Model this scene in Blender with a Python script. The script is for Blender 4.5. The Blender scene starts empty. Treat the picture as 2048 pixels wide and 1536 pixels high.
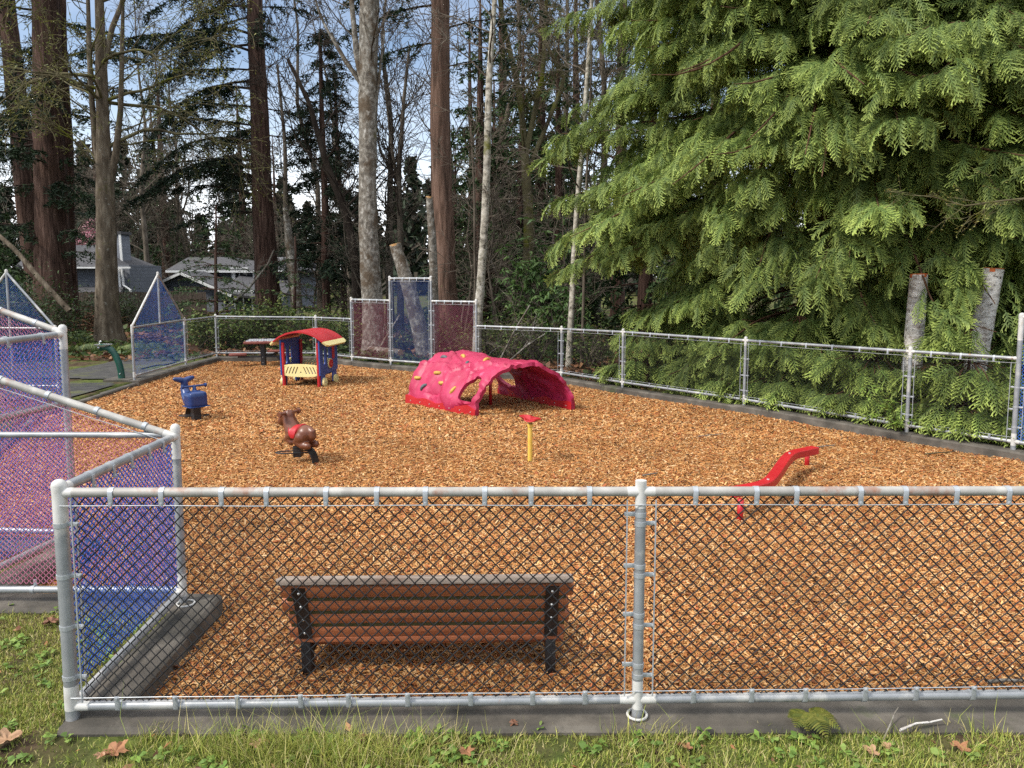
import bpy, bmesh, math, random
import numpy as np
from mathutils import Vector, Matrix, noise, Euler
R = math.radians
PI = math.pi
random.seed(7)
RNG = np.random.default_rng(11)
SC = bpy.context.scene
COL = SC.collection

# ------------------------------------------------------------------ camera
F = 1450.0
H = 1.95
PITCH = math.atan2(218, F)
cam_d = bpy.data.cameras.new("camera")
cam = bpy.data.objects.new("camera", cam_d)
COL.objects.link(cam)
cam.location = (0, 0, H)
cam.rotation_euler = (PI / 2 - PITCH, 0, 0)
cam_d.sensor_width = 36
cam_d.lens = F / 2048 * 36
cam_d.clip_end = 1000
cam_d.clip_start = 0.05
SC.camera = cam

def ray(u, v):
    x = (u - 1024) / F; y = -(v - 768) / F
    c, s = math.cos(PITCH), math.sin(PITCH)
    return Vector((x, c + y * s, -s + y * c))

def gp(u, v, z=0.0):
    d = ray(u, v); t = (z - H) / d.z
    return Vector((d.x * t, d.y * t, z))

def at(u, v, Y):
    d = ray(u, v); t = Y / d.y
    return Vector((d.x * t, Y, H + d.z * t))

LEAN = 0.054         # the ground rises gently away, so plumb posts lean back a little against it
def hz(u, v, p):      # height of a post point seen at pixel (u, v) above ground point p
    z = at(u, v, p.y + .05).z
    return at(u, v, p.y + LEAN * z).z

def proj(p):
    c, s = math.cos(PITCH), math.sin(PITCH); x, y, z = p[0], p[1], p[2] - H
    d = y * c - z * s; h = y * s + z * c
    return 1024 + F * x / d, 768 - F * h / d

def px(Y):            # metres per photo pixel at distance Y
    return Y * math.cos(PITCH) / F

# ------------------------------------------------------------------ object helpers
def tag(o, label=None, cat=None, group=None, kind=None):
    if label: o["label"] = label
    if cat: o["category"] = cat
    if group: o["group"] = group
    if kind: o["kind"] = kind
    return o

def thing(name, label, cat, loc=(0, 0, 0), rotz=0, group=None):
    o = bpy.data.objects.new(name, None)
    COL.objects.link(o)
    o.location = loc; o.rotation_euler = (0, 0, rotz)
    o.empty_display_size = 0.1
    return tag(o, label, cat, group)

def link_mesh(name, me, mats, parent=None):
    o = bpy.data.objects.new(name, me)
    COL.objects.link(o)
    for m in (mats if isinstance(mats, (list, tuple)) else [mats]):
        me.materials.append(m)
    if parent is not None: o.parent = parent
    return o

def np_mesh(name, V, Fc, mat, parent=None, col=None, smooth=False, uv=None, loops=None):
    """V (n,3); Fc: int array (m,k) or list of such arrays"""
    me = bpy.data.meshes.new(name)
    V = np.asarray(V, dtype=np.float32)
    fl = Fc if isinstance(Fc, list) else [Fc]
    fl = [np.asarray(f, dtype=np.int32) for f in fl if len(f)]
    nl = sum(f.size for f in fl); nf = sum(len(f) for f in fl)
    me.vertices.add(len(V)); me.vertices.foreach_set("co", V.ravel())
    me.loops.add(nl); me.loops.foreach_set("vertex_index", np.concatenate([f.ravel() for f in fl]))
    me.polygons.add(nf)
    tot = np.concatenate([np.full(len(f), f.shape[1], np.int32) for f in fl])
    st = np.concatenate([[0], np.cumsum(tot)[:-1]]).astype(np.int32)
    me.polygons.foreach_set("loop_start", st)
    me.polygons.foreach_set("loop_total", tot)
    me.polygons.foreach_set("use_smooth", np.full(nf, smooth, dtype=bool))
    if col is not None:
        a = me.attributes.new("tint", "FLOAT_COLOR", "POINT")
        c = np.ones((len(V), 4), np.float32); c[:, :3] = col
        a.data.foreach_set("color", c.ravel())
    me.update(calc_edges=True)
    return link_mesh(name, me, mat, parent)

def frames(P):
    P = np.asarray(P, float); n = len(P)
    T = np.zeros_like(P)
    T[1:-1] = P[2:] - P[:-2]; T[0] = P[1] - P[0]; T[-1] = P[-1] - P[-2]
    T /= np.maximum(np.linalg.norm(T, axis=1, keepdims=True), 1e-9)
    A = np.zeros_like(P); B = np.zeros_like(P)
    a = np.array([0, 0, 1.0]) if abs(T[0, 2]) < 0.9 else np.array([0, 1.0, 0])
    for i in range(n):
        a = a - T[i] * a.dot(T[i]); l = np.linalg.norm(a)
        if l < 1e-6:
            a = np.array([1.0, 0, 0]) - T[i] * T[i, 0]; l = np.linalg.norm(a)
        a = a / l
        A[i] = a; B[i] = np.cross(T[i], a)
    return T, A, B

class MB:
    """collects geometry for ONE mesh"""
    def __init__(s):
        s.v = []; s.f = []; s.n = 0
    def add(s, V, Fs):
        V = [tuple(map(float, p)) for p in V]
        s.v += V
        s.f += [tuple(int(i) + s.n for i in f) for f in Fs]
        s.n += len(V)
        return s
    def box(s, c, d, rot=None, taper=1.0):
        x, y, z = d[0] / 2, d[1] / 2, d[2] / 2
        V = [Vector((i * x * (taper if k > 0 else 1), j * y * (taper if k > 0 else 1), k * z)) for k in (-1, 1) for j in (-1, 1) for i in (-1, 1)]
        if rot is not None: V = [rot @ p for p in V]
        V = [p + Vector(c) for p in V]
        return s.add(V, [(0, 2, 3, 1), (4, 5, 7, 6), (0, 1, 5, 4), (2, 6, 7, 3), (0, 4, 6, 2), (1, 3, 7, 5)])
    def bbox(s, c, d, b=0.01, rot=None):
        """box with chamfered edges"""
        bm = bmesh.new()
        bmesh.ops.create_cube(bm, size=1)
        for v in bm.verts: v.co = Vector((v.co.x * d[0], v.co.y * d[1], v.co.z * d[2]))
        bmesh.ops.bevel(bm, geom=bm.edges[:], offset=b, segments=2, affect='EDGES', profile=0.5)
        bm.verts.index_update()
        V = [v.co.copy() for v in bm.verts]
        if rot is not None: V = [rot @ p for p in V]
        V = [p + Vector(c) for p in V]
        Fs = [[v.index for v in f.verts] for f in bm.faces]
        bm.free()
        return s.add(V, Fs)
    def tube(s, P, r, sides=8, caps=True, closed=False, flat=1.0):
        P = np.asarray([tuple(p) for p in P], float); n = len(P)
        r = np.full(n, r) if np.isscalar(r) else np.asarray(r, float)
        if closed:
            Q = np.vstack([P[-1], P, P[0]]); T, A, B = frames(Q); A, B = A[1:-1], B[1:-1]
        else:
            T, A, B = frames(P)
        th = np.arange(sides) * 2 * PI / sides
        V = P[:, None, :] + r[:, None, None] * (np.cos(th)[None, :, None] * A[:, None, :] + flat * np.sin(th)[None, :, None] * B[:, None, :])
        Fs = []
        for i in range(n if closed else n - 1):
            i2 = (i + 1) % n
            for k in range(sides):
                k2 = (k + 1) % sides
                Fs.append((i * sides + k, i * sides + k2, i2 * sides + k2, i2 * sides + k))
        if caps and not closed:
            Fs.append(tuple(range(sides))[::-1]); Fs.append(tuple((n - 1) * sides + k for k in range(sides)))
        return s.add(V.reshape(-1, 3), Fs)
    def cyl(s, p0, p1, r0, r1=None, sides=16):
        return s.tube([p0, p1], [r0, r0 if r1 is None else r1], sides)
    def sphere(s, c, r, seg=12, rings=8, sc=(1, 1, 1)):
        V = []; Fs = []
        for i in range(rings + 1):
            ph = PI * i / rings
            for k in range(seg):
                th = 2 * PI * k / seg
                V.append((c[0] + r * sc[0] * math.sin(ph) * math.cos(th), c[1] + r * sc[1] * math.sin(ph) * math.sin(th), c[2] + r * sc[2] * math.cos(ph)))
        for i in range(rings):
            for k in range(seg):
                k2 = (k + 1) % seg
                Fs.append((i * seg + k, (i + 1) * seg + k, (i + 1) * seg + k2, i * seg + k2))
        return s.add(V, Fs)
    def lathe(s, prof, c=(0, 0, 0), seg=20):
        V = []; Fs = []
        for r, z in prof:
            for k in range(seg):
                th = 2 * PI * k / seg
                V.append((c[0] + r * math.cos(th), c[1] + r * math.sin(th), c[2] + z))
        n = len(prof)
        for i in range(n - 1):
            for k in range(seg):
                k2 = (k + 1) % seg
                Fs.append((i * seg + k, i * seg + k2, (i + 1) * seg + k2, (i + 1) * seg + k))
        Fs.append(tuple(range(seg))[::-1]); Fs.append(tuple((n - 1) * seg + k for k in range(seg)))
        return s.add(V, Fs)
    def plate(s, outline, holes, t, M=None):
        """flat plate with cut-outs: outline and holes are 2-D polygons; thickness t"""
        cu = bpy.data.curves.new("plate", 'CURVE'); cu.dimensions = '2D'; cu.fill_mode = 'BOTH'
        cu.extrude = t / 2; cu.bevel_depth = min(0.003, t / 5); cu.bevel_resolution = 1
        for pts in [outline] + list(holes):
            sp = cu.splines.new('POLY'); sp.points.add(len(pts) - 1); sp.use_cyclic_u = True
            for q, p in zip(sp.points, pts): q.co = (p[0], p[1], 0, 1)
        ob = bpy.data.objects.new("plate", cu); COL.objects.link(ob)
        dg = bpy.context.evaluated_depsgraph_get()
        me = bpy.data.meshes.new_from_object(ob.evaluated_get(dg))
        V = [v.co.copy() for v in me.vertices]; Fs = [tuple(p.vertices) for p in me.polygons]
        bpy.data.objects.remove(ob); bpy.data.curves.remove(cu); bpy.data.meshes.remove(me)
        if M is not None: V = [M @ p for p in V]
        return s.add(V, Fs)
    def build(s, name, mat, parent=None, origin=None, smooth=False, angle=None):
        me = bpy.data.meshes.new(name)
        V = s.v
        if origin is not None:
            ox, oy, oz = origin; V = [(x - ox, y - oy, z - oz) for x, y, z in V]
        me.from_pydata(V, [], s.f); me.update()
        if smooth or angle:
            me.polygons.foreach_set("use_smooth", [True] * len(me.polygons))
            if angle: me.set_sharp_from_angle(angle=R(angle))
        return link_mesh(name, me, mat, parent)

def dup(o, loc=None, parent=None):
    c = o.copy(); COL.objects.link(c)
    if loc is not None: c.location = loc
    if parent is not None: c.parent = parent
    return c

def copy_tree(o, parent=None):
    c = o.copy(); COL.objects.link(c)
    if parent is not None: c.parent = parent
    for ch in list(o.children): copy_tree(ch, c)
    return c

def eval_mesh(ob):
    dg = bpy.context.evaluated_depsgraph_get(); dg.update()
    return bpy.data.meshes.new_from_object(ob.evaluated_get(dg))

def blob(name, prims, mat, parent, voxel=0.01, smooth_it=6):
    """one continuous smooth body out of overlapping balls and tapered limbs"""
    mb = MB()
    for p in prims:
        if p[0] == 's':
            _, c, r, sc = p[:4]
            m2 = MB(); m2.sphere((0, 0, 0), r, 20, 14, sc)
            rot = Euler(p[4]).to_matrix() if len(p) > 4 else Matrix.Identity(3)
            mb.add([rot @ Vector(v) + Vector(c) for v in m2.v], m2.f)
        elif p[0] == 'c':
            _, P, rr = p
            mb.tube(P, rr, 14)
            for q, r in ((P[0], rr[0]), (P[-1], rr[-1])): mb.sphere(q, r * 0.98, 14, 10)
        elif p[0] == 'b':
            mb.bbox(p[1], p[2], p[3], Euler(p[4]).to_matrix() if len(p) > 4 else None)
    ob = mb.build("tmp", mat)
    md = ob.modifiers.new("r", 'REMESH'); md.mode = 'VOXEL'; md.voxel_size = voxel
    md = ob.modifiers.new("s", 'SMOOTH'); md.factor = 0.5; md.iterations = smooth_it
    me = eval_mesh(ob); me.name = name
    bpy.data.objects.remove(ob)
    me.materials.clear()
    me.polygons.foreach_set("use_smooth", [True] * len(me.polygons))
    return link_mesh(name, me, mat, parent)

# ------------------------------------------------------------------ materials
def new_mat(name):
    m = bpy.data.materials.new(name); m.use_nodes = True
    nt = m.node_tree
    return m, nt, nt.nodes["Principled BSDF"]

def nd(nt, typ, **kw):
    n = nt.nodes.new(typ)
    for k, v in kw.items(): setattr(n, k, v)
    return n

def ramp(nt, stops, interp='LINEAR'):
    n = nt.nodes.new("ShaderNodeValToRGB"); cr = n.color_ramp; cr.interpolation = interp
    while len(cr.elements) < len(stops): cr.elements.new(0.5)
    for e, (p, c) in zip(cr.elements, stops):
        e.position = p; e.color = (c[0], c[1], c[2], 1) if not np.isscalar(c) else (c, c, c, 1)
    return n

def noise_mat(name, stops, scale=5, detail=8, rough=0.6, stretch=(1, 1, 1), bump=0.0, bscale=None, metal=0.0, spec=0.5, second=None, rough_n=0.55, coord="Object", bdist=0.02):
    """noise-driven colour, optional second overlay (color, scale, lo, hi) of stains/moss, optional bump"""
    m, nt, b = new_mat(name); L = nt.links
    tc = nd(nt, "ShaderNodeTexCoord"); mp = nd(nt, "ShaderNodeMapping"); mp.inputs["Scale"].default_value = stretch
    L.new(tc.outputs[coord], mp.inputs["Vector"])
    n1 = nd(nt, "ShaderNodeTexNoise"); n1.inputs["Scale"].default_value = scale; n1.inputs["Detail"].default_value = detail; n1.inputs["Roughness"].default_value = rough_n
    L.new(mp.outputs[0], n1.inputs["Vector"])
    rp = ramp(nt, stops); L.new(n1.outputs["Fac"], rp.inputs[0])
    out = rp.outputs[0]
    for sec in (second or []):
        c, sc_, lo, hi = sec
        n2 = nd(nt, "ShaderNodeTexNoise"); n2.inputs["Scale"].default_value = sc_; n2.inputs["Detail"].default_value = 7; n2.inputs["Roughness"].default_value = 0.65
        L.new(tc.outputs[coord], n2.inputs["Vector"])
        r2 = ramp(nt, [(lo, 0.0), (hi, 1.0)]); L.new(n2.outputs["Fac"], r2.inputs[0])
        mx = nd(nt, "ShaderNodeMix", data_type='RGBA'); L.new(r2.outputs[0], mx.inputs[0]); L.new(out, mx.inputs[6]); mx.inputs[7].default_value = (*c, 1)
        out = mx.outputs[2]
    L.new(out, b.inputs["Base Color"])
    b.inputs["Roughness"].default_value = rough; b.inputs["Metallic"].default_value = metal
    b.inputs["Specular IOR Level"].default_value = spec
    if bump:
        n3 = nd(nt, "ShaderNodeTexNoise"); n3.inputs["Scale"].default_value = bscale or scale; n3.inputs["Detail"].default_value = 8; n3.inputs["Roughness"].default_value = 0.65
        L.new(mp.outputs[0], n3.inputs["Vector"])
        bp = nd(nt, "ShaderNodeBump"); bp.inputs["Strength"].default_value = bump; bp.inputs["Distance"].default_value = bdist
        L.new(n3.outputs["Fac"], bp.inputs["Height"]); L.new(bp.outputs[0], b.inputs["Normal"])
    return m

def tint_mat(name, rough=0.6, trans=0.0, mul=(1, 1, 1), spec=0.3, nscale=0):
    """colour comes from the mesh's per-leaf 'tint' attribute"""
    m, nt, b = new_mat(name); L = nt.links
    at_ = nd(nt, "ShaderNodeAttribute", attribute_name="tint")
    b.inputs["Roughness"].default_value = rough; b.inputs["Specular IOR Level"].default_value = spec
    L.new(at_.outputs["Color"], b.inputs["Base Color"])
    if trans:
        t = nd(nt, "ShaderNodeBsdfTranslucent"); L.new(at_.outputs["Color"], t.inputs["Color"])
        mx = nd(nt, "ShaderNodeMixShader"); mx.inputs[0].default_value = trans
        L.new(b.outputs[0], mx.inputs[1]); L.new(t.outputs[0], mx.inputs[2])
        L.new(mx.outputs[0], nt.nodes["Material Output"].inputs["Surface"])
    return m

M = {}
M['galv'] = noise_mat('galvanised_steel', [(0.3, (0.22, 0.23, 0.24)), (0.7, (0.34, 0.35, 0.36))], 9, rough=0.45, metal=0.35, stretch=(1, 1, 1),
                      second=[((0.46, 0.45, 0.43), 4, 0.54, 0.64), ((0.28, 0.15, 0.08), 7, 0.66, 0.76)], bump=0.08, bscale=60, bdist=0.004)
M['rail_top'] = noise_mat('weathered_rail', [(0.3, (0.25, 0.235, 0.215)), (0.7, (0.40, 0.385, 0.355))], 7, rough=0.6, metal=0.15,
                      second=[((0.45, 0.435, 0.40), 3, 0.53, 0.62), ((0.27, 0.135, 0.085), 5, 0.54, 0.66)], bump=0.12, bscale=50, bdist=0.004)
M['white'] = noise_mat('white_paint', [(0.3, (0.42, 0.405, 0.375)), (0.6, (0.55, 0.54, 0.51))], 14, rough=0.6, second=[((0.35, 0.27, 0.18), 12, 0.62, 0.74)], bump=0.15, bscale=40, bdist=0.004)
M['clip'] = noise_mat('zinc_clip', [(0.3, (0.34, 0.36, 0.38)), (0.7, (0.48, 0.50, 0.52))], 30, rough=0.5, metal=0.5)
M['wire_black'] = noise_mat('black_vinyl_wire', [(0.3, (0.006, 0.006, 0.007)), (0.7, (0.016, 0.016, 0.017))], 30, rough=0.6, spec=0.25)
M['wire_blue'] = noise_mat('blue_vinyl_wire', [(0.3, (0.018, 0.075, 0.36)), (0.7, (0.045, 0.15, 0.56))], 25, rough=0.5)
M['wire_pink'] = noise_mat('magenta_vinyl_wire', [(0.3, (0.38, 0.075, 0.15)), (0.7, (0.55, 0.19, 0.29))], 25, rough=0.5)
M['wire_navy'] = noise_mat('dark_blue_vinyl_wire', [(0.3, (0.012, 0.03, 0.11)), (0.7, (0.03, 0.06, 0.2))], 25, rough=0.5)
M['wire_maroon'] = noise_mat('maroon_vinyl_wire', [(0.3, (0.10, 0.015, 0.035)), (0.7, (0.20, 0.04, 0.08))], 25, rough=0.5)
M['concrete'] = noise_mat('old_concrete', [(0.25, (0.05, 0.043, 0.034)), (0.5, (0.092, 0.079, 0.063)), (0.75, (0.17, 0.15, 0.122))], 4, rough=0.85, detail=12,
                      second=[((0.03, 0.028, 0.022), 2.2, 0.5, 0.68), ((0.05, 0.065, 0.018), 1.6, 0.60, 0.72)], bump=0.35, bscale=45, bdist=0.01)
M['asphalt'] = noise_mat('mossy_asphalt', [(0.3, (0.025, 0.024, 0.022)), (0.7, (0.06, 0.056, 0.05))], 6, rough=0.9, detail=12, second=[((0.075, 0.08, 0.022), 1.3, 0.5, 0.64)], bump=0.3, bscale=80, bdist=0.01)
M['plastic_pink'] = noise_mat('pink_plastic', [(0.35, (0.33, 0.012, 0.052)), (0.65, (0.42, 0.020, 0.078))], 2.5, rough=0.5, second=[((0.66, 0.11, 0.20), 6, 0.60, 0.76), ((0.36, 0.03, 0.06), 9, 0.66, 0.8)], bump=0.10, bscale=25)
M['red'] = noise_mat('red_paint', [(0.35, (0.38, 0.009, 0.013)), (0.65, (0.46, 0.016, 0.020))], 3, rough=0.42, second=[((0.46, 0.07, 0.06), 15, 0.66, 0.8)], bump=0.05, bscale=60, bdist=0.003)
M['blue'] = noise_mat('blue_plastic', [(0.35, (0.022, 0.055, 0.24)), (0.65, (0.035, 0.075, 0.29))], 3, rough=0.42, second=[((0.06, 0.09, 0.25), 12, 0.6, 0.8)], bump=0.05, bscale=40)
M['whale_blue'] = noise_mat('whale_blue', [(0.35, (0.010, 0.030, 0.12)), (0.65, (0.015, 0.042, 0.16))], 4, rough=0.32, second=[((0.05, 0.08, 0.2), 12, 0.62, 0.8)], bump=0.05, bscale=40)
M['brown'] = noise_mat('brown_plastic', [(0.35, (0.115, 0.036, 0.016)), (0.65, (0.16, 0.055, 0.026))], 5, rough=0.36, second=[((0.2, 0.09, 0.05), 14, 0.62, 0.8)], bump=0.06, bscale=40)
M['cream'] = noise_mat('cream_plastic', [(0.35, (0.74, 0.62, 0.26)), (0.65, (0.80, 0.69, 0.33))], 4, rough=0.5, second=[((0.55, 0.45, 0.2), 12, 0.64, 0.8)])
M['yellow'] = noise_mat('yellow_paint', [(0.35, (0.68, 0.43, 0.06)), (0.65, (0.76, 0.52, 0.11))], 6, rough=0.5, second=[((0.5, 0.3, 0.08), 14, 0.62, 0.8)])
M['hold_y'] = noise_mat('yellow_hold', [(0.35, (0.42, 0.23, 0.035)), (0.65, (0.54, 0.32, 0.06))], 20, rough=0.6)
M['hold_g'] = noise_mat('grey_hold', [(0.35, (0.05, 0.06, 0.07)), (0.65, (0.10, 0.11, 0.12))], 20, rough=0.6)
M['black'] = noise_mat('black_metal', [(0.35, (0.008, 0.008, 0.009)), (0.65, (0.022, 0.022, 0.024))], 12, rough=0.42, second=[((0.05, 0.04, 0.035), 18, 0.64, 0.8)])
M['bolt'] = noise_mat('bolt_steel', [(0.3, (0.5, 0.5, 0.48)), (0.7, (0.7, 0.7, 0.68))], 30, rough=0.4, metal=0.6)
M['bench_wood'] = noise_mat('stained_bench_wood', [(0.25, (0.24, 0.068, 0.026)), (0.5, (0.36, 0.115, 0.044)), (0.75, (0.44, 0.155, 0.062))], 9, rough=0.6, stretch=(0.22, 4, 4), second=[((0.09, 0.035, 0.018), 5, 0.58, 0.74)], bump=0.15, bscale=20)
M['bench_grey'] = noise_mat('weathered_bench_wood', [(0.25, (0.12, 0.085, 0.065)), (0.5, (0.24, 0.19, 0.155)), (0.75, (0.34, 0.29, 0.25))], 9, rough=0.8, stretch=(0.2, 4, 4), second=[((0.15, 0.06, 0.03), 3.5, 0.55, 0.72)], bump=0.3, bscale=20)
M['moss_gap_wood'] = noise_mat('mossy_gap_shade', [(0.3, (0.05, 0.05, 0.015)), (0.7, (0.10, 0.09, 0.03))], 25, rough=0.9)  # moss green, also painting the dark of the gaps between bench slats
M['green'] = noise_mat('dark_green_enamel', [(0.35, (0.004, 0.05, 0.032)), (0.65, (0.007, 0.068, 0.045))], 5, rough=0.35)
M['steel'] = noise_mat('stainless_steel', [(0.35, (0.55, 0.56, 0.56)), (0.65, (0.7, 0.7, 0.7))], 8, rough=0.3, metal=0.8)
M['table_red'] = noise_mat('red_brown_slab', [(0.35, (0.14, 0.035, 0.025)), (0.65, (0.22, 0.065, 0.045))], 12, rough=0.65)
def bark(name, c0, c1, c2, scale=7, st=(1, 1, 0.14), bump=0.9, second=None, rough=0.95, bdist=0.05):
    return noise_mat(name, [(0.3, c0), (0.52, c1), (0.72, c2)], scale, 9, rough, st, bump=bump, bscale=scale * 1.3, spec=0.15, second=second, bdist=bdist)
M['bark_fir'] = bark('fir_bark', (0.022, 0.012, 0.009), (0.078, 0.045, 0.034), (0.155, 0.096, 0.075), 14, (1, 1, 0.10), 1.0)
M['bark_fir2'] = bark('sunlit_fir_bark', (0.045, 0.028, 0.02), (0.145, 0.088, 0.064), (0.23, 0.15, 0.115), 12, (1, 1, 0.10), 1.0)  # paler copy of the fir bark with sunlight painted into the colour
M['bark_alder'] = bark('alder_bark', (0.065, 0.055, 0.045), (0.20, 0.18, 0.15), (0.44, 0.42, 0.38), 12, (1, 1, 0.7), 0.6, [((0.10, 0.075, 0.052), 2.6, 0.50, 0.60), ((0.10, 0.10, 0.02), 1.6, 0.62, 0.74)])
M['bark_maple'] = bark('maple_bark', (0.05, 0.038, 0.026), (0.115, 0.09, 0.064), (0.21, 0.175, 0.13), 9, (1, 1, 0.25), 0.6, [((0.30, 0.29, 0.25), 9, 0.62, 0.72), ((0.085, 0.085, 0.016), 2.0, 0.58, 0.74)])
M['bark_birch'] = bark('birch_bark', (0.08, 0.07, 0.055), (0.36, 0.33, 0.27), (0.55, 0.52, 0.46), 7, (1, 1, 1.4), 0.3, [((0.05, 0.042, 0.03), 9, 0.58, 0.66), ((0.13, 0.13, 0.035), 1.8, 0.56, 0.7)])
M['bark_paper'] = bark('white_birch_bark', (0.28, 0.25, 0.22), (0.56, 0.53, 0.49), (0.68, 0.655, 0.62), 11, (1, 1, 1.6), 0.5, [((0.20, 0.16, 0.13), 4, 0.55, 0.66), ((0.05, 0.042, 0.035), 22, 0.58, 0.64)])
M['bark_grey'] = bark('grey_twig_bark', (0.045, 0.036, 0.027), (0.105, 0.086, 0.066), (0.18, 0.15, 0.12), 5, (1, 1, 0.5), 0.3)
M['bark_dark'] = bark('dark_branch_bark', (0.014, 0.010, 0.008), (0.035, 0.026, 0.02), (0.06, 0.046, 0.036), 6, (1, 1, 0.3), 0.5)
M['bark_moss'] = bark('mossy_branch_bark', (0.05, 0.04, 0.025), (0.11, 0.095, 0.05), (0.17, 0.155, 0.085), 3, (1, 1, 0.5), 0.4, [((0.11, 0.115, 0.014), 1.2, 0.52, 0.62)])
M['bark_cedar'] = bark('cedar_bark', (0.035, 0.018, 0.010), (0.10, 0.052, 0.03), (0.17, 0.095, 0.06), 10, (1, 1, 0.08), 0.9)
M['cut_wood'] = noise_mat('fresh_cut_wood', [(0.3, (0.42, 0.22, 0.08)), (0.7, (0.58, 0.36, 0.16))], 14, rough=0.8)
M['cut_orange'] = noise_mat('orange_cut_alder', [(0.3, (0.40, 0.075, 0.016)), (0.7, (0.52, 0.14, 0.035))], 14, rough=0.8)
M['leaf'] = tint_mat('leaf_tint', 0.55, 0.25)
M['cedar_leaf'] = tint_mat('cedar_leaf_tint', 0.6, 0.28)
M['needle'] = tint_mat('needle_tint', 0.7, 0.1, spec=0.2)
M['chip'] = tint_mat('chip_tint', 0.75, 0.0, spec=0.25)
M['dry'] = tint_mat('dry_leaf_tint', 0.7, 0.2)
# ------------------------------------------------------------------ play-area outline (metres, ground level z=0)
def xy(p): return Vector((p.x, p.y, 0))
A1 = gp(146, 1434); A2 = gp(366, 1204)
FM = gp(1274, 1432)
fd = (FM - A1)
FR = A1 + fd * 2.45
FR2 = A1 + fd * 2.0
D5 = gp(150, 1084)
B3 = Vector((gp(0, 1154).x - 0.035, A2.y + 0.01, 0))
E6 = D5 + Vector((-1.5, 0.12, 0))
F1 = gp(269, 759); F2 = gp(372, 729); F3 = gp(434, 713); F4 = gp(633, 713)
Q1 = gp(704.7, 721); Q2 = gp(782, 728.5); Q3 = gp(863.8, 735); Q4 = gp(953, 741)
R1 = gp(1122.8, 754); R2 = gp(1245, 774); R3 = gp(1488, 810); R4 = gp(1813, 864); R5 = gp(2026, 898)
S1 = R5 + Vector((0.95, -1.25, 0)); S2 = R5 + Vector((1.5, -3.3, 0))
W6 = gp(70, 822)
POLY = [A1, A2, B3, D5, E6, W6, F1, F2, F3, F4, Q1, Q2, Q3, Q4, R1, R2, R3, R4, R5, S1, S2, FR]
PXY = np.array([[p.x, p.y] for p in POLY])
CHIP_Z = -0.12

def inside(X, Y):
    X = np.asarray(X); Y = np.asarray(Y); c = np.zeros(X.shape, bool); n = len(PXY)
    for i in range(n):
        x1, y1 = PXY[i]; x2, y2 = PXY[(i + 1) % n]
        k = ((y1 > Y) != (y2 > Y)) & (X < (x2 - x1) * (Y - y1) / (y2 - y1 + 1e-12) + x1)
        c ^= k
    return c

def edge_dist(X, Y, skip=()):
    X = np.asarray(X, float); Y = np.asarray(Y, float); d = np.full(X.shape, 1e9); n = len(PXY)
    for i in range(n):
        if i in skip: continue
        a = PXY[i]; b = PXY[(i + 1) % n]; ab = b - a
        t = np.clip(((X - a[0]) * ab[0] + (Y - a[1]) * ab[1]) / ab.dot(ab), 0, 1)
        d = np.minimum(d, np.hypot(X - a[0] - t * ab[0], Y - a[1] - t * ab[1]))
    return d

def vnoise(X, Y, s, seed=0.0):
    """cheap smooth 2-D noise from sines"""
    a = np.sin(X * 1.7 / s + 1.3 + seed) * np.cos(Y * 1.3 / s + .7 * seed) + 0.6 * np.sin((X * 2.3 + Y * 3.1) / s + seed * 2.1) + 0.5 * np.sin((X * 4.1 - Y * 3.7) / s + seed) + 0.3 * np.cos((X * 7.3 + Y * 6.1) / s)
    return a / 2.4

def ground_z(X, Y):
    X = np.asarray(X, float); Y = np.asarray(Y, float)
    d = edge_dist(X, Y)
    z = -0.035 + 0.02 * vnoise(X, Y, 0.9) * np.clip(d * 2, 0, 1)
    far = np.clip((d - 1.0) / 6, 0, 1) * (Y > 6)
    z = z + far * (0.10 * vnoise(X, Y, 4.0, 2.0) + 0.06)
    return z

# ------------------------------------------------------------------ ground sheet
def grid_axis(a, b, step, far):
    core = np.arange(a, b + 1e-6, step)
    ext = []; s = step; x = b
    while x < far: s *= 1.35; x += s; ext.append(x)
    ext2 = []; s = step; x = a
    while x > -far: s *= 1.35; x -= s; ext2.append(x)
    return np.concatenate([ext2[::-1], core, ext])
gx = grid_axis(-11, 9, 0.09, 260); gy = grid_axis(1.5, 18.5, 0.09, 260)
GX, GY = np.meshgrid(gx, gy)
GZ = ground_z(GX, GY)
ins = inside(GX, GY)
GZ = np.where(ins, -0.4, GZ)
nx, ny = len(gx), len(gy)
idx = np.arange(nx * ny).reshape(ny, nx)
quads = np.stack([idx[:-1, :-1], idx[:-1, 1:], idx[1:, 1:], idx[1:, :-1]], -1).reshape(-1, 4)

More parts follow.
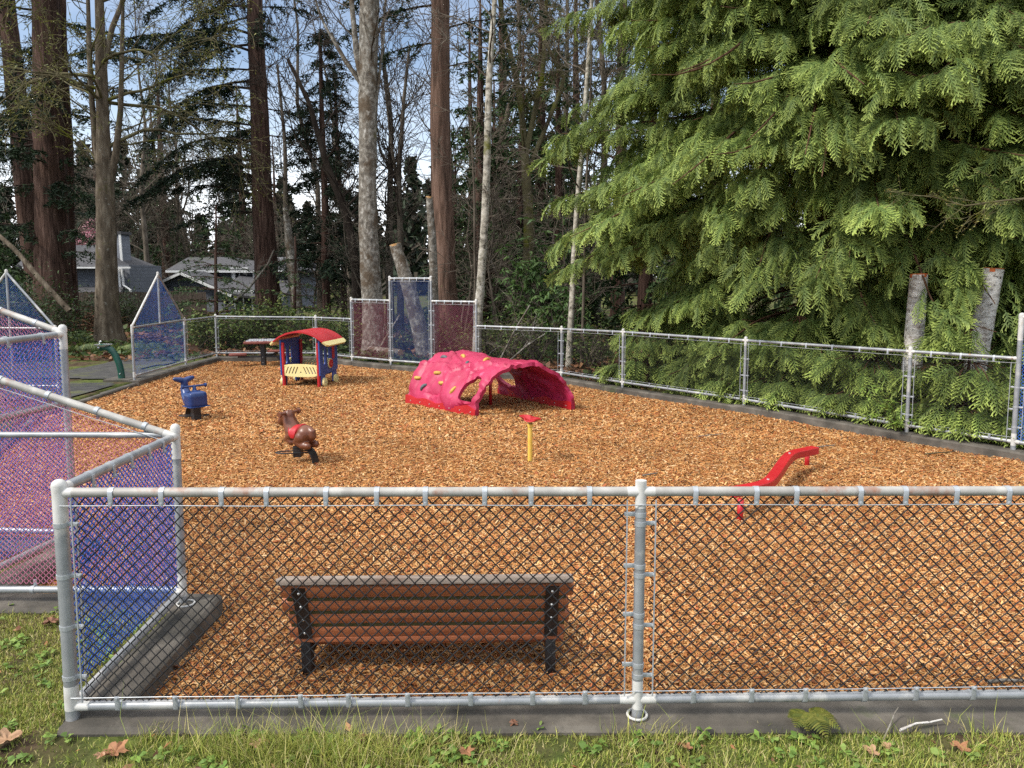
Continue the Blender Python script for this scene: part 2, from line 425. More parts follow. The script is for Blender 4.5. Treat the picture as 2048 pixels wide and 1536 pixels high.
def ground_material():
    m, nt, b = new_mat("soil_and_litter"); L = nt.links
    tc = nd(nt, "ShaderNodeTexCoord")
    def nz(s, d=8, r=0.6):
        n = nd(nt, "ShaderNodeTexNoise"); n.inputs["Scale"].default_value = s; n.inputs["Detail"].default_value = d; n.inputs["Roughness"].default_value = r
        L.new(tc.outputs["Object"], n.inputs["Vector"]); return n
    a = ramp(nt, [(0.3, (0.030, 0.020, 0.012)), (0.5, (0.065, 0.045, 0.028)), (0.7, (0.12, 0.085, 0.05))]); L.new(nz(9).outputs[0], a.inputs[0])
    g = ramp(nt, [(0.35, (0.040, 0.058, 0.014)), (0.65, (0.115, 0.135, 0.034))]); L.new(nz(14).outputs[0], g.inputs[0])
    k = ramp(nt, [(0.42, 0.0), (0.56, 1.0)]); L.new(nz(1.1).outputs[0], k.inputs[0])
    mx = nd(nt, "ShaderNodeMix", data_type='RGBA'); L.new(k.outputs[0], mx.inputs[0]); L.new(a.outputs[0], mx.inputs[6]); L.new(g.outputs[0], mx.inputs[7])
    L.new(mx.outputs[2], b.inputs["Base Color"]); b.inputs["Roughness"].default_value = 0.95; b.inputs["Specular IOR Level"].default_value = 0.1
    bp = nd(nt, "ShaderNodeBump"); bp.inputs["Strength"].default_value = 0.6; bp.inputs["Distance"].default_value = 0.02
    L.new(nz(40).outputs[0], bp.inputs["Height"]); L.new(bp.outputs[0], b.inputs["Normal"])
    return m
g_ob = np_mesh("ground", np.stack([GX, GY, GZ], -1).reshape(-1, 3), quads, ground_material(), smooth=True)
tag(g_ob, kind="structure")

# chip bed under the loose chips
def chip_material():
    m, nt, b = new_mat("bark_chip_bed"); L = nt.links
    tc = nd(nt, "ShaderNodeTexCoord")
    v = nd(nt, "ShaderNodeTexVoronoi"); v.inputs["Scale"].default_value = 85
    n0 = nd(nt, "ShaderNodeTexNoise"); n0.inputs["Scale"].default_value = 25; n0.inputs["Detail"].default_value = 4
    L.new(tc.outputs["Object"], n0.inputs["Vector"])
    va = nd(nt, "ShaderNodeVectorMath", operation='MULTIPLY_ADD'); va.inputs[1].default_value = (0.06, 0.06, 0.06)
    L.new(n0.outputs["Color"], va.inputs[0]); L.new(tc.outputs["Object"], va.inputs[2]); L.new(va.outputs[0], v.inputs["Vector"])
    sp = nd(nt, "ShaderNodeSeparateColor"); L.new(v.outputs["Color"], sp.inputs[0])
    rp = ramp(nt, [(0.0, (0.13, 0.048, 0.018)), (0.3, (0.28, 0.115, 0.034)), (0.65, (0.42, 0.195, 0.058)), (1.0, (0.56, 0.32, 0.12))])
    L.new(sp.outputs[0], rp.inputs[0]); L.new(rp.outputs[0], b.inputs["Base Color"])
    b.inputs["Roughness"].default_value = 0.85; b.inputs["Specular IOR Level"].default_value = 0.15
    bp = nd(nt, "ShaderNodeBump"); bp.inputs["Strength"].default_value = 0.9; bp.inputs["Distance"].default_value = 0.02
    L.new(sp.outputs[1], bp.inputs["Height"]); L.new(bp.outputs[0], b.inputs["Normal"])
    return m
cx = np.arange(-8, 8.5, 0.1); cy = np.arange(2.7, 17.5, 0.1)
CX, CY = np.meshgrid(cx, cy)
def chip_z(X, Y): return CHIP_Z + 0.016 * vnoise(np.asarray(X, float), np.asarray(Y, float), 0.55, 1.0)
CZ = chip_z(CX, CY)
keep = inside(CX, CY) | (edge_dist(CX, CY) < 0.13)
ci = np.arange(CX.size).reshape(CX.shape)
cq = np.stack([ci[:-1, :-1], ci[:-1, 1:], ci[1:, 1:], ci[1:, :-1]], -1).reshape(-1, 4)
cq = cq[keep.ravel()[cq].all(1)]
used = np.unique(cq); mp_ = np.full(CX.size, -1); mp_[used] = np.arange(len(used))
ob = np_mesh("chip_bed", np.stack([CX, CY, CZ], -1).reshape(-1, 3)[used], mp_[cq], chip_material(), smooth=True)
tag(ob, kind="structure")

# ------------------------------------------------------------------ kerb
def kerb():
    mb = MB(); n = len(POLY)
    area = sum(PXY[i][0] * PXY[(i + 1) % n][1] - PXY[(i + 1) % n][0] * PXY[i][1] for i in range(n))
    for i in range(n):
        a, b = POLY[i], POLY[(i + 1) % n]
        d = (b - a); l = d.length; d.normalize()
        inn = Vector((-d.y, d.x, 0)) * (1 if area > 0 else -1)
        wi, wo, top = 0.12, 0.13, 0.0
        e0 = e1 = 0.10
        if i == 0: wi, wo, e0 = 0.195, 0.045, 0.0
        if i in (1, 2): wi, wo = 0.14, 0.10
        if i in (4, 5): wi, wo, top = 0.08, 0.06, -0.05
        if i == n - 1: wi, wo, e1 = 0.165, 0.088, 0.02
        top -= 0.0035 * (i % 4)
        N = max(2, int(l / 0.35)); V = []; Fs = []
        for k in range(N + 1):
            p = a + d * (-e0 + (l + e0 + e1) * k / N)
            j = 0.006 * noise.noise(p * 1.7)
            for w, z in ((wi + j, -0.45), (wi + j, top - 0.018), (wi - 0.018 + j, top), (-wo + 0.02 + j, top), (-wo + j, top - 0.02), (-wo + j, -0.45)):
                V.append(p + inn * w + Vector((0, 0, z + j * 0.4)))
        for k in range(N):
            for q in range(5):
                Fs.append((k * 6 + q, k * 6 + q + 1, k * 6 + 7 + q, k * 6 + 6 + q))
        Fs.append((0, 5, 4, 3, 2, 1)); Fs.append(tuple(N * 6 + q for q in range(6)))
        mb.add(V, Fs)
    return mb.build("kerb", M['concrete'])
tag(kerb(), kind="structure")

# ------------------------------------------------------------------ loose bark chips
def rot_zyx(yaw, pitch, roll):
    cy_, sy_ = np.cos(yaw), np.sin(yaw); cp, sp = np.cos(pitch), np.sin(pitch); cr, sr = np.cos(roll), np.sin(roll)
    Rm = np.empty((len(yaw), 3, 3))
    Rm[:, 0, 0] = cy_ * cp; Rm[:, 0, 1] = cy_ * sp * sr - sy_ * cr; Rm[:, 0, 2] = cy_ * sp * cr + sy_ * sr
    Rm[:, 1, 0] = sy_ * cp; Rm[:, 1, 1] = sy_ * sp * sr + cy_ * cr; Rm[:, 1, 2] = sy_ * sp * cr - cy_ * sr
    Rm[:, 2, 0] = -sp; Rm[:, 2, 1] = cp * sr; Rm[:, 2, 2] = cp * cr
    return Rm

def instance(T, TF, Rm, S, P):
    """T (nv,3), S (n,) or (n,3), Rm (n,3,3), P (n,3) -> verts, faces"""
    n = len(P); S = np.asarray(S)
    if S.ndim == 1: S = S[:, None].repeat(3, 1)
    V = np.einsum('nij,nvj->nvi', Rm, T[None] * S[:, None, :]) + P[:, None, :]
    Fc = TF[None] + (np.arange(n) * len(T))[:, None, None]
    return V.reshape(-1, 3), Fc.reshape(-1, TF.shape[1])

def palette(n, cols, w, jit=0.12, rng=RNG):
    cols = np.array(cols); k = rng.choice(len(cols), n, p=np.array(w) / sum(w))
    return cols[k] * (1 + jit * rng.standard_normal((n, 1))).clip(0.4, 1.7)

CHIP_COLS = [(0.57, 0.345, 0.135), (0.46, 0.222, 0.068), (0.34, 0.138, 0.040), (0.17, 0.062, 0.023), (0.05, 0.028, 0.017), (0.62, 0.43, 0.215), (0.37, 0.120, 0.042)]
def chips(n, y0, y1, L, W, xs, zj):
    X = np.empty(0); Y = np.empty(0)
    while len(X) < n:
        y = RNG.uniform(y0, y1, n * 2); x = RNG.uniform(-1, 1, n * 2) * (xs * y + 0.6)
        ok = inside(x, y)
        X = np.concatenate([X, x[ok]]); Y = np.concatenate([Y, y[ok]])
    X = X[:n]; Y = Y[:n]
    k0 = edge_dist(X, Y)
    T = np.array([(-.5, -.5, 0), (.5, -.32, 0), (.44, .5, 0), (-.42, .36, 0), (-.5, -.5, 1), (.5, -.32, 1), (.44, .5, 1), (-.42, .36, 1)], float)
    TF = np.array([(4, 5, 6, 7), (0, 1, 5, 4), (1, 2, 6, 5), (2, 3, 7, 6), (3, 0, 4, 7)])
    S = np.stack([L * np.exp(0.38 * RNG.standard_normal(n)), W * np.exp(0.35 * RNG.standard_normal(n)), np.full(n, W * 0.3)], 1)
    Rm = rot_zyx(RNG.uniform(0, 2 * PI, n), RNG.normal(0, 0.30, n), RNG.normal(0, 0.35, n))
    Z = chip_z(X, Y) + RNG.uniform(0.0, zj, n)
    V, Fc = instance(T, TF, Rm, S, np.stack([X, Y, Z], 1))
    patch = vnoise(X, Y, 0.8, 3.0)
    c = palette(n, CHIP_COLS, [22, 32, 20, 6, 3, 10, 8]) * np.array([.93, .875, .89])
    c = c * (1 + 0.16 * patch[:, None])
    dk = RNG.random(n) < np.clip(0.08 * patch + 0.01, 0, 0.16)
    c[dk] = c[dk] * 0.35
    return V, Fc, np.repeat(c, 8, 0)
Vs, Fs_, Cs = [], [], []; off = 0
for a in ((115000, 2.95, 5.6, .030, .0080, .78, .018), (140000, 5.4, 9.2, .034, .0098, .75, .018), (120000, 9.0, 17.5, .046, .0145, .74, .02)):
    V, Fc, c = chips(*a); Vs.append(V); Fs_.append(Fc + off); Cs.append(c); off += len(V)
ob = np_mesh("bark_chips", np.concatenate(Vs), np.concatenate(Fs_), M['chip'], col=np.concatenate(Cs))
tag(ob, "loose golden brown bark chips covering the playground floor", "bark chips", kind="stuff")

# ------------------------------------------------------------------ asphalt path beyond the entrance
def path():
    xs = np.arange(-17, -4.0, .09); ys = np.arange(8.5, 21, .09); X, Y = np.meshgrid(xs, ys)
    y0 = gp(200, 800).y; y1 = gp(200, 738).y
    wob = .07 * vnoise(X, Y, .5, 3.0)
    far = (X > F1.x - 1.2) & (Y > y1 - .4)           # the path swings away behind the gabled panel
    xc = F1.x - .2 + .25 * (Y - y1)
    band = (Y > y0 + wob) & (Y < y1 + wob)
    tail = (Y >= y1 - .5) & (np.abs(X - (F1.x - 1.4) - .05 * (Y - y1)) < .75 + wob)
    moss = (np.abs(Y - gp(230, 761).y + .1 * (X - F1.x)) < .17 + wob) & (X > F1.x - 2.4)
    k = (band | tail) & ~inside(X, Y) & (edge_dist(X, Y) > .10) & ~moss
    ci = np.arange(X.size).reshape(X.shape); q = np.stack([ci[:-1, :-1], ci[:-1, 1:], ci[1:, 1:], ci[1:, :-1]], -1).reshape(-1, 4)
    q = q[k.ravel()[q].all(1)]; used = np.unique(q); mm = np.full(X.size, -1); mm[used] = np.arange(len(used))
    Z = ground_z(X, Y) + .022
    return np_mesh("asphalt_path", np.stack([X, Y, Z], -1).reshape(-1, 3)[used], mm[q], M['asphalt'], smooth=True)
tag(path(), kind="structure")
# ------------------------------------------------------------------ chain-link fences
def chain_mesh(name, a, b, h0, h1, tops, mat, parent, origin, pitch=0.0265, r=0.0022, sides=4):
    """woven zigzag wires between post a and post b; tops(t) gives the upper limit at 0<=t<=1, lower limit h0"""
    a = Vector((a.x, a.y, 0)); b = Vector((b.x, b.y, 0)); d = b - a; l = d.length; d.normalize()
    nrm = np.array([-d.y, d.x, 0]); dv = np.array([d.x, d.y, 0])
    ncol = int(l / pitch)
    V = []; Fq = []; off = 0
    for i in range(ncol):
        t = (i + 0.5) / ncol; top = tops(t)
        nk = int((top - h0) / pitch)
        if nk < 2: continue
        k = np.arange(nk + 1)
        xx = (i + ((k + i) % 2)) * pitch * l / (ncol * pitch)
        zz = h0 + k * ((top - h0) / nk)
        w = np.where((k + i) % 2 == 0, 1, -1) * r * 0.9
        P = np.array([a.x, a.y, 0]) + xx[:, None] * dv + w[:, None] * nrm; P[:, 2] = zz; P[:, 1] += zz * LEAN
        if sides == 4:
            o = np.array([nrm * r, np.array([0, 0, r * 1.4]), -nrm * r, np.array([0, 0, -r * 1.4])])
        else:
            o = np.array([nrm * r, np.array([0, 0, r * 1.4]) - nrm * r * .6, np.array([0, 0, -r * 1.4]) - nrm * r * .6])
        vv = (P[:, None, :] + o[None]).reshape(-1, 3)
        s = sides
        base = off + np.arange(nk)[:, None] * s; kk = np.arange(s)[None]; k2 = (kk + 1) % s
        Fq.append(np.stack([base + kk, base + k2, base + s + k2, base + s + kk], -1).reshape(-1, 4))
        V.append(vv); off += len(vv)
    return np_mesh(name, np.concatenate(V) - np.array(origin)[None], np.concatenate(Fq), mat, parent)

def clip_mesh(rr, drop=0.034):
    """a flat steel band wrapped over a rail with a bolted tail (local: rail along X through origin)"""
    mb = MB(); w = 0.011
    th = np.linspace(0, 2 * PI, 13)[:-1]
    for s in (-1, 1): pass
    V = []; Fs = []
    for x in (-w, w):
        for t in th: V.append((x, (rr + .003) * math.cos(t), (rr + .003) * math.sin(t)))
    n = 12
    for k in range(n): Fs.append((k, (k + 1) % n, n + (k + 1) % n, n + k))
    Fs.append(tuple(range(n))); Fs.append(tuple(range(n, 2 * n))[::-1])
    mb.add(V, Fs)
    mb.bbox((0, -rr - .001, -drop * .5 - .006), (2 * w, .006, drop + .03), .002)
    mb.cyl((0, -rr - .002, -drop - .012), (0, -rr - .012, -drop - .012), .008, .007, 8)
    return mb

def band_mesh(rr):
    """post band with a tab sticking out along +X"""
    mb = MB(); w = 0.010; n = 14; V = []; Fs = []
    for z in (-w, w):
        for k in range(n): V.append(((rr + .003) * math.cos(2 * PI * k / n), (rr + .003) * math.sin(2 * PI * k / n), z))
    for k in range(n): Fs.append((k, (k + 1) % n, n + (k + 1) % n, n + k))
    Fs.append(tuple(range(n))[::-1]); Fs.append(tuple(range(n, 2 * n)))
    mb.add(V, Fs)
    mb.bbox((rr + .022, 0, 0), (.05, .007, 2 * w), .002)
    mb.cyl((rr + .04, -.004, 0), (rr + .04, -.014, 0), .007, .006, 8)
    return mb

class Fence:
    def __init__(s, name, label, cat, a, group=None):
        s.o = Vector((a.x, a.y, 0)); s.t = thing(name, label, cat, s.o, 0, group); s.protos = {}
    def post(s, p, h, r=0.024, z0=-0.02, white_top=0.16, white_bot=0.10, cap=True, mat='galv', lean=0.0):
        q = Vector((p.x, p.y, 0)) - s.o
        V3 = lambda z: Vector((0, z * LEAN, z))
        mb = MB(); mb.cyl(q + V3(z0), q + V3(h - .012), r, r, 18)
        o = mb.build("post", M[mat], s.t, angle=40)
        if cap:
            c = MB(); c.lathe([(r * 1.10, -.035), (r * 1.12, -.006), (r * .95, .008), (r * .5, .018), (r * .1, .020)], q + V3(h - .012), 18)
            c.build("post_cap", M['white'], o, angle=40)
        if white_top:
            c = MB(); c.cyl(q + V3(h - white_top), q + V3(h - (.04 if cap else .010)), r * 1.035, r * 1.035, 18); c.build("paint_collar", M['white'], o, angle=40)
        if white_bot:
            c = MB(); c.cyl(q + V3(.04), q + V3(.04 + white_bot), r * 1.035, r * 1.035, 18); c.build("paint_collar", M['white'], o, angle=40)
        return o
    def rail(s, p0, p1, r=0.021, mat='galv', name="rail", welds=0.07):
        a = Vector(p0) - s.o; b = Vector(p1) - s.o
        mb = MB(); n = max(1, int((b - a).length / .5))
        mb.tube([a.lerp(b, k / n) for k in range(n + 1)], r, 16)
        o = mb.build(name, M[mat], s.t, angle=40)
        if welds:
            d = (b - a).normalized()
            for q, sg in ((a, 1), (b, -1)):
                c = MB(); c.tube([q + d * sg * .005, q + d * sg * welds * .6, q + d * sg * welds], [r * 1.05, r * 1.045, r * 1.005], 16); c.build("weld", M['white'], o, angle=40)
        return o
    def wire(s, p0, p1, name="tension_wire", r=0.0022, mat='clip'):
        a = Vector(p0) - s.o; b = Vector(p1) - s.o
        mb = MB(); n = 6
        mb.tube([a.lerp(b, k / n) + Vector((0, 0, .002 * math.sin(k * 2.1))) for k in range(n + 1)], r, 5)
        return mb.build(name, M[mat], s.t)
    def _copy(s, key, mk, M4, name):
        if key not in s.protos:
            o = mk().build(name, M['clip'], s.t, angle=40); s.protos[key] = o
        else:
            o = dup(s.protos[key], None, s.t)
        o.matrix_local = M4
        return o
    def clips(s, p0, p1, n, r=0.021, up=False, face=-1, start=.35, end=.35):
        a = Vector(p0) - s.o; b = Vector(p1) - s.o; d = (b - a).normalized(); l = (b - a).length
        y = Vector((-d.y, d.x, 0)).normalized() * (-face)
        z = d.cross(y); z = z if z.z > 0 else -z
        if up: z = -z; 
        x = y.cross(z)
        M3 = Matrix((x, y, z)).transposed().to_4x4()
        for k in range(n):
            t = (start + (l - start - end) * k / max(1, n - 1)) / l if n > 1 else .5
            t += random.uniform(-.012, .012)
            p = a.lerp(b, t)
            s._copy(('c', r), lambda: clip_mesh(r), Matrix.Translation(p) @ M3, "rail_clip")
    def bands(s, p, zs, d, r=0.024):
        q = Vector((p.x, p.y, 0)) - s.o; d = Vector((d.x, d.y, 0)).normalized()
        y = Vector((-d.y, d.x, 0))
        if y.y < 0: z = Vector((0, 0, 1))
        else: z = Vector((0, 0, 1))
        Mx = Matrix((d, y, z)).transposed().to_4x4()
        if y.y < 0: Mx = Matrix((d, -(-y), z)).transposed().to_4x4()
        for zz in zs:
            s._copy(('b', r), lambda: band_mesh(r), Matrix.Translation(q + Vector((0, zz * LEAN, zz))) @ Mx, "post_band")
    def mesh(s, a, b, h0, top, mat, pitch=0.0265, r=0.0022, name="chain_link_mesh", inset=0.035, sides=4):
        d = (b - a); d.z = 0; d.normalize()
        a2 = a + d * inset; b2 = b - d * inset
        tops = top if callable(top) else (lambda t: top)
        return chain_mesh(name, a2, b2, h0, None, tops, M[mat], s.t, s.o, pitch, r, sides)

def up(p, z): return Vector((p.x, p.y + LEAN * z, z))
hA = hz(117, 962, A1)            # corner post height
hRail = hz(125, 985, A1); hLow = hz(160, 1412, A1)
hM = hz(1289, 956, FM); hRailM = hz(1289, 983, FM); hLowM = hz(1275, 1398, FM)
RL = hRail; BL = 0.075

# 1. front fence, black mesh
fx = Fence("chain_link_fence", "front grey pipe fence with black wire mesh, bench behind it", "fence", A1)
fx.post(A1, hA, 0.029, white_top=.20, white_bot=.11)
fx.post(FM, hM, 0.0235, white_top=.13, white_bot=.13, cap=False)
fx.post(FR2, hM, 0.0235); fx.post(FR, hM, 0.029)
rr = 0.021
slope = (hRailM - hRail) / (FM - A1).length
def zr(p): return hRail + slope * (Vector((p.x, p.y, 0)) - Vector((A1.x, A1.y, 0))).length
slopeb = (hLowM - hLow) / (FM - A1).length
def zb(p): return hLow + slopeb * (Vector((p.x, p.y, 0)) - Vector((A1.x, A1.y, 0))).length
for a, b in ((A1, FM), (FM, FR2), (FR2, FR)):
    fx.rail(up(a, zr(a)), up(b, zr(b)), rr, 'rail_top', "top_rail", .06)
    fx.rail(up(a, zb(a)), up(b, zb(b)), rr, 'galv', "bottom_rail", .08)
    z0, z1 = zb(a) + .014, zr(a) - .023
    fx.mesh(a, b, z0, z1, 'wire_black', 0.0272, 0.0031, inset=.055 if a is not FM else .045)
    dn = Vector((0, -.026, 0))
    fx.wire(up(a, zr(a) - .052) + dn, up(b, zr(b) - .052) + dn)
    fx.wire(up(a, zb(a) + .050) + dn, up(b, zb(b) + .050) + dn)
    d = (b - a).normalized()
    for q, sg in ((a, 1), (b, -1)):
        e = q + d * sg * .062
        fx.wire(up(e, zb(q) + .03) + dn, up(e, zr(q) - .03) + dn, "tension_bar", .0035)
        fx.bands(q, [zr(q) - x for x in (.14, .37, .60, .83)] if sg > 0 else [zr(q) - x for x in (.10, .33, .55, .78)], d * sg, .029 if q is A1 else .0235)
    fx.clips(up(a, zr(a)), up(b, zr(b)), 10, rr, False, -1, .24, .22)
    fx.clips(up(a, zb(a)), up(b, zb(b)), 9, rr, True, -1, .24, .24)
mb = MB(); mb.tube([FM - fx.o + Vector((.043 * math.cos(t), .043 * math.sin(t), .008)) for t in np.linspace(0, 2 * PI, 21)[:-1]], .006, 8, closed=True)
mb.build("base_ring", M['white'], fx.t, smooth=True)

# 2. short blue side panel
fa = Fence("chain_link_fence", "blue mesh fence panel running back from the front corner post", "fence", A1)
hA2 = hz(348, 850, A2); rA2 = hz(345, 872, A2)
fa.post(A2, hA2, .025, white_top=.20, white_bot=.14)
rl0, rl1 = hRail + .012, rA2
fa.rail(up(A1, rl0), up(A2, rl1), .0225, 'galv', "top_rail")
fa.rail(up(A1, hLow), up(A2, .07), .0225, 'galv', "bottom_rail")
fa.mesh(A1, A2, .115, lambda t: rl0 + (rl1 - rl0) * t - .03, 'wire_blue', .0170, .0028, inset=.06)
dA = (A2 - A1).normalized(); sd = Vector((.026, 0, 0))
fa.wire(up(A1 + dA * .07, .07) + sd, up(A1 + dA * .07, rl0 - .03) + sd, "tension_bar", .0035)
fa.clips(up(A1, rl0), up(A2, rl1), 5, .0225, False, -1, .22, .2)
mb = MB(); mb.tube([A2 - fa.o + Vector((.05 * math.cos(t) + .03, .045 * math.sin(t) - .03, .006)) for t in np.linspace(0, 2 * PI, 21)[:-1]], .006, 8, closed=True)
mb.build("base_ring", M['white'], fa.t, smooth=True)

# 3. pink panel with a rising top rail
fb = Fence("chain_link_fence", "pink mesh fence panel with sloping top rail beside the lawn", "fence", A2)
topB = hz(0, 738, B3) + .06
fb.post(B3, topB + .05, .025)
eB = hz(200, 870, A2)
def bt(t): return rA2 - .005 + (topB - rA2 + .005) * t
fb.rail(up(A2, rA2 - .005), up(B3, topB), .0225, 'rail_top', "top_rail")
fb.rail(up(A2, eB), up(B3, eB), .018, 'galv', "middle_rail")
fb.rail(up(A2, .075), up(B3, .075), .021, 'galv', "bottom_rail")
fb.mesh(A2, B3, .11, lambda t: bt(t) - .03, 'wire_pink', .0172, .0020)
fb.clips(up(A2, rA2), up(B3, topB), 5, .0225, False, -1, .18, .1)
fb.clips(up(A2, .075), up(B3, .075), 4, .021, True, -1, .3, .2)
fb.wire(up(A2, rA2 - .045) + Vector((0, -.02, 0)), up(B3, topB - .045) + Vector((0, -.02, 0)))

# 4. taller blue panel behind the pink one
fd_ = Fence("chain_link_fence", "tall blue mesh fence panel behind the pink sloping panel", "fence", D5)
h5 = hz(131, 651, D5); t5 = hz(131, 668, D5); m5 = hz(138, 805, D5)
t3 = at(0, 682, gp(0, 1152).y).z
fd_.post(D5, h5, .026, white_top=.17)
fd_.rail(up(D5, t5), up(B3, t5 - .01), .0225, 'galv', "top_rail")
fd_.rail(up(D5, m5), up(B3, m5), .0225, 'galv', "middle_rail")
fd_.rail(up(D5, .075), up(B3, .075), .0225, 'galv', "bottom_rail")
fd_.mesh(D5, B3, .11, t5 - .03, 'wire_blue', .0170, .0027)
fd_.clips(up(D5, t5), up(B3, t5), 3, .0225, False, 1, .2, .2)

# 5. second pink sloping panel beyond it
fe = Fence("chain_link_fence", "second pink sloping mesh panel, beyond the tall blue panel", "fence", D5)
sE = (hz(0, 620, D5) - hz(130, 662, D5)) / (at(130, 660, D5.y).x - at(0, 618, D5.y).x)
LE = (E6 - D5).length
def et(t): return t5 + .01 + sE * LE * t
fe.post(E6, et(1) + .06, .025)
fe.rail(up(D5, et(0)), up(E6, et(1)), .0225, 'rail_top', "top_rail")
fe.rail(up(D5, .075), up(E6, .075), .021, 'galv', "bottom_rail")
fe.mesh(D5, E6, .11, lambda t: et(t) - .03, 'wire_pink', .0172, .0020)
fe.clips(up(D5, et(0)), up(E6, et(1)), 5, .0225, False, -1, .2, .2)

# 6. gabled blue panels on both sides of the entrance
def gable(a, b, he, ha, label, wire, both=True, base=True):
    f = Fence("chain_link_fence", label, "fence", a)
    mid = (a + b) / 2
    f.post(a, he + .05, .024); f.post(b, he + .05, .024)
    f.rail(up(a, he), up(b, he), .02, 'galv', "middle_rail")
    f.rail(up(a, .07), up(b, .07), .02, 'galv', "bottom_rail")
    f.rail(up(a, he + .02), up(mid, ha), .02, 'white', "gable_rail", 0)
    f.rail(up(b, he + .02), up(mid, ha), .02, 'galv', "gable_rail", 0)
    f.rail(up(mid, he if base else .03), up(mid, ha + .03), .02, 'galv', "gable_post", 0)
    c = MB(); c.lathe([(.024, -.04), (.026, 0), (.018, .02), (.004, .026)], up(mid, ha + .03) - f.o, 14); c.build("post_cap", M['white'], f.t, angle=40)
    f.mesh(a, b, .1, he - .02, wire, .0205, .0012, sides=3)
    f.mesh(a, b, he + .03, lambda t: he + (ha - he) * (1 - abs(2 * t - 1)) - .03, wire, .0205, .0012, name="gable_mesh", sides=3)
    return f
heF = hz(264, 652, F1) - .03
gable(F1, F2, hz(264, 655, F1), at(313, 549, (F1.y + F2.y) / 2).z, "blue mesh panel with pointed gable near the drinking fountain", 'wire_blue')
G0 = at(27, 772, 12.3); G0.z = 0
gable(G0 + Vector((-.83, .1, 0)), G0 + Vector((.80, -.05, 0)), at(112, 657, 12.3).z, at(27, 545, 12.3).z, "blue gabled mesh panel seen above the pink sloping rail", 'wire_blue', base=False)

# 7. back fences
def run(f, pts, ztop, wire, posts=True, rtop=None, clipn=3.2, bands=True, first=True, last=True, clips=True, ends=()):
    z0 = .085
    for i, p in enumerate(pts):
        if (i == 0 and not first) or (i == len(pts) - 1 and not last): continue
        f.post(p, ztop(i) + .055, .024, white_top=.13, white_bot=.12)
    for i in range(len(pts) - 1):
        a, b = pts[i], pts[i + 1]; d = (b - a).normalized(); l = (b - a).length
        f.rail(up(a, ztop(i)), up(b, ztop(i + 1)), .021, 'galv', "top_rail", .05)
        f.rail(up(a, z0), up(b, z0), .021, 'galv', "bottom_rail", .05)
        f.mesh(a, b, z0 + .025, lambda t: ztop(i) * (1 - t) + ztop(i + 1) * t - .035, wire, .0275, .0017, sides=3)
        dn = Vector((d.y, -d.x, 0)); dn = dn if dn.y < 0 else -dn; dn *= .024
        f.wire(up(a, ztop(i) - .05) + dn, up(b, ztop(i + 1) - .05) + dn, r=.003)
        f.wire(up(a, z0 + .05) + dn, up(b, z0 + .05) + dn, r=.003)
        for q, sg in ((a, 1), (b, -1)):
            e = q + d * sg * .065
            f.wire(up(e, z0) + dn, up(e, ztop(i) - .03) + dn, "tension_bar", .004)
            if bands: f.bands(q, [.22, .45, .70], d * sg, .024)
        if clips:
            n = max(2, int(l * clipn)); n = min(n, 8)
            f.clips(up(a, ztop(i)), up(b, ztop(i + 1)), n, .021, False, 1 if d.x > 0 and False else -1, .25, .25)
            f.clips(up(a, z0), up(b, z0), n, .021, True, -1, .25, .25)
zt = hz(430, 633, F3)
zl = [hz(368, 641, F2), hz(430, 633, F3), hz(632, 635, F4), hz(703, 638, Q1)]
f7 = Fence("chain_link_fence", "low back fence with black mesh behind the red roofed play train", "fence", F2)
run(f7, [F2, F3, F4, Q1], lambda i: zl[i], 'wire_black', first=False, last=False, clipn=1.2)

f8 = Fence("chain_link_fence", "stepped fence of three tall panels, maroon, navy, maroon", "fence", Q1)
z1 = hz(703, 599, Q1); z2 = hz(780, 557, Q2); z2b = hz(863, 557, Q3); z3 = hz(953, 604, Q4)
for p, h in ((Q1, z1), (Q2, z2), (Q3, z2b), (Q4, z3)): f8.post(p, h + .05, .027, white_top=.10, white_bot=.12)
for a, b, za, zc, w in ((Q1, Q2, z1, z1, 'wire_maroon'), (Q2, Q3, z2, z2b, 'wire_navy'), (Q3, Q4, z3, z3, 'wire_maroon')):
    f8.rail(up(a, za), up(b, zc), .023, 'galv', "top_rail", .06); f8.rail(up(a, .085), up(b, .085), .023, 'galv', "bottom_rail", .06)
    f8.mesh(a, b, .11, lambda t: za + (zc - za) * t - .035, w, .0205, .0024, sides=3)
    dn = Vector((0, -.026, 0))
    f8.wire(up(a, za - .06) + dn, up(b, zc - .06) + dn, r=.003)
    f8.clips(up(a, za), up(b, zc), 5, .023, False, -1, .15, .15)
    for q, sg in ((a, 1), (b, -1)):
        f8.wire(up(q, .08) + dn + (b - a).normalized() * sg * .065, up(q, za - .04) + dn + (b - a).normalized() * sg * .065, "tension_bar", .004)
        f8.bands(q, [.3, .6, .9, 1.2], (b - a) * sg, .027)

f9 = Fence("chain_link_fence", "long low fence with black mesh under the big cedar", "fence", Q4)
z9 = [hz(953, 652, Q4), hz(1124.6, 658, R1), hz(1248, 664, R2), hz(1490, 681, R3), hz(1822, 703, R4), hz(2034, 717, R5)]
run(f9, [Q4, R1, R2, R3, R4, R5], lambda i: z9[i], 'wire_black', first=False, last=False, clipn=2.9)

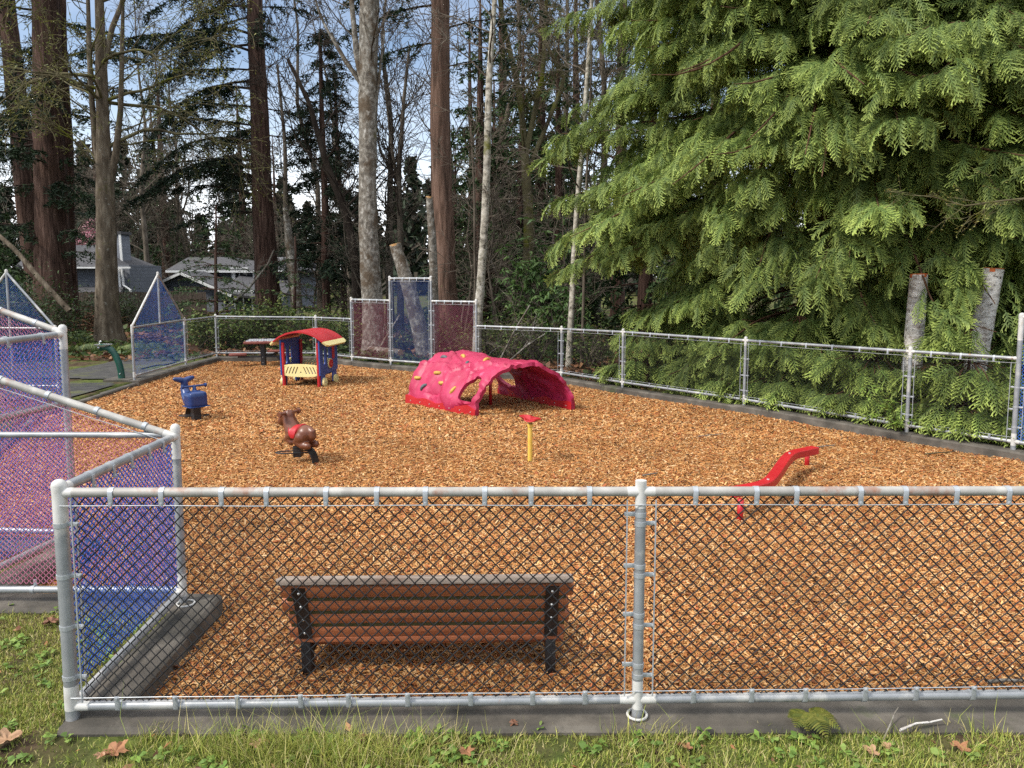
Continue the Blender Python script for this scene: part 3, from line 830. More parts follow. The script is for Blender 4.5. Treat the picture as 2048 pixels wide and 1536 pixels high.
f10 = Fence("chain_link_fence", "tall blue mesh panel at the end of the long cedar-side fence", "fence", R5)
zR = hz(2038, 634, R5)
f10.post(R5, zR + .04, .027, white_top=.30, white_bot=.14); f10.post(S1, zR + .04, .027); f10.post(S2, zR + .04, .027)
for a, b in ((R5, S1), (S1, S2)):
    f10.rail(up(a, zR), up(b, zR), .023, 'galv', "top_rail", .06); f10.rail(up(a, .085), up(b, .085), .023, 'galv', "bottom_rail", .06)
    f10.mesh(a, b, .11, zR - .035, 'wire_blue', .0200, .0023, sides=3)
f10.bands(R5, [.25, .48, .70], (S1 - R5), .027)
f10.wire(up(R5, .08) + (S1 - R5).normalized() * .07, up(R5, zR - .03) + (S1 - R5).normalized() * .07, "tension_bar", .004)
# ------------------------------------------------------------------ play equipment
CZ0 = CHIP_Z
# ---- bench (seen from behind)
def bench():
    pl = gp(617, 1347, CZ0); pr = gp(1100, 1341, CZ0)
    d = (pr - pl); ang = math.atan2(d.y, d.x); c = (pl + pr) / 2
    t = thing("park_bench", "slatted brown wooden bench with black brackets, facing the play area", "bench", (c.x, c.y, CZ0), ang)
    hw = d.length / 2
    Yt = c.y - 0.115; Yb = c.y - 0.02
    zt = at(840, 1160, Yt).z - CZ0; zb_ = at(840, 1274, Yb).z - CZ0
    L = 600 * px(Yt) * 1.05
    # back boards follow a reclined, slightly curved line: local y negative = towards lawn
    n = 4; hh = (zt - zb_)
    def bp(s): # s 0 bottom .. 1 top
        return -0.02 - 0.115 * max(0.0, s) ** 1.25, zb_ + hh * s
    edges = [(0.02, .190), (.262, .425), (.495, .660), (.735, .940)]
    for k, (s0, s1) in enumerate(edges):
        y0, z0 = bp(s0); y1, z1 = bp(s1)
        a = math.atan2(-(y1 - y0), z1 - z0)
        h = math.hypot(y1 - y0, z1 - z0)
        mb = MB(); mb.bbox((0.008 if k % 2 else -0.006, (y0 + y1) / 2 + .022, (z0 + z1) / 2), (L * (0.965 + .01 * k), .036, h), .006, Matrix.Rotation(a, 3, 'X'))
        o = mb.build("back_slat", M['bench_wood'], t, angle=40)
        ym, zm = bp(s1 + .028); me_ = MB(); me_.box((0, ym + .024, zm), (L * .955, .022, .020), Matrix.Rotation(a, 3, 'X')); me_.build("moss_gap_shade", M['moss_gap_wood'], o)  # mossy strip closes the slat gap and stands in for its shade
    y1, z1 = bp(1.0)
    mb = MB(); mb.bbox((0, y1 + .035, z1 - .004), (L, .085, .034), .008, Matrix.Rotation(R(-14), 3, 'X'))
    tag(mb.build("top_rail", M['bench_grey'], t, angle=40), "weathered grey top board")
    y0, z0 = bp(-.03)
    mb = MB(); mb.bbox((0, y0 + .045, z0), (L * .95, .09, .03), .006); mb.build("back_slat", M['bench_wood'], t, angle=40)
    # seat slats beyond the back
    for k in range(4):
        mb = MB(); mb.bbox((0, .09 + .095 * k, zb_ - .055 + .012 * k), (L * .96, .085, .036), .006)
        mb.build("seat_slat", M['bench_wood'], t, angle=40)
    for sx in (-1, 1):
        x = sx * hw
        br = MB(); P = []
        for s in np.linspace(0, .90, 6):
            y, z = bp(s); P.append((y - .004, z))
        for i in range(len(P) - 1):
            (ya, za), (yb, zc) = P[i], P[i + 1]
            w = .034
            br.add([(x - w, ya, za), (x + w, ya, za), (x + w, yb, zc), (x - w, yb, zc), (x - w, ya + .012, za), (x + w, ya + .012, za), (x + w, yb + .012, zc), (x - w, yb + .012, zc)],
                   [(0, 1, 2, 3), (4, 7, 6, 5), (0, 3, 7, 4), (1, 5, 6, 2)] + ([(0, 4, 5, 1)] if i == 0 else []) + ([(3, 2, 6, 7)] if i == len(P) - 2 else []))
        o = br.build("bracket", M['black'], t, angle=40)
        for s in (.10, .33, .57, .81):
            y, z = bp(s); b = MB(); b.cyl((x, y - .003, z), (x, y - .010, z), .008, .006, 10); b.build("bolt", M['bolt'], o, smooth=True)
        lg = MB(); lg.bbox((x, .005, (zb_ - .02) / 2 - .05), (.052, .075, zb_ + .08), .004)
        lg.bbox((x, .20, zb_ - .088), (.05, .40, .04), .004)
        lg.build("leg", M['black'], t, angle=40)
bench()

# ---- play train
def train():
    a = gp(568.5, 773, CZ0); b = gp(639, 774.5, CZ0)
    w = (b - a).length; ang = math.atan2(b.y - a.y, b.x - a.x)
    t = thing("play_train", "small blue and red play train carriage with curved red roof", "play train", ((a.x + b.x) / 2, (a.y + b.y) / 2, CZ0), ang - R(2))
    dl = .74; hw = w / 2 + .03; s = (a.y) / 13.6
    kz = px(a.y)
    def zz(v): return (773 - v) * kz
    zroof = zz(660); zs0 = zz(749); zs1 = zz(681)
    # red posts front and rear
    for y in (0, dl):
        for sx in (-1, 1):
            mb = MB(); mb.tube([(sx * (w / 2), y, -.05), (sx * (w / 2), y, zz(683))], .030, 14); mb.build("post", M['red'], t, angle=40)
    # blue side panels with two arched windows
    def arch(cx, cz, ww, hh, n=8, both=False):
        pts = [(cx - ww / 2, cz - hh / 2 + (ww / 2 if both else 0)), ]
        pts = []
        for k in range(n + 1): th = PI * k / n; pts.append((cx + ww / 2 * math.cos(th), cz + hh / 2 - ww / 2 + ww / 2 * math.sin(th)))
        for k in range(n + 1): th = PI + PI * k / n; pts.append((cx + ww / 2 * math.cos(th), cz - hh / 2 + ww / 2 + ww / 2 * math.sin(th)))
        return pts
    zh = zs1 + .03
    for sx in (-1, 1):
        x = sx * (w / 2 + .035)
        Mx = Matrix(((0, 0, 1, x), (1, 0, 0, 0), (0, 1, 0, 0), (0, 0, 0, 1)))
        out = [(-.03, zs0), (.08, zs0), (dl - .02, zs0 + .03), (dl + .03, zs0 + .06), (dl + .03, zh), (-.03, zh)]
        holes = [arch(.16, zs1 - .27, .11, .34), arch(.35, zs1 - .27, .11, .34)]
        mb = MB(); mb.plate(out, holes, .022, Mx); o = mb.build("side_panel", M['blue'], t, angle=40)
        ov = MB(); ov.plate(arch(.57, zs1 - .22, .10, .30), [], .014, Matrix.Translation((sx * .012, 0, 0)) @ Mx); ov.build("red_oval", M['red'], o, angle=40)
        cr = MB(); cr.cyl((x, .40, zs0 + .19), (x + sx * .035, .40, zs0 + .19), .095, .095, 24); cr.build("cream_disc", M['cream'], o, angle=40)
        rd = MB(); rd.cyl((x + sx * .03, .40, zs0 + .19), (x + sx * .05, .40, zs0 + .19), .078, .078, 24)
        for k in range(5):
            th = 2 * PI * k / 5; rd.cyl((x + sx * .05, .40 + .045 * math.cos(th), zs0 + .19 + .045 * math.sin(th)), (x + sx * .056, .40 + .045 * math.cos(th), zs0 + .19 + .045 * math.sin(th)), .008, .008, 8)
        rd.build("red_disc", M['red'], o, angle=40)
        for y in (.10, .62):
            bk = MB(); bk.plate([(y - .09, zs0 + .01), (y + .09, zs0 + .01), (y + .075, .05), (y, .0), (y - .075, .05)], [], .02, Mx); bk.build("wheel_bracket", M['blue'], t, angle=40)
            wl = MB(); wl.cyl((x + sx * .015, y, .085), (x + sx * .055, y, .085), .082, .082, 24); wo = wl.build("wheel", M['cream'], t, angle=40)
            hb = MB(); hb.cyl((x + sx * .05, y, .085), (x + sx * .06, y, .085), .015, .012, 10); hb.build("hub", M['bolt'], wo, angle=40)
    # cream front and rear panels with slanted slots
    ph = zz(727) - zz(751)
    for y in (-.005, dl):
        Mx = Matrix(((1, 0, 0, 0), (0, 0, -1, y), (0, 1, 0, 0), (0, 0, 0, 1)))
        z0 = zz(751); hw2 = w / 2 - .02
        out = [(-hw2, z0 + .015)] + [(-hw2 + 2 * hw2 * k / 10, z0 - .012 * math.sin(PI * k / 10)) for k in range(1, 10)] + [(hw2, z0 + .015), (hw2, z0 + ph - .02)] + [(hw2 - 2 * hw2 * k / 10, z0 + ph - .012 + .016 * math.sin(PI * k / 10)) for k in range(1, 10)] + [(-hw2, z0 + ph - .02)]
        holes = []
        sl = ph * .31
        for k in range(5):
            cx_ = .085 + .062 * k
            for sg in (-1, 1):
                h = sl if k < 4 else sl * .35; zc = z0 + ph * .5 + (0 if k < 4 else sl * .5)
                dx = .030 if k < 4 else .012
                tw = .0135
                q = [(sg * (cx_ - dx) - tw, zc + h), (sg * (cx_ - dx) + tw, zc + h), (sg * (cx_ + dx) + tw, zc - h), (sg * (cx_ + dx) - tw, zc - h)]
                holes.append(q)
        holes.append([(-.026, z0 + ph * .26), (.026, z0 + ph * .26), (0, z0 + ph * .45)])
        mb = MB(); mb.plate(out, holes, .02, Mx); o = mb.build("end_panel", M['cream'], t, angle=40)
        for bx in (-hw2 + .02, hw2 - .02):
            for bz in (z0 + .03, z0 + ph - .04):
                bb = MB(); bb.cyl((bx, y - .009, bz), (bx, y - .014, bz), .008, .006, 8); bb.build("bolt", M['black'], o)
    mb = MB(); mb.bbox((0, dl / 2, zs0 - .005), (w - .03, dl, .05), .008); mb.build("floor", M['blue'], t, angle=40)
    mb = MB(); mb.cyl((.10, dl * .72, 0), (.10, dl * .72, zz(668)), .018, .018, 10); mb.build("centre_pole", M['red'], t, smooth=True)
    # curved roof
    mb = MB(); W = w / 2 + .16; ze = zz(683.5); zc = zz(661.5); N = 22; y0, y1 = -.10, dl + .10
    def rp(u): # u -1..1
        Rr = (W * W + (zc - ze) ** 2) / (2 * (zc - ze)); x = u * W
        return x, zc - Rr + math.sqrt(Rr * Rr - x * x)
    V = []; Fs = []
    for k in range(N + 1):
        u = -1 + 2 * k / N; x, z = rp(u); rib = .004 if k % 3 == 0 else 0
        for y in (y0, y1): V.append((x, y, z + .022 + rib)); V.append((x, y, z - .006))
    for k in range(N):
        a_ = 4 * k; b_ = a_ + 4
        Fs += [(a_, b_, b_ + 2, a_ + 2), (a_ + 1, a_ + 3, b_ + 3, b_ + 1), (a_, a_ + 1, b_ + 1, b_), (a_ + 2, b_ + 2, b_ + 3, a_ + 3)]
    mb.add(V, Fs); rf = mb.build("roof", M['red'], t, angle=25)
    for sg in (-1, 1):
        x, z = rp(sg); x2, z2 = rp(sg * .93); dx, dz = (x - x2), (z - z2); l = math.hypot(dx, dz); dx /= l; dz /= l
        Mx = Matrix(((dx, 0, -dz, x), (0, 1, 0, 0), (dz, 0, dx, z + .012), (0, 0, 0, 1)))
        out = [(-.02, y0 - .01), (.06, y0 + .02), (.085, y0 + .10), (.085, y1 - .10), (.06, y1 - .02), (-.02, y1 + .01)]
        m2 = MB(); m2.plate(out, [], .03, Mx); m2.build("roof_edge", M['cream'], rf, angle=40)
train()

# ---- climbing dome
def dome():
    NL = gp(957, 834, CZ0); NR = gp(1143, 822, CZ0); FL = gp(818, 806, CZ0); FR_ = gp(996, 789, CZ0)
    c = (NL + NR + FL + FR_) / 4
    t = thing("climbing_dome", "low pink rock-like climbing tunnel with yellow and grey holds", "climbing dome", (c.x, c.y, CZ0))
    HT = .735
    def base(u, v, bulge=True):
        Lp = NL.lerp(FL, v); Rp = NR.lerp(FR_, v)
        s = (1 - math.cos(PI * u)) / 2
        s = .30 * u + .70 * s
        p = Lp.lerp(Rp, s)
        z = (HT + .04 * v - .02) * max(0, math.sin(PI * u)) ** .72
        return Vector((p.x - c.x, p.y - c.y, z))
    def facet(p):
        d, q = noise.voronoi(p * 3.0, distance_metric='DISTANCE', exponent=2)
        e = noise.noise(q[0] * 5.0)
        return e
    NU, NV = 96, 84
    def surf(u, v):
        p = base(u, v)
        du = base(min(1, u + .01), v) - base(max(0, u - .01), v); dv = base(u, min(1, v + .01)) - base(u, max(0, v - .01))
        n = dv.cross(du).normalized()
        if n.z < 0 and u > .1 and u < .9: n = -n
        if u <= .1 and n.x > 0: n = -n
        if u >= .9 and n.x < 0: n = -n
        q = Vector((p.x * 1.0, p.y, p.z))
        # tilted facets: plane per voronoi cell gives rock-like creases
        dd, pts = noise.voronoi(q * 2.0 + Vector((4, 1, 2)))
        k0 = pts[0]; rel = (q * 2.0 + Vector((4, 1, 2))) - k0
        g = Vector((noise.noise(k0 * 7.1), noise.noise(k0 * 5.3 + Vector((3, 0, 0))), noise.noise(k0 * 6.7 + Vector((0, 5, 0)))))
        edge = min(1, (dd[1] - dd[0]) / .11)
        disp = .165 * rel.dot(g) * edge + .022 * noise.noise(q * 2.1) + .012 * noise.noise(q * 9)
        # long raised rib running diagonally
        for (u0, s_, w_) in ((.16, .30, .012), (.40, -.16, .012), (.60, .28, .012)):
            dline = abs(u - (u0 + s_ * v))
            disp += .028 * math.exp(-(dline / w_) ** 2)
        fade = min(1, p.z / .12)
        return p + n * disp * (.25 + .75 * fade), n
    def scal(u, near):
        return .028 * noise.noise(Vector((u * 11, 3 if near else 8, 0))) + .016 * noise.noise(Vector((u * 27, 5, near)))
    holes = [[(.055, .07), (.12, .045), (.185, .07), (.225, .13), (.21, .20), (.15, .255), (.10, .275), (.058, .26), (.048, .16)],
             [(.80, .74), (.87, .69), (.945, .72), (.955, .84), (.93, .93), (.85, .94), (.79, .86)]]
    def inpoly(u, v, P):
        cc = False
        for i in range(len(P)):
            (x1, y1), (x2, y2) = P[i], P[(i + 1) % len(P)]
            if (y1 > v) != (y2 > v) and u < (x2 - x1) * (v - y1) / (y2 - y1) + x1: cc = not cc
        return cc
    V = []; uv = []
    for j in range(NV + 1):
        for i in range(NU + 1):
            u = i / NU; v = j / NV
            va = v; m = scal(u, 1) * (1 - v) + scal(u, 0) * v
            va = v + m
            p, n = surf(u, va); V.append(p); uv.append((u, v))
    # hole boundaries snapped to the polygon for a clean edge
    Fs = []
    for j in range(NV):
        for i in range(NU):
            u = (i + .5) / NU; v = (j + .5) / NV
            if any(inpoly(u, v, P) for P in holes): continue
            a = j * (NU + 1) + i
            Fs.append((a, a + NU + 1, a + NU + 2, a + 1))
    usedset = set(k for f in Fs for k in f)
    cnt = {}
    for f in Fs:
        for k in range(4):
            e = tuple(sorted((f[k], f[(k + 1) % 4]))); cnt[e] = cnt.get(e, 0) + 1
    nb = {}
    for e, n_ in cnt.items():
        if n_ == 1:
            nb.setdefault(e[0], []).append(e[1]); nb.setdefault(e[1], []).append(e[0])
    for it in range(4):
        W = {}
        for k, l in nb.items():
            u, v = uv[k]
            if .04 < u < .96 and .02 < v < .985 and len(l) == 2: W[k] = V[k] * .4 + (V[l[0]] + V[l[1]]) * .3
        for k, p in W.items(): V[k] = p
    mb = MB(); mb.add(V, Fs)
    ob = mb.build("tmp_shell", M['plastic_pink'])
    md = ob.modifiers.new("s", 'SOLIDIFY'); md.thickness = .055; md.offset = -1
    me = eval_mesh(ob); bpy.data.objects.remove(ob)
    me.polygons.foreach_set("use_smooth", [True] * len(me.polygons)); me.set_sharp_from_angle(angle=R(32))
    me.materials.clear(); me.name = "shell"
    sh = link_mesh("shell", me, M['plastic_pink'], t)
    # red base strips with bolts
    for a_, b_, sg in ((NL, FL, -1), (NR, FR_, 1)):
        a = a_ - c; b = b_ - c; a.z = b.z = 0
        d = (b - a); l = d.length; d.normalize(); n = Vector((-d.y, d.x, 0)); n = n if n.x * sg > 0 else -n
        V = []; Fs2 = []; N = 24
        for k in range(N + 1):
            p = a + d * (l * k / N); h = .125 + .018 * math.sin(k * .9 + sg) + .012 * math.sin(k * .37)
            V += [p + n * .075 + Vector((0, 0, -.03)), p + n * .070 + Vector((0, 0, h)), p - n * .012 + Vector((0, 0, h)), p - n * .012 + Vector((0, 0, -.03))]
        for k in range(N):
            for q in range(4): Fs2.append((4 * k + q, 4 * k + (q + 1) % 4, 4 * k + 4 + (q + 1) % 4, 4 * k + 4 + q))
        Fs2 += [(0, 3, 2, 1), (4 * N, 4 * N + 1, 4 * N + 2, 4 * N + 3)]
        m2 = MB(); m2.add(V, Fs2); st = m2.build("base_strip", M['red'], t, angle=40)
        for k in range(7):
            p = a + d * (l * (k + .4) / 7)
            m3 = MB()
            m3.cyl(p + n * .07 + Vector((0, 0, .07)), p + n * .082 + Vector((0, 0, .07)), .010, .008, 8)
            m3.cyl(p - n * .01 + Vector((0, 0, .07)), p - n * .022 + Vector((0, 0, .07)), .010, .008, 8)
            m3.build("bolt", M['bolt'], st)
    # climbing holds
    grid = [(a / 50, b_ / 40, proj(surf(a / 50, b_ / 40)[0] + t.location)) for a in range(1, 31) for b_ in range(1, 40)]
    def find(u, v): return min(grid, key=lambda g: (g[2][0] - u) ** 2 + (g[2][1] - v) ** 2)[:2]
    holds = [find(u, v) + (m_,) for u, v, m_ in ((838, 758, 'hold_y'), (851, 777, 'hold_g'), (878, 748, 'hold_y'), (888, 720, 'hold_g'), (888, 769, 'hold_y'), (926, 721, 'hold_y'), (933, 734, 'hold_g'), (909, 780, 'hold_y'), (976, 726, 'hold_y'))]
    for k, (u, v, mt) in enumerate(holds):
        p, n = surf(u, v)
        q = Matrix.Rotation(random.uniform(0, 6), 3, n) @ n.to_track_quat('Z', 'Y').to_matrix()
        m4 = MB(); P = []
        rad = []
        for j in range(9):
            th = -1.3 + 2.6 * j / 8
            P.append(Vector((.052 * math.sin(th), .018 * math.cos(th) , .018 + .026 * math.cos(th * 1.1)))); rad.append(.014 + .010 * math.cos(th))
        m4.tube(P, rad, 10)
        m4.tube([Vector((x, .018 + .02 - .02, .006)) for x in (-.045, 0, .045)], [.016, .026, .016], 10)
        m4.tube([Vector((x, -.022, .012 + .012 * (1 - abs(x) / .05))) for x in (-.045, -.02, .02, .045)], [.008, .013, .013, .008], 8)
        m5 = MB(); m5.add([q @ Vector(a) * 1.30 + p + n * .004 for a in m4.v], m4.f)
        m5.build("climbing_hold", M[mt], t, smooth=True)
    # ridge bolts on top and inner bolts
    m6 = MB()
    for k in range(9):
        p, n = surf(.535, .10 + .09 * k); m6.cyl(p - n * .002, p + n * .012, .011, .009, 8)
    m6.build("ridge_bolts", M['bolt'], t)
    pc = gp(981, 812, CZ0) - c; top, _ = surf(.56, .30)
    m7 = MB(); m7.cyl((pc.x, pc.y, -.04), (pc.x, pc.y, HT - .10), .026, .026, 14); m7.build("support_pole", M['red'], t, smooth=True)
dome()

# ---- spring riders
def spring_base(t, mat, path, width, axis):
    """C-shaped flat steel spring: path of (s,z) along direction axis"""
    ax = Vector(axis).normalized(); sd = Vector((-ax.y, ax.x, 0)) * width / 2
    V = []; Fs = []
    P = [ax * s + Vector((0, 0, z)) for s, z in path]
    T, A, B = frames([tuple(p) for p in P])
    for i, p in enumerate(P):
        tn = Vector(T[i]); nn = tn.cross(sd.normalized()) * .007
        V += [p + sd + nn, p - sd + nn, p - sd - nn, p + sd - nn]
    for i in range(len(P) - 1):
        for q in range(4): Fs.append((4 * i + q, 4 * i + (q + 1) % 4, 4 * i + 4 + (q + 1) % 4, 4 * i + 4 + q))
    Fs += [(0, 3, 2, 1), tuple(4 * (len(P) - 1) + q for q in range(4))]
    mb = MB(); mb.add(V, Fs); return mb.build("leaf_spring", mat, t, angle=50)

def foot_loop(t, c, ax, L, W, z):
    ax = Vector(ax).normalized(); sd = Vector((-ax.y, ax.x, 0)); P = []
    for k in range(28):
        th = 2 * PI * k / 28; x = math.copysign(abs(math.cos(th)) ** .6, math.cos(th)) * L; y = math.copysign(abs(math.sin(th)) ** .8, math.sin(th)) * W
        P.append(Vector(c) + ax * x + sd * y + Vector((0, 0, z)))
    mb = MB(); mb.tube(P, .008, 8, closed=True); return mb.build("foot_rest", M['black'], t, smooth=True)

def horse():
    g = gp(626, 931, CZ0); k = px(g.y)
    # local frame: +x = picture right, y = away; horse looks away to the upper left
    hd = Vector((-.87, .49, 0)).normalized(); side = Vector((-hd.y, hd.x, 0)); rt = -side
    c = g + Vector((-33 * k, .10, 0))
    t = thing("spring_horse", "brown horse spring rider with red saddle", "spring rider", (c.x, c.y, CZ0))
    def P(f, s, z): return hd * f * .86 + rt * s * .86 + Vector((0, 0, .198 + (z - .19) * .88 if z > .19 else z))
    b = [
        ('s', P(-.125, 0, .355), .102, (1, 1, 1.0)),
        ('c', [P(-.12, 0, .35), P(0, 0, .34), P(.08, 0, .36)], [.10, .086, .094]),
        ('c', [P(.08, 0, .37), P(.13, 0, .46), P(.165, 0, .55)], [.100, .084, .068]),      # neck
        ('c', [P(.155, 0, .565), P(.225, 0, .545), P(.285, 0, .475)], [.068, .062, .050]),    # head
        ('c', [P(.14, -.03, .60), P(.135, -.036, .64)], [.016, .008]),
        ('c', [P(.14, .03, .60), P(.135, .036, .64)], [.016, .008]),
        ('c', [P(.16, 0, .61), P(.095, 0, .53), P(.045, 0, .45)], [.020, .026, .016]),      # mane
        ('c', [P(-.20, 0, .43), P(-.245, 0, .40), P(-.245, 0, .33), P(-.225, 0, .285)], [.028, .040, .044, .024]),  # tail
    ]
    for s in (-1, 1):
        b += [('c', [P(-.11, .045 * s, .32), P(-.04, .065 * s, .245), P(-.15, .07 * s, .222), P(-.225, .07 * s, .225)], [.085, .055, .046, .040]),    # folded hind leg
              ('c', [P(.08, .05 * s, .33), P(.135, .06 * s, .275), P(.07, .06 * s, .24)], [.06, .044, .036])]
    blob("body", b, M['brown'], t, .009, 4)
    sd = MB(); N = 14
    V = []; Fs = []
    for i in range(9):
        f = -.075 + .165 * i / 8
        for j in range(N + 1):
            th = -1.85 + 3.7 * j / N; sh = math.sqrt(max(.04, 1 - (abs(th) / 1.92) ** 2.2))
            rr_ = .112 + (.022 if i in (0, 8) else .0) * math.cos(th)
            ff = .008 + (f - .008) * sh
            V.append(P(ff - .01, rr_ * math.sin(th) * 1.0, .342 + rr_ * math.cos(th) * 1.0))
    for i in range(8):
        for j in range(N): a = i * (N + 1) + j; Fs.append((a, a + 1, a + N + 2, a + N + 1))
    sd.add(V, Fs); o = sd.build("tmp", M['red']); md = o.modifiers.new("s", 'SOLIDIFY'); md.thickness = .018; md.offset = 0
    me = eval_mesh(o); bpy.data.objects.remove(o); me.polygons.foreach_set("use_smooth", [True] * len(me.polygons)); me.materials.clear(); me.set_sharp_from_angle(angle=R(50))
    link_mesh("saddle", me, M['red'], t)
    hb = MB(); hb.tube([P(.15, s, .60) for s in (-.15, -.05, .05, .15)], .017, 12)
    for s in (-1, 1): hb.tube([P(.15, .145 * s, .60), P(.15, .155 * s, .60), P(.15, .175 * s, .60)], [.030, .034, .030], 12)
    hb.build("handlebar", M['brown'], t, angle=50)
    sp = [(-.02, .17)] + [(-.06 + .20 * math.sin(th), .17 - .19 + .19 * math.cos(th)) for th in np.linspace(0.35, PI * .52, 9)]
    back = -hd
    path_ = [(-.05, .185), (.03, .195), (.09, .19), (.14, .165), (.18, .12), (.20, .06), (.205, 0), (.20, -.06)]
    spring_base(t, M['black'], path_, .11, Vector((.95, -.31, 0)))
    pl = MB(); pl.bbox(P(.02, 0, .135), (.09, .10, .12), .006); pl.build("mount_block", M['black'], t)
    foot_loop(t, P(.02, 0, 0) + Vector((-.05, 0, 0)), (1, .12, 0), .19, .055, .125)
horse()

def whale():
    g = gp(386, 842, CZ0); k = px(g.y)
    fw = Vector((.75, -.66, 0)).normalized(); rt = Vector((fw.y, -fw.x, 0))   # faces camera-right
    t = thing("spring_whale", "blue whale spring rider with raised tail fluke", "spring rider", (g.x, g.y + .05, CZ0))
    e = (0, 0, math.atan2(fw.y, fw.x))
    def P(f, s, z): return fw * f + rt * s + Vector((0, 0, z))
    b = [('b', tuple(P(.085, 0, .315)), (.24, .27, .24), .055, e),
         ('c', [P(.06, 0, .31), P(-.10, 0, .29), P(-.20, 0, .345)], [.135, .105, .075]),
         ('c', [P(-.19, 0, .34), P(-.25, 0, .44), P(-.245, 0, .55)], [.078, .058, .046]),
         ('c', [P(.07, 0, .42), P(.055, 0, .50)], [.035, .024])]
    for s in (-1, 1):
        b.append(('c', [P(-.245, 0, .55), P(-.25, .07 * s, .572), P(-.255, .13 * s, .588)], [.045, .042, .030]))
    blob("body", b, M['whale_blue'], t, .009, 4)
    hb = MB(); hb.tube([P(.055, s, .505) for s in (-.16, 0, .16)], .015, 12)
    for s in (-1, 1): hb.tube([P(.055, .155 * s, .505), P(.055, .165 * s, .505), P(.055, .18 * s, .505)], [.026, .030, .026], 12)
    hb.build("handlebar", M['whale_blue'], t, angle=50)
    mouth = MB(); mouth.bbox(P(.085, 0, .222), (.262, .292, .012), .004, Matrix.Rotation(e[2], 3, 'Z')); mouth.build("mouth_line", M['whale_blue'], t)
    spring_base(t, M['black'], [(.10, .20), (.02, .205), (-.06, .20), (-.13, .16), (-.165, .09), (-.17, .01), (-.16, -.05)], .10, fw)
    pl = MB(); pl.bbox(P(.06, 0, .12), (.10, .11, .20), .006, Matrix.Rotation(e[2], 3, 'Z')); pl.build("mount_block", M['black'], t)
    foot_loop(t, P(.0, 0, 0), (1, .15, 0), .205, .06, .075)
whale()

# ---- spinner seat
def spinner():
    g = gp(1060, 924, CZ0); k = px(g.y)
    t = thing("spinner_seat", "red three-lobed spinner seat on a yellow post", "spinner seat", (g.x, g.y, CZ0))
    h = (924 - 843) * k
    mb = MB(); mb.tube([(0, 0, -.04), (0, 0, h)], .026, 16); mb.cyl((0, 0, h - .03), (0, 0, h), .032, .032, 16); mb.build("post", M['yellow'], t, angle=40)
    V = []; Fs = []; N = 72; Mr = 10
    for side in (0, 1):
        for i in range(Mr + 1):
            r = i / Mr
            for j in range(N):
                th = 2 * PI * j / N
                lob = max(0.0, .5 + .5 * math.cos(3 * (th - .45)))
                rad = .135 * (.60 + .42 * lob ** .8)
                rr_ = rad * r
                z = .018 + .040 * (r ** 2) * (1 - lob) + .030 * lob * r ** 2.2 * (1 if abs(((th - .45 + PI) % (2 * PI)) - PI) < 1.0 or True else 0)
                z += .035 * max(0, math.cos(th - 2.5)) * r ** 2
                zz_ = h + z + (.026 * math.sqrt(max(0, 1 - r ** 4)) if side else 0)
                V.append((rr_ * math.cos(th), rr_ * math.sin(th), zz_))
    O = (Mr + 1) * N
    for i in range(Mr):
        for j in range(N):
            j2 = (j + 1) % N; a = i * N + j; b_ = i * N + j2; c_ = (i + 1) * N + j2; d_ = (i + 1) * N + j
            Fs.append((a, d_, c_, b_)); Fs.append((O + a, O + b_, O + c_, O + d_))
    mb = MB(); mb.add(V, Fs); mb.build("seat", M['red'], t, smooth=True)
spinner()

# ---- zig-zag balance beam
def beam():
    z = .31
    g1 = gp(1481, 1043, CZ0); g2 = gp(1615, 933, CZ0)
    z1 = at(1478, 975, g1.y).z; z2 = at(1617, 893, g2.y).z
    za = (z1 + z2) / 2
    pts = [gp(1462, 977, za), gp(1538, 962, za), gp(1578, 904, za), gp(1630, 893, za)]
    t = thing("balance_beam", "red zig-zag balance beam on short posts", "balance beam", (g1.x, g1.y, CZ0))
    V = []; Fs = []; w = .050; hh = .072
    P2 = []
    for i in range(len(pts) - 1):
        for k in range(6): P2.append(pts[i].lerp(pts[i + 1], k / 6))
    P2.append(pts[-1])
    for it in range(2):
        P2 = [P2[0]] + [P2[i] * .5 + (P2[i - 1] + P2[i + 1]) * .25 for i in range(1, len(P2) - 1)] + [P2[-1]]
    T, A, B = frames([tuple(p) for p in P2])
    for i, p in enumerate(P2):
        n = Vector((-T[i][1], T[i][0], 0)).normalized()
        q = p - t.location
        for s, zz_ in ((1, -hh), (1, -.006), (.9, 0), (-.9, 0), (-1, -.006), (-1, -hh)): V.append(q + n * w * s + Vector((0, 0, zz_)))
    for i in range(len(P2) - 1):
        for k in range(6): Fs.append((6 * i + k, 6 * i + (k + 1) % 6, 6 * i + 6 + (k + 1) % 6, 6 * i + 6 + k))
    Fs += [tuple(range(6))[::-1], tuple(6 * (len(P2) - 1) + k for k in range(6))]
    mb = MB(); mb.add(V, Fs); o = mb.build("beam", M['red'], t, angle=30)
    for g in (g1, g2):
        q = g - t.location; m2 = MB(); m2.cyl((q.x, q.y + .02, -.05), (q.x, q.y + .02, za - CZ0 - hh + .004), .026, .026, 16); m2.build("post", M['red'], t, smooth=True)
    for i in (6, 12):
        q = P2[i] - t.location; m3 = MB(); m3.cyl(q + Vector((0, 0, -.001)), q + Vector((0, 0, .006)), .012, .010, 10); m3.build("bolt", M['bolt'], t)
beam()

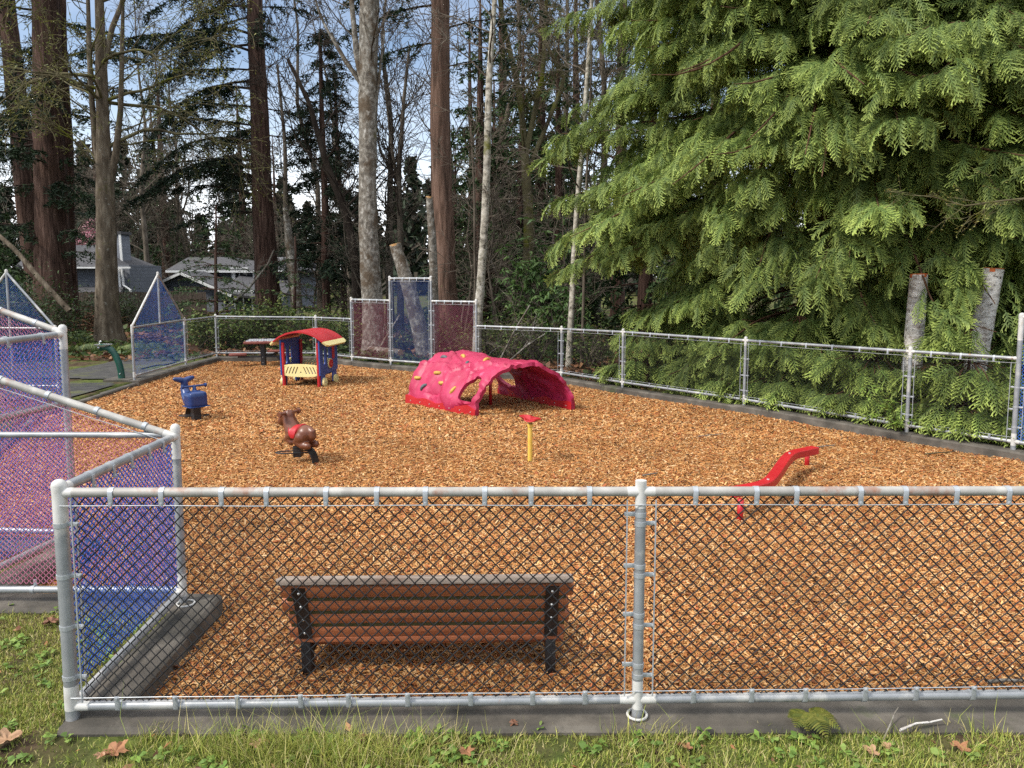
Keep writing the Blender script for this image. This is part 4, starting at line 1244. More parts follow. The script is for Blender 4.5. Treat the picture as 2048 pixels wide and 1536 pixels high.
# ---- game table
def table():
    g = gp(528, 733, CZ0); k = px(g.y)
    t = thing("game_table", "square red-brown game table with attached seats by the back fence", "picnic table", (g.x, g.y, CZ0))
    ht = (733 - 682) * k; w = 33 * k
    mb = MB(); mb.bbox((0, 0, ht / 2), (.10, .10, ht), .006); mb.build("pedestal", M['black'], t)
    tp = MB(); tp.bbox((0, .05, ht), (2 * w, .80, .055), .012, Matrix.Rotation(R(10), 3, 'Z')); to = tp.build("table_top", M['table_red'], t, angle=40)
    m, nt, b = new_mat("checker_top"); L = nt.links
    tc = nd(nt, "ShaderNodeTexCoord"); ck = nd(nt, "ShaderNodeTexChecker"); ck.inputs["Scale"].default_value = 11.4
    ck.inputs["Color1"].default_value = (.55, .55, .55, 1); ck.inputs["Color2"].default_value = (.06, .07, .12, 1)
    L.new(tc.outputs["Object"], ck.inputs["Vector"]); L.new(ck.outputs[0], b.inputs["Base Color"]); b.inputs["Roughness"].default_value = .4
    cb = MB(); cb.bbox((0, .05, ht + .030), (.70, .60, .008), .002, Matrix.Rotation(R(10), 3, 'Z')); cb.build("game_board", m, to)
    zs = (733 - 708) * k
    for i, (dx, dy, rot) in enumerate(((-.56, -.06, 20), (.08, .72, 0), (.60, -.02, -10))):
        if i == 2: dx = .62
        s = MB(); s.bbox((dx, dy, zs), (.38, .26, .045), .01, Matrix.Rotation(R(rot), 3, 'Z')); so = s.build("seat", M['table_red'], t, angle=40)
        ar = MB(); ar.bbox((dx / 2, dy / 2, zs - .05), (math.hypot(dx, dy), .06, .045), .005, Matrix.Rotation(math.atan2(dy, dx), 3, 'Z')); ar.build("seat_arm", M['black'], t)
    b = MB()
    for z in (.10, .22): b.cyl((.0, -.05, z), (.0, -.058, z), .010, .008, 8)
    b.build("bolt", M['bolt'], t)
table()

# ---- drinking fountain
def fountain():
    g = gp(244, 759, -.02); k = px(g.y)
    t = thing("drinking_fountain", "dark green curved drinking fountain with steel bowl", "drinking fountain", (g.x, g.y, -.03))
    pt = [(244, 757), (243, 738), (240, 722), (234, 707), (226, 696), (217, 692), (206, 692)]
    P = [Vector(((u - 244) * k, .0, (759 - v) * k)) for u, v in pt]
    mb = MB(); mb.tube(P, [.062, .060, .060, .060, .060, .060, .062], 18); mb.cyl(P[-1] + Vector((-.005, 0, 0)), P[-1] + Vector((.03, 0, 0)), .068, .068, 18)
    mb.build("pedestal", M['green'], t, angle=45)
    zt = (759 - 687) * k; c = Vector(((212 - 244) * k, 0, zt))
    bw = MB(); bw.lathe([(.03, -.045), (.10, -.03), (.148, 0), (.155, .012), (.145, .012), (.10, -.005), (.02, -.018)], c, 24); bw.build("bowl", M['steel'], t, angle=50)
    sp = MB(); sp.tube([c + Vector((-.07, 0, .0)), c + Vector((-.07, 0, .055)), c + Vector((-.05, 0, .07)), c + Vector((-.03, 0, .062))], .011, 8); sp.build("spout", M['steel'], t, smooth=True)
    bt = MB(); bt.cyl(P[-1] + Vector((.0, -.062, 0)), P[-1] + Vector((0, -.078, 0)), .022, .020, 14); bt.build("push_button", M['steel'], t, smooth=True)
    b2 = MB(); b2.cyl((-.0, -.058, .13), (0, -.068, .13), .014, .012, 10); b2.build("bolt", M['bolt'], t)
    bs = MB(); bs.bbox((0, 0, .012), (.50, .42, .05), .01); bs.build("base_slab", M['concrete'], t)
fountain()
# ------------------------------------------------------------------ trees
class TB:
    """fast tube collector (quads only)"""
    def __init__(s): s.V = []; s.F = []; s.n = 0
    def tube(s, P, r, sides=5, jit=0.0, rng=None):
        P = np.asarray([tuple(p) for p in P], float); n = len(P)
        r = np.broadcast_to(np.asarray(r, float), (n,))
        T, A, B = frames(P)
        th = np.arange(sides) * 2 * PI / sides
        rr = r[:, None] * np.ones((1, sides))
        if jit and rng is not None: rr = rr * (1 + jit * rng.standard_normal((n, sides)))
        V = P[:, None, :] + rr[..., None] * (np.cos(th)[None, :, None] * A[:, None, :] + np.sin(th)[None, :, None] * B[:, None, :])
        i = np.arange(n - 1)[:, None] * sides; k = np.arange(sides)[None]; k2 = (k + 1) % sides
        s.F.append(np.stack([i + k, i + k2, i + sides + k2, i + sides + k], -1).reshape(-1, 4) + s.n)
        s.V.append(V.reshape(-1, 3)); s.n += n * sides
    def build(s, name, mat, parent, origin=(0, 0, 0), smooth=True):
        return np_mesh(name, np.concatenate(s.V) - np.array(origin)[None], np.concatenate(s.F), mat, parent, smooth=smooth)

def resample(P, r, step):
    P = np.asarray([tuple(p) for p in P], float); r = np.asarray(r, float)
    d = np.concatenate([[0], np.cumsum(np.linalg.norm(np.diff(P, axis=0), axis=1))])
    n = max(3, int(d[-1] / step)); q = np.linspace(0, d[-1], n)
    return np.stack([np.interp(q, d, P[:, k]) for k in range(3)], 1), np.interp(q, d, r)

def px_line(spec, Y, extend=0.0, dy=None):
    """pixel polyline (u, v, width) standing at distance Y -> points, radii; extended upward past the frame"""
    P = []; r = []
    for i, (u, v, w) in enumerate(spec):
        yy = Y + (dy[i] if dy else 0)
        P.append(at(u, v, yy)); r.append(w * px(yy) / 2)
    if extend:
        d = (P[-1] - P[-2]).normalized(); d = (d * .4 + Vector((0, 0, 1)) * .6).normalized()
        P.append(P[-1] + d * extend); r.append(r[-1] * max(.25, 1 - extend * .06))
    return P, r

def trunk_tb(tb, P, r, rng, sides=16, lump=0.045, flare=0.0, step=0.3, wob=.02):
    Q, rr = resample(P, r, step)
    if flare:
        h = Q[:, 2] - Q[0, 2]; rr = rr * (1 + flare * np.exp(-h / .45))
    Q = Q.copy(); ph = rng.uniform(0, 6, 4)
    z = np.arange(len(Q)) * step
    Q[:, 0] += wob * np.sin(z * 1.1 + ph[0]); Q[:, 1] += wob * np.sin(z * .9 + ph[1])
    n = len(Q); T, A, B = frames(Q); th = np.arange(sides) * 2 * PI / sides
    lum = 1 + lump * np.sin(3 * th[None] + ph[2] + z[:, None] * .35) + lump * .7 * np.sin(7 * th[None] + ph[3] + z[:, None] * .2) + lump * .6 * rng.standard_normal((n, sides))
    V = Q[:, None, :] + (rr[:, None] * lum)[..., None] * (np.cos(th)[None, :, None] * A[:, None, :] + np.sin(th)[None, :, None] * B[:, None, :])
    i = np.arange(n - 1)[:, None] * sides; k = np.arange(sides)[None]; k2 = (k + 1) % sides
    tb.F.append(np.stack([i + k, i + k2, i + sides + k2, i + sides + k], -1).reshape(-1, 4) + tb.n)
    tb.V.append(V.reshape(-1, 3)); tb.n += n * sides
    return Q, rr

def nrm(v): return v / max(1e-9, np.linalg.norm(v))

def grow(tb, p, d, L, r, lev, rng, prm, leaves=None):
    """recursive twiggy limb"""
    n = max(3, int(L / prm.get('seg', .35)) + 1); n = min(n, 9)
    P = [p]; rad = [r]; step = L / n; dd = nrm(d)
    for i in range(n):
        dd = nrm(dd + rng.normal(0, prm.get('wob', .16), 3) + np.array([0, 0, prm.get('up', .05) if lev < 2 else prm.get('tipup', 0.0)]) - np.array([0, 0, prm.get('droop', 0.0)]) * (i / n))
        P.append(P[-1] + dd * step); rad.append(max(prm.get('rmin', .004), r * (1 - .8 * (i + 1) / n)))
    tb.tube(P, rad, 5 if r > .03 else 3)
    if leaves is not None and lev >= prm['lev'] - 1: leaves.append(P[-1]); leaves.append(P[len(P) // 2])
    if lev >= prm['lev']: return
    nc = prm['kids'][min(lev, len(prm['kids']) - 1)]
    for c in range(nc):
        t = rng.uniform(.22, 1.0); k = min(n - 1, int(t * n)); f = t * n - k
        q = P[k] + (P[k + 1] - P[k]) * min(1, f)
        ax = nrm(P[k + 1] - P[k]); s = nrm(np.cross(ax, rng.standard_normal(3)))
        a = rng.uniform(.45, 1.05)
        grow(tb, q, ax * math.cos(a) + s * math.sin(a), L * rng.uniform(.38, .66) * (1.1 - .35 * t), max(prm.get('rmin', .004), rad[k] * .55), lev + 1, rng, prm, leaves)

def limbs_from(tb, Q, rr, rng, n, z0, z1, Lf, prm, ang=(0.6, 1.2), az=None, rf=.35, leaves=None):
    zs = Q[:, 2]
    for i in range(n):
        z = rng.uniform(z0, z1); k = int(np.argmin(np.abs(zs - z)))
        a = rng.uniform(0, 2 * PI) if az is None else rng.normal(az[0], az[1])
        up = rng.uniform(*ang)
        d = np.array([math.cos(a) * math.sin(up), math.sin(a) * math.sin(up), math.cos(up)])
        t = (z - z0) / max(.01, z1 - z0)
        L = Lf(t) * rng.uniform(.7, 1.25)
        grow(tb, Q[k], d, L, max(.008, min(rr[k] * rf, L * .016)), 1, rng, prm, leaves)

PRM = dict(lev=3, kids=[6, 6, 5], wob=.16, up=.10, rmin=.0055)
PRM_BG = dict(lev=3, kids=[5, 6, 4], wob=.15, up=.12, rmin=.009, seg=.5)

# ---- needles
def needle_quads(P, n, rng, size=(.15, .05), droop=.5, cols=None):
    T = np.array([(-.5, -.5, 0), (.5, -.35, 0), (.6, .35, 0), (-.5, .5, 0)], float); TF = np.array([(0, 1, 2, 3)])
    n = len(P)
    S = np.stack([size[0] * np.exp(.3 * rng.standard_normal(n)), size[1] * np.exp(.3 * rng.standard_normal(n)), np.ones(n)], 1)
    Rm = rot_zyx(rng.uniform(0, 2 * PI, n), rng.normal(droop, .45, n), rng.uniform(-1.3, 1.3, n))
    V, Fc = instance(T, TF, Rm, S, P)
    c = palette(n, cols, [1] * len(cols), .2, rng)
    return V, Fc, np.repeat(c, 4, 0)

FIR_COLS = [(.016, .030, .016), (.024, .042, .020), (.034, .056, .024)]
DARK_COLS = [(.012, .022, .013), (.018, .032, .016), (.026, .042, .02)]
HEM_COLS = [(.030, .055, .022), (.045, .075, .028), (.06, .09, .035)]

def boughs(tb, Q, rr, rng, n, z0, z1, Lf, bend=-.02, az=None, dens=1.0, size=(.13, .032), cols=FIR_COLS, hang=.35, start=.18, twig=.55, rise=.12):
    """conifer boughs: limb + side twigs + needle sprays; returns needle arrays"""
    PT = []; zs = Q[:, 2]
    for i in range(n):
        z = z0 + (z1 - z0) * (i + rng.uniform(-.4, .4)) / n; k = int(np.clip(np.argmin(np.abs(zs - z)), 0, len(Q) - 1))
        a = rng.uniform(0, 2 * PI) if az is None else rng.choice(az[0]) + rng.normal(0, az[1])
        L = Lf((z - z0) / (z1 - z0)) * rng.uniform(.65, 1.2)
        d = np.array([math.cos(a), math.sin(a), rise + rng.normal(0, .08)]); d = nrm(d)
        m = max(5, int(L / .3)); P = [Q[k]]; dd = d
        for j in range(m):
            dd = nrm(dd + np.array([0, 0, bend - .10 * (j / m) + (.16 if j > m * .75 else 0)]) + rng.normal(0, .05, 3)); P.append(P[-1] + dd * L / m)
        P = np.array(P); tb.tube(P, np.linspace(max(.012, min(.05, L * .011)), .006, len(P)), 4)
        nt = int(L / .16 * dens)
        for j in range(nt):
            t = start + (1 - start) * rng.random(); s = t * m; q = min(m - 1, int(s)); p = P[q] + (P[q + 1] - P[q]) * (s - q)
            ax = nrm(P[q + 1] - P[q]); sd = nrm(np.cross(ax, [0, 0, 1.0])) * rng.choice([-1, 1])
            ld = twig * L * .28 * (1.15 - .75 * t) * rng.uniform(.5, 1.4) + .12
            td = nrm(ax * rng.uniform(.4, .9) + sd * rng.uniform(.5, 1) + np.array([0, 0, -hang * rng.uniform(.3, 1.6)]))
            nn = max(3, int(ld / .042)); tt = np.linspace(.05, 1, nn)[:, None]
            pts = p + td * ld * tt + np.array([0, 0, -hang * .35 * ld]) * tt ** 2
            PT.append(pts)
    PT = np.concatenate(PT) + rng.normal(0, .022, (sum(len(x) for x in PT), 3))
    return needle_quads(PT, 0, rng, size, .4, cols)

def crown_mesh(name, data, mat, parent, origin=(0, 0, 0)):
    V, Fc, c = data
    return np_mesh(name, V - np.array(origin)[None], Fc, mat, parent, col=c)

def join(arrs):
    V = []; Fc = []; C = []; o = 0
    for a, b, c in arrs: V.append(a); Fc.append(b + o); C.append(c); o += len(a)
    return np.concatenate(V), np.concatenate(Fc), np.concatenate(C)

# ---- the named near trees, left to right
def fir(name_label, spec, Y, seed, extend, bough=None, mat='bark_fir', flare=.35, group=None, extra=None, name="fir_tree"):
    rng = np.random.default_rng(seed)
    P, r = px_line(spec, Y, extend); base = P[0].copy(); base.z = -.1
    P = [base] + P if P[0].z > 0.05 else P; r = [r[0] * 1.05] + r if len(r) < len(P) else r
    t = thing(name, name_label, "tree", base, 0, group)
    tb = TB(); Q, rr = trunk_tb(tb, P, r, rng, 20, .035, flare)
    if bough:
        bt = TB() if name == 'fir_tree' else tb; ds = []
        for b in (bough if isinstance(bough, list) else [bough]): ds.append(boughs(bt, Q, rr, rng, **b))
        if bt is not tb: bt.build("limbs", M['bark_dark'], t, base)
        crown_mesh("crown", join(ds), M['needle'], t, base)
    tb.build("trunk", M[mat], t, base)
    return t
PIL = PI
fir("massive fir with twin reddish trunks rising over the grey house corner", [(112, 640, 72), (106, 520, 62), (100, 300, 54), (94, 120, 49), (88, 0, 46)], 24, 1, 8,
    [dict(n=38, z0=5.0, z1=18, Lf=lambda t: 3.8 - 1.0 * t, az=([0.0, .5, -.6, PI, 2.4, -2.2], .5), dens=2.2, cols=DARK_COLS),
     dict(n=14, z0=2.6, z1=6.5, Lf=lambda t: 2.6, az=([-.6, .2, PI, -2.4], .6), dens=1.6, hang=.5)])
fir("slimmer second stem pressed against the massive fir", [(139, 640, 34), (133, 450, 32), (124, 180, 27), (118, 0, 24)], 24.5, 2, 6, None)
fir("leaning fir behind the fallen pole, bent toward the sky gap", [(84, 620, 46), (66, 480, 42), (44, 300, 38), (28, 120, 33), (12, 0, 30)], 28, 3, 6,
    [dict(n=34, z0=4, z1=17, Lf=lambda t: 3.2, dens=2.0, cols=DARK_COLS)])
fir("tall straight fir behind the game table with boughs all on one side", [(540, 650, 54), (533, 560, 46), (527, 420, 40), (518, 200, 33), (510, 0, 28)], 27, 4, 8,
    [dict(n=26, z0=5.4, z1=16, Lf=lambda t: 5.4 - 1.6 * t, az=([PI, PI + .35, PI - .4], .28), dens=3.2, bend=-.03, rise=.16, cols=DARK_COLS, hang=.42),
     dict(n=12, z0=7.0, z1=17, Lf=lambda t: 3.0, az=([0, .6, -.6, -1.5, 1.6], .4), dens=1.8, cols=DARK_COLS),
     dict(n=6, z0=4.2, z1=6.2, Lf=lambda t: 3.6, az=([PI, PI + .5], .3), dens=2.0, cols=DARK_COLS)])
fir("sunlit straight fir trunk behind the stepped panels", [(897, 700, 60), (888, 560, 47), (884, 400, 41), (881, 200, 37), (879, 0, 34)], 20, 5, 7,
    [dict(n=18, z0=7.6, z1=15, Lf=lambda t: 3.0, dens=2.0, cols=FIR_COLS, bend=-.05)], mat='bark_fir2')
def slim_conifer(label, spec, Y, seed, n, z0, z1, Lf, **kw):
    b = dict(n=n, z0=z0, z1=z1, Lf=Lf, dens=2.0, hang=.9, bend=-.06, rise=.05); b.update(kw)
    return fir(label, spec, Y, seed, .4, b, flare=.2, name="hemlock_tree", mat='bark_fir')
slim_conifer("dark drooping hemlock against the blue sky beside the one-sided fir", [(655, 640, 17), (650, 450, 14), (645, 250, 10), (640, 90, 6)], 26, 6, 80, 2.2, 11.0, lambda t: 2.5 - 2.1 * t, cols=DARK_COLS, dens=4.0)
slim_conifer("smaller hemlock just beyond the red-roofed train", [(690, 640, 13), (686, 480, 11), (676, 300, 8), (668, 150, 5)], 29, 7, 54, 2.6, 10.6, lambda t: 2.1 - 1.8 * t, cols=DARK_COLS, dens=3.6)
slim_conifer("young feathery fir screening the grey house gable", [(432, 650, 8), (432, 540, 6), (433, 440, 3)], 20.5, 8, 46, .5, 3.6, lambda t: 1.8 - 1.5 * t, cols=HEM_COLS, hang=.25, rise=.15, size=(.09, .022), dens=2.2)
slim_conifer("bushy young fir between the tall fir and the hemlock", [(588, 660, 8), (589, 590, 6), (590, 500, 4)], 22, 9, 30, .3, 2.7, lambda t: 1.3 - .9 * t, cols=HEM_COLS, hang=.25, rise=.15, size=(.09, .022), dens=1.5)

def bare(name, label, stems, Y, seed, mat, mat2, limbs, extend=4.0, prm=PRM, flare=.3, leaves=False, group=None, lump=.05):
    rng = np.random.default_rng(seed)
    t = None; tb = TB(); bt = TB() if mat != mat2 else tb; lv = [] if leaves else None
    for i, (spec, lim) in enumerate(zip(stems, limbs)):
        P, r = px_line(spec, Y, extend if spec[-1][1] <= 15 else 0)
        if i == 0:
            base = P[0].copy(); base.z = -.08
            if P[0].z > 0.02: P = [base] + P; r = [r[0] * 1.04] + r
            t = thing(name, label, "tree", base, 0, group)
        Q, rr = trunk_tb(tb, P, r, rng, 14 if i == 0 else 8, lump, flare if i == 0 else 0)
        for L in (lim if isinstance(lim, list) else [lim]):
            if L: limbs_from(bt, Q, rr, rng, leaves=lv, **L)
    tb.build("trunk", M[mat], t, base)
    if bt.n and bt is not tb: bt.build("branches", M[mat2], t, base)
    if lv:
        LP = np.array(lv); LP = np.repeat(LP, 2, 0) + rng.normal(0, .05, (2 * len(LP), 3))
        d = needle_quads(LP, 0, rng, (.045, .025), .3, [(.16, .17, .04), (.22, .21, .06), (.11, .13, .03)])
        crown_mesh("buds", d, M['leaf'], t, base)
    return t
DROOP = dict(lev=3, kids=[7, 7, 5], wob=.15, up=.02, droop=.16, rmin=.0075, tipup=-.05, seg=.4)
bare("maple_tree", "bare lichen-spotted maple with drooping budded twigs near the drinking fountain",
     [[(220, 688, 50), (214, 600, 42), (210, 480, 38), (209, 400, 34), (207, 250, 24), (203, 120, 20), (198, 0, 15)],
      [(211, 400, 20), (196, 330, 14), (186, 220, 11), (180, 100, 9), (176, 0, 7)],
      [(213, 380, 20), (232, 310, 14), (241, 220, 10), (243, 100, 8), (246, 0, 6)],
      [(205, 150, 12), (222, 60, 10), (246, 0, 9)]], 20.5, 21, 'bark_maple', 'bark_moss',
     [[dict(n=12, z0=4.5, z1=11, Lf=lambda t: 3.4, prm=DROOP, ang=(.9, 1.5), az=(-.3, .9)), dict(n=11, z0=4.5, z1=11, Lf=lambda t: 3.2, prm=DROOP, ang=(.9, 1.5), az=(PI + .2, .7))],
      dict(n=8, z0=5, z1=10, Lf=lambda t: 2.6, prm=DROOP, ang=(.8, 1.4), az=(PI, .8)), dict(n=9, z0=5, z1=10, Lf=lambda t: 3.0, prm=DROOP, ang=(.9, 1.4), az=(0, .7)), dict(n=4, z0=8, z1=11, Lf=lambda t: 2.5, prm=DROOP)], leaves=True)
bare("alder_tree", "pale grey lichened alder behind the first maroon panel",
     [[(748, 715, 46), (745, 600, 42), (739, 480, 38), (734, 350, 33), (735, 200, 36), (741, 0, 36)],
      [(728, 190, 13), (713, 110, 12), (704, 0, 9)],
      [(724, 170, 7), (690, 120, 6), (645, 40, 5), (630, 0, 4)],
      [(752, 560, 8), (745, 380, 7), (755, 200, 6), (768, 60, 4)]], 18.3, 22, 'bark_alder', 'bark_grey',
     [dict(n=10, z0=6.5, z1=11, Lf=lambda t: 2.2, prm=PRM, ang=(.5, 1.0)), dict(n=5, z0=6, z1=9.5, Lf=lambda t: 1.6, prm=PRM, az=(PI, .7)), None, None])
bare("birch_tree", "slender pale birch rising beside the last maroon panel",
     [[(955, 712, 17), (960, 600, 17), (966, 480, 15), (973, 330, 14), (981, 150, 12), (990, 0, 9)]], 16.6, 23, 'bark_birch', 'bark_grey',
     [dict(n=15, z0=3.4, z1=9.5, Lf=lambda t: 2.1, prm=PRM, ang=(.6, 1.3))])
bare("birch_tree", "slimmer leaning birch tight against the cedar foliage",
     [[(1137, 720, 13), (1146, 590, 12), (1155, 430, 11), (1166, 250, 10), (1180, 60, 8), (1184, 0, 7)]], 15.2, 24, 'bark_birch', 'bark_grey',
     [dict(n=10, z0=3.4, z1=8.5, Lf=lambda t: 1.9, prm=dict(PRM, droop=.12), ang=(.9, 1.5), az=(PI, .8))])
bare("sapling", "thin grey sapling standing next to the slimmer leaning birch",
     [[(1162, 700, 6), (1168, 560, 6), (1174, 400, 5), (1178, 250, 4), (1182, 90, 3)]], 15.6, 25, 'bark_grey', 'bark_grey', [dict(n=8, z0=2.0, z1=7.5, Lf=lambda t: 1.2, prm=PRM)], group="thin saplings beyond the fence")
bare("sapling", "thin grey sapling hugging the slender pale birch",
     [[(949, 700, 5), (952, 560, 5), (948, 400, 4), (940, 250, 3)]], 17.2, 26, 'bark_grey', 'bark_grey', [dict(n=10, z0=1.5, z1=5.5, Lf=lambda t: 1.2, prm=PRM)], group="thin saplings beyond the fence")
bare("maple_tree", "moss-covered forked maple high behind the two birches",
     [[(1055, 640, 22), (1056, 420, 19), (1050, 300, 16)], [(1052, 310, 13), (1036, 180, 11), (1010, 60, 9), (1000, 0, 7)], [(1054, 300, 11), (1085, 150, 9), (1092, 0, 7)], [(1060, 330, 9), (1130, 160, 8), (1080, 60, 6), (1040, 0, 5)]],
     21, 27, 'bark_moss', 'bark_moss', [None, dict(n=8, z0=5, z1=10, Lf=lambda t: 2.4, prm=PRM), dict(n=8, z0=5, z1=10, Lf=lambda t: 2.4, prm=PRM), dict(n=7, z0=5, z1=10, Lf=lambda t: 2.2, prm=PRM)], lump=.12)
# dark bent deciduous behind the hemlock and others
bare("bent_tree", "dark crooked tree curving up behind the hemlocks",
     [[(718, 640, 20), (708, 520, 18), (690, 420, 16), (655, 330, 13), (620, 210, 9), (575, 120, 6)]], 23.5, 28, 'bark_dark', 'bark_dark', [dict(n=14, z0=3.0, z1=9.5, Lf=lambda t: 2.6, prm=PRM_BG)])
bare("bare_tree", "bare forked tree between the alder and the sunlit fir",
     [[(800, 640, 14), (802, 480, 12), (798, 330, 9), (806, 200, 7), (820, 90, 4)], [(800, 400, 8), (783, 300, 6), (772, 180, 4)]], 24, 29, 'bark_grey', 'bark_dark',
     [dict(n=12, z0=3.5, z1=10, Lf=lambda t: 2.4, prm=PRM_BG, ang=(.35, .8)), dict(n=6, z0=5, z1=9, Lf=lambda t: 1.8, prm=PRM_BG, ang=(.35, .8))])
bare("bare_tree", "thin grey tree rising just beside the one-sided fir",
     [[(590, 640, 13), (578, 500, 12), (571, 400, 9), (568, 280, 7), (556, 130, 4)]], 25, 30, 'bark_grey', 'bark_dark', [dict(n=12, z0=4, z1=10, Lf=lambda t: 2.2, prm=PRM_BG, ang=(.4, .9))])
bare("snag", "broken grey snag standing close behind the tall one-sided fir",
     [[(598, 640, 20), (586, 540, 18), (576, 470, 15), (570, 415, 9)]], 24, 31, 'bark_alder', 'bark_dark', [None])

# cut trunks
def stump(label, spec, Y, seed, bark_, cut, tilt=0.0, group=None, name="cut_trunk"):
    rng = np.random.default_rng(seed); P, r = px_line(spec, Y)
    base = P[0].copy(); base.z = -.08
    if P[0].z > .02: P = [base] + P; r = [r[0]] + r
    t = thing(name, label, "cut trunk", base, 0, group); tb = TB(); Q, rr = trunk_tb(tb, P, r, rng, 20, .03, .1, .12, .008)
    tb.build("trunk", M[bark_], t, base)
    ax = Vector(Q[-1] - Q[-2]).normalized(); c = Vector(Q[-1]) - base; q = ax.to_track_quat('Z', 'Y').to_matrix(); m = MB(); n = 24; V = []
    for k in range(n): th = 2 * PI * k / n; V.append(q @ Vector((rr[-1] * .99 * math.cos(th), rr[-1] * .99 * math.sin(th), .012 + .004 * math.cos(th + 1))) + c)
    V2 = [v - ax * .05 for v in V]
    m.add(V + V2, [tuple(range(n))] + [(k, n + k, n + (k + 1) % n, (k + 1) % n) for k in range(n)])
    m.build("cut_face", M[cut], t)
    return t
stump("leaning grey cut trunk showing through the navy panel", [(858, 752, 34), (834, 640, 31), (812, 560, 27), (790, 489, 23)], 17.6, 41, 'bark_alder', 'cut_wood')
stump("thin upright cut trunk in front of the sunlit fir", [(868, 740, 20), (868, 600, 18), (864, 480, 16), (858, 394, 13)], 18.0, 42, 'bark_alder', 'cut_wood')
stump("shorter white cut birch trunk half hidden by cedar fronds", [(1826, 720, 36), (1832, 640, 35), (1839, 549, 33)], 9.7, 43, 'bark_paper', 'cut_orange')
stump("taller leaning white cut birch trunk near the fence end", [(1950, 730, 40), (1966, 640, 39), (1986, 538, 37)], 9.5, 44, 'bark_paper', 'cut_orange')

def log(label, a, b, r, mat, cut, name="log", cat="log"):
    rng = np.random.default_rng(int(abs(a.x) * 100)); c = (a + b) / 2
    t = thing(name, label, cat, c); tb = TB(); Q, rr = trunk_tb(tb, [a, b], [r, r * .85], rng, 16, .04, 0, .1, .004); tb.build("bark", M[mat], t, c)
    for e, o, s in ((0, 1, r), (-1, -2, r * .85)):
        ax = Vector(Q[e] - Q[o]).normalized(); m = MB(); p = Vector(Q[e]) - c; m.cyl(p - ax * .03, p + ax * .004, s * .97, s * .97, 18); m.build("cut_face", M[cut], t)
    return t
log("short sawn log with bright orange end lying behind the fence end", Vector((gp(1935, 868).x, gp(1935, 868).y + .25, .07)), Vector((gp(2010, 866).x + .25, gp(1935, 868).y + .50, .07)), .095, 'bark_paper', 'cut_orange')
log("sawn log lying on the ground behind the first maroon panel", gp(712, 712, .1) + Vector((.1, 1.2, 0)), gp(770, 716, .1) + Vector((.2, 1.0, 0)), .11, 'bark_alder', 'cut_wood')
def pole():
    P = [at(-40, 440, 19.5), at(30, 500, 19.3), at(85, 562, 19.1), at(142, 622, 19)]; r = [.05, .06, .068, .075]
    t = thing("fallen_pole", "fallen bare trunk leaning down across the twin-trunked fir", "fallen trunk", P[-1]); tb = TB()
    trunk_tb(tb, P[::-1], r[::-1], np.random.default_rng(5), 12, .04, 0, .25, .02); tb.build("trunk", M['bark_maple'], t, P[-1])
pole()

# ------------------------------------------------------------------ western red cedar
def frond_template(rng):
    """flat drooping spray: axis runs along +X and bends down, side branchlets each with small scale-leaf fans"""
    V = []; Fq = []; W = []
    n = 8; ax = []
    for i in range(n + 1):
        t = i / n; ax.append(np.array([t * .84 - .16 * t * t, 0, -.46 * t ** 1.7]))
    def quad(a, b, w0, w1, side, tip):
        d = nrm(b - a); s = np.cross(d, side); s = nrm(s)
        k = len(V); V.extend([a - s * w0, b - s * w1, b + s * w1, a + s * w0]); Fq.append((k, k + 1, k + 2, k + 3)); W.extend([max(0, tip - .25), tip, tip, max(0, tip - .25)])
    up = np.array([0, 0, 1.0])
    for i in range(n): quad(ax[i], ax[i + 1], .010, .007, up, i / n * .5)
    for i in range(1, n + 1):
        t = i / n; L0 = .34 * (math.sin(PI * min(1, (t + .12) / 1.25)) ** .8) 
        for s in (-1, 1):
            L = L0 * rng.uniform(.55, 1.3)
            if rng.random() < .06: continue
            p = ax[i] + np.array([-.02 * (s > 0), 0, 0])
            d = nrm(np.array([.72, s * .75, -.18 - .35 * t + rng.normal(0, .08)]))
            m = 2
            for j in range(m):
                a = p + d * L * j / m + np.array([0, 0, -.10 * L * (j / m) ** 2]); b = p + d * L * (j + 1) / m + np.array([0, 0, -.10 * L * ((j + 1) / m) ** 2])
                tip = .35 * t + .65 * (j + 1) / m
                quad(a, b, .021, .017 if j < m - 1 else .004, up, tip)
                for q in ((-1, 1) if j == 0 else (1,)):
                    dd = nrm(d * .8 + q * nrm(np.cross(up, d)) * .7 + np.array([0, 0, -.1])); l2 = .30 * L * (1 - .2 * j) * rng.uniform(.7, 1.2)
                    quad(a * .4 + b * .6, a * .4 + b * .6 + dd * l2 * 1.25, .016, .004, up, min(1, tip + .15))
    return np.array(V), np.array(Fq), np.array(W)

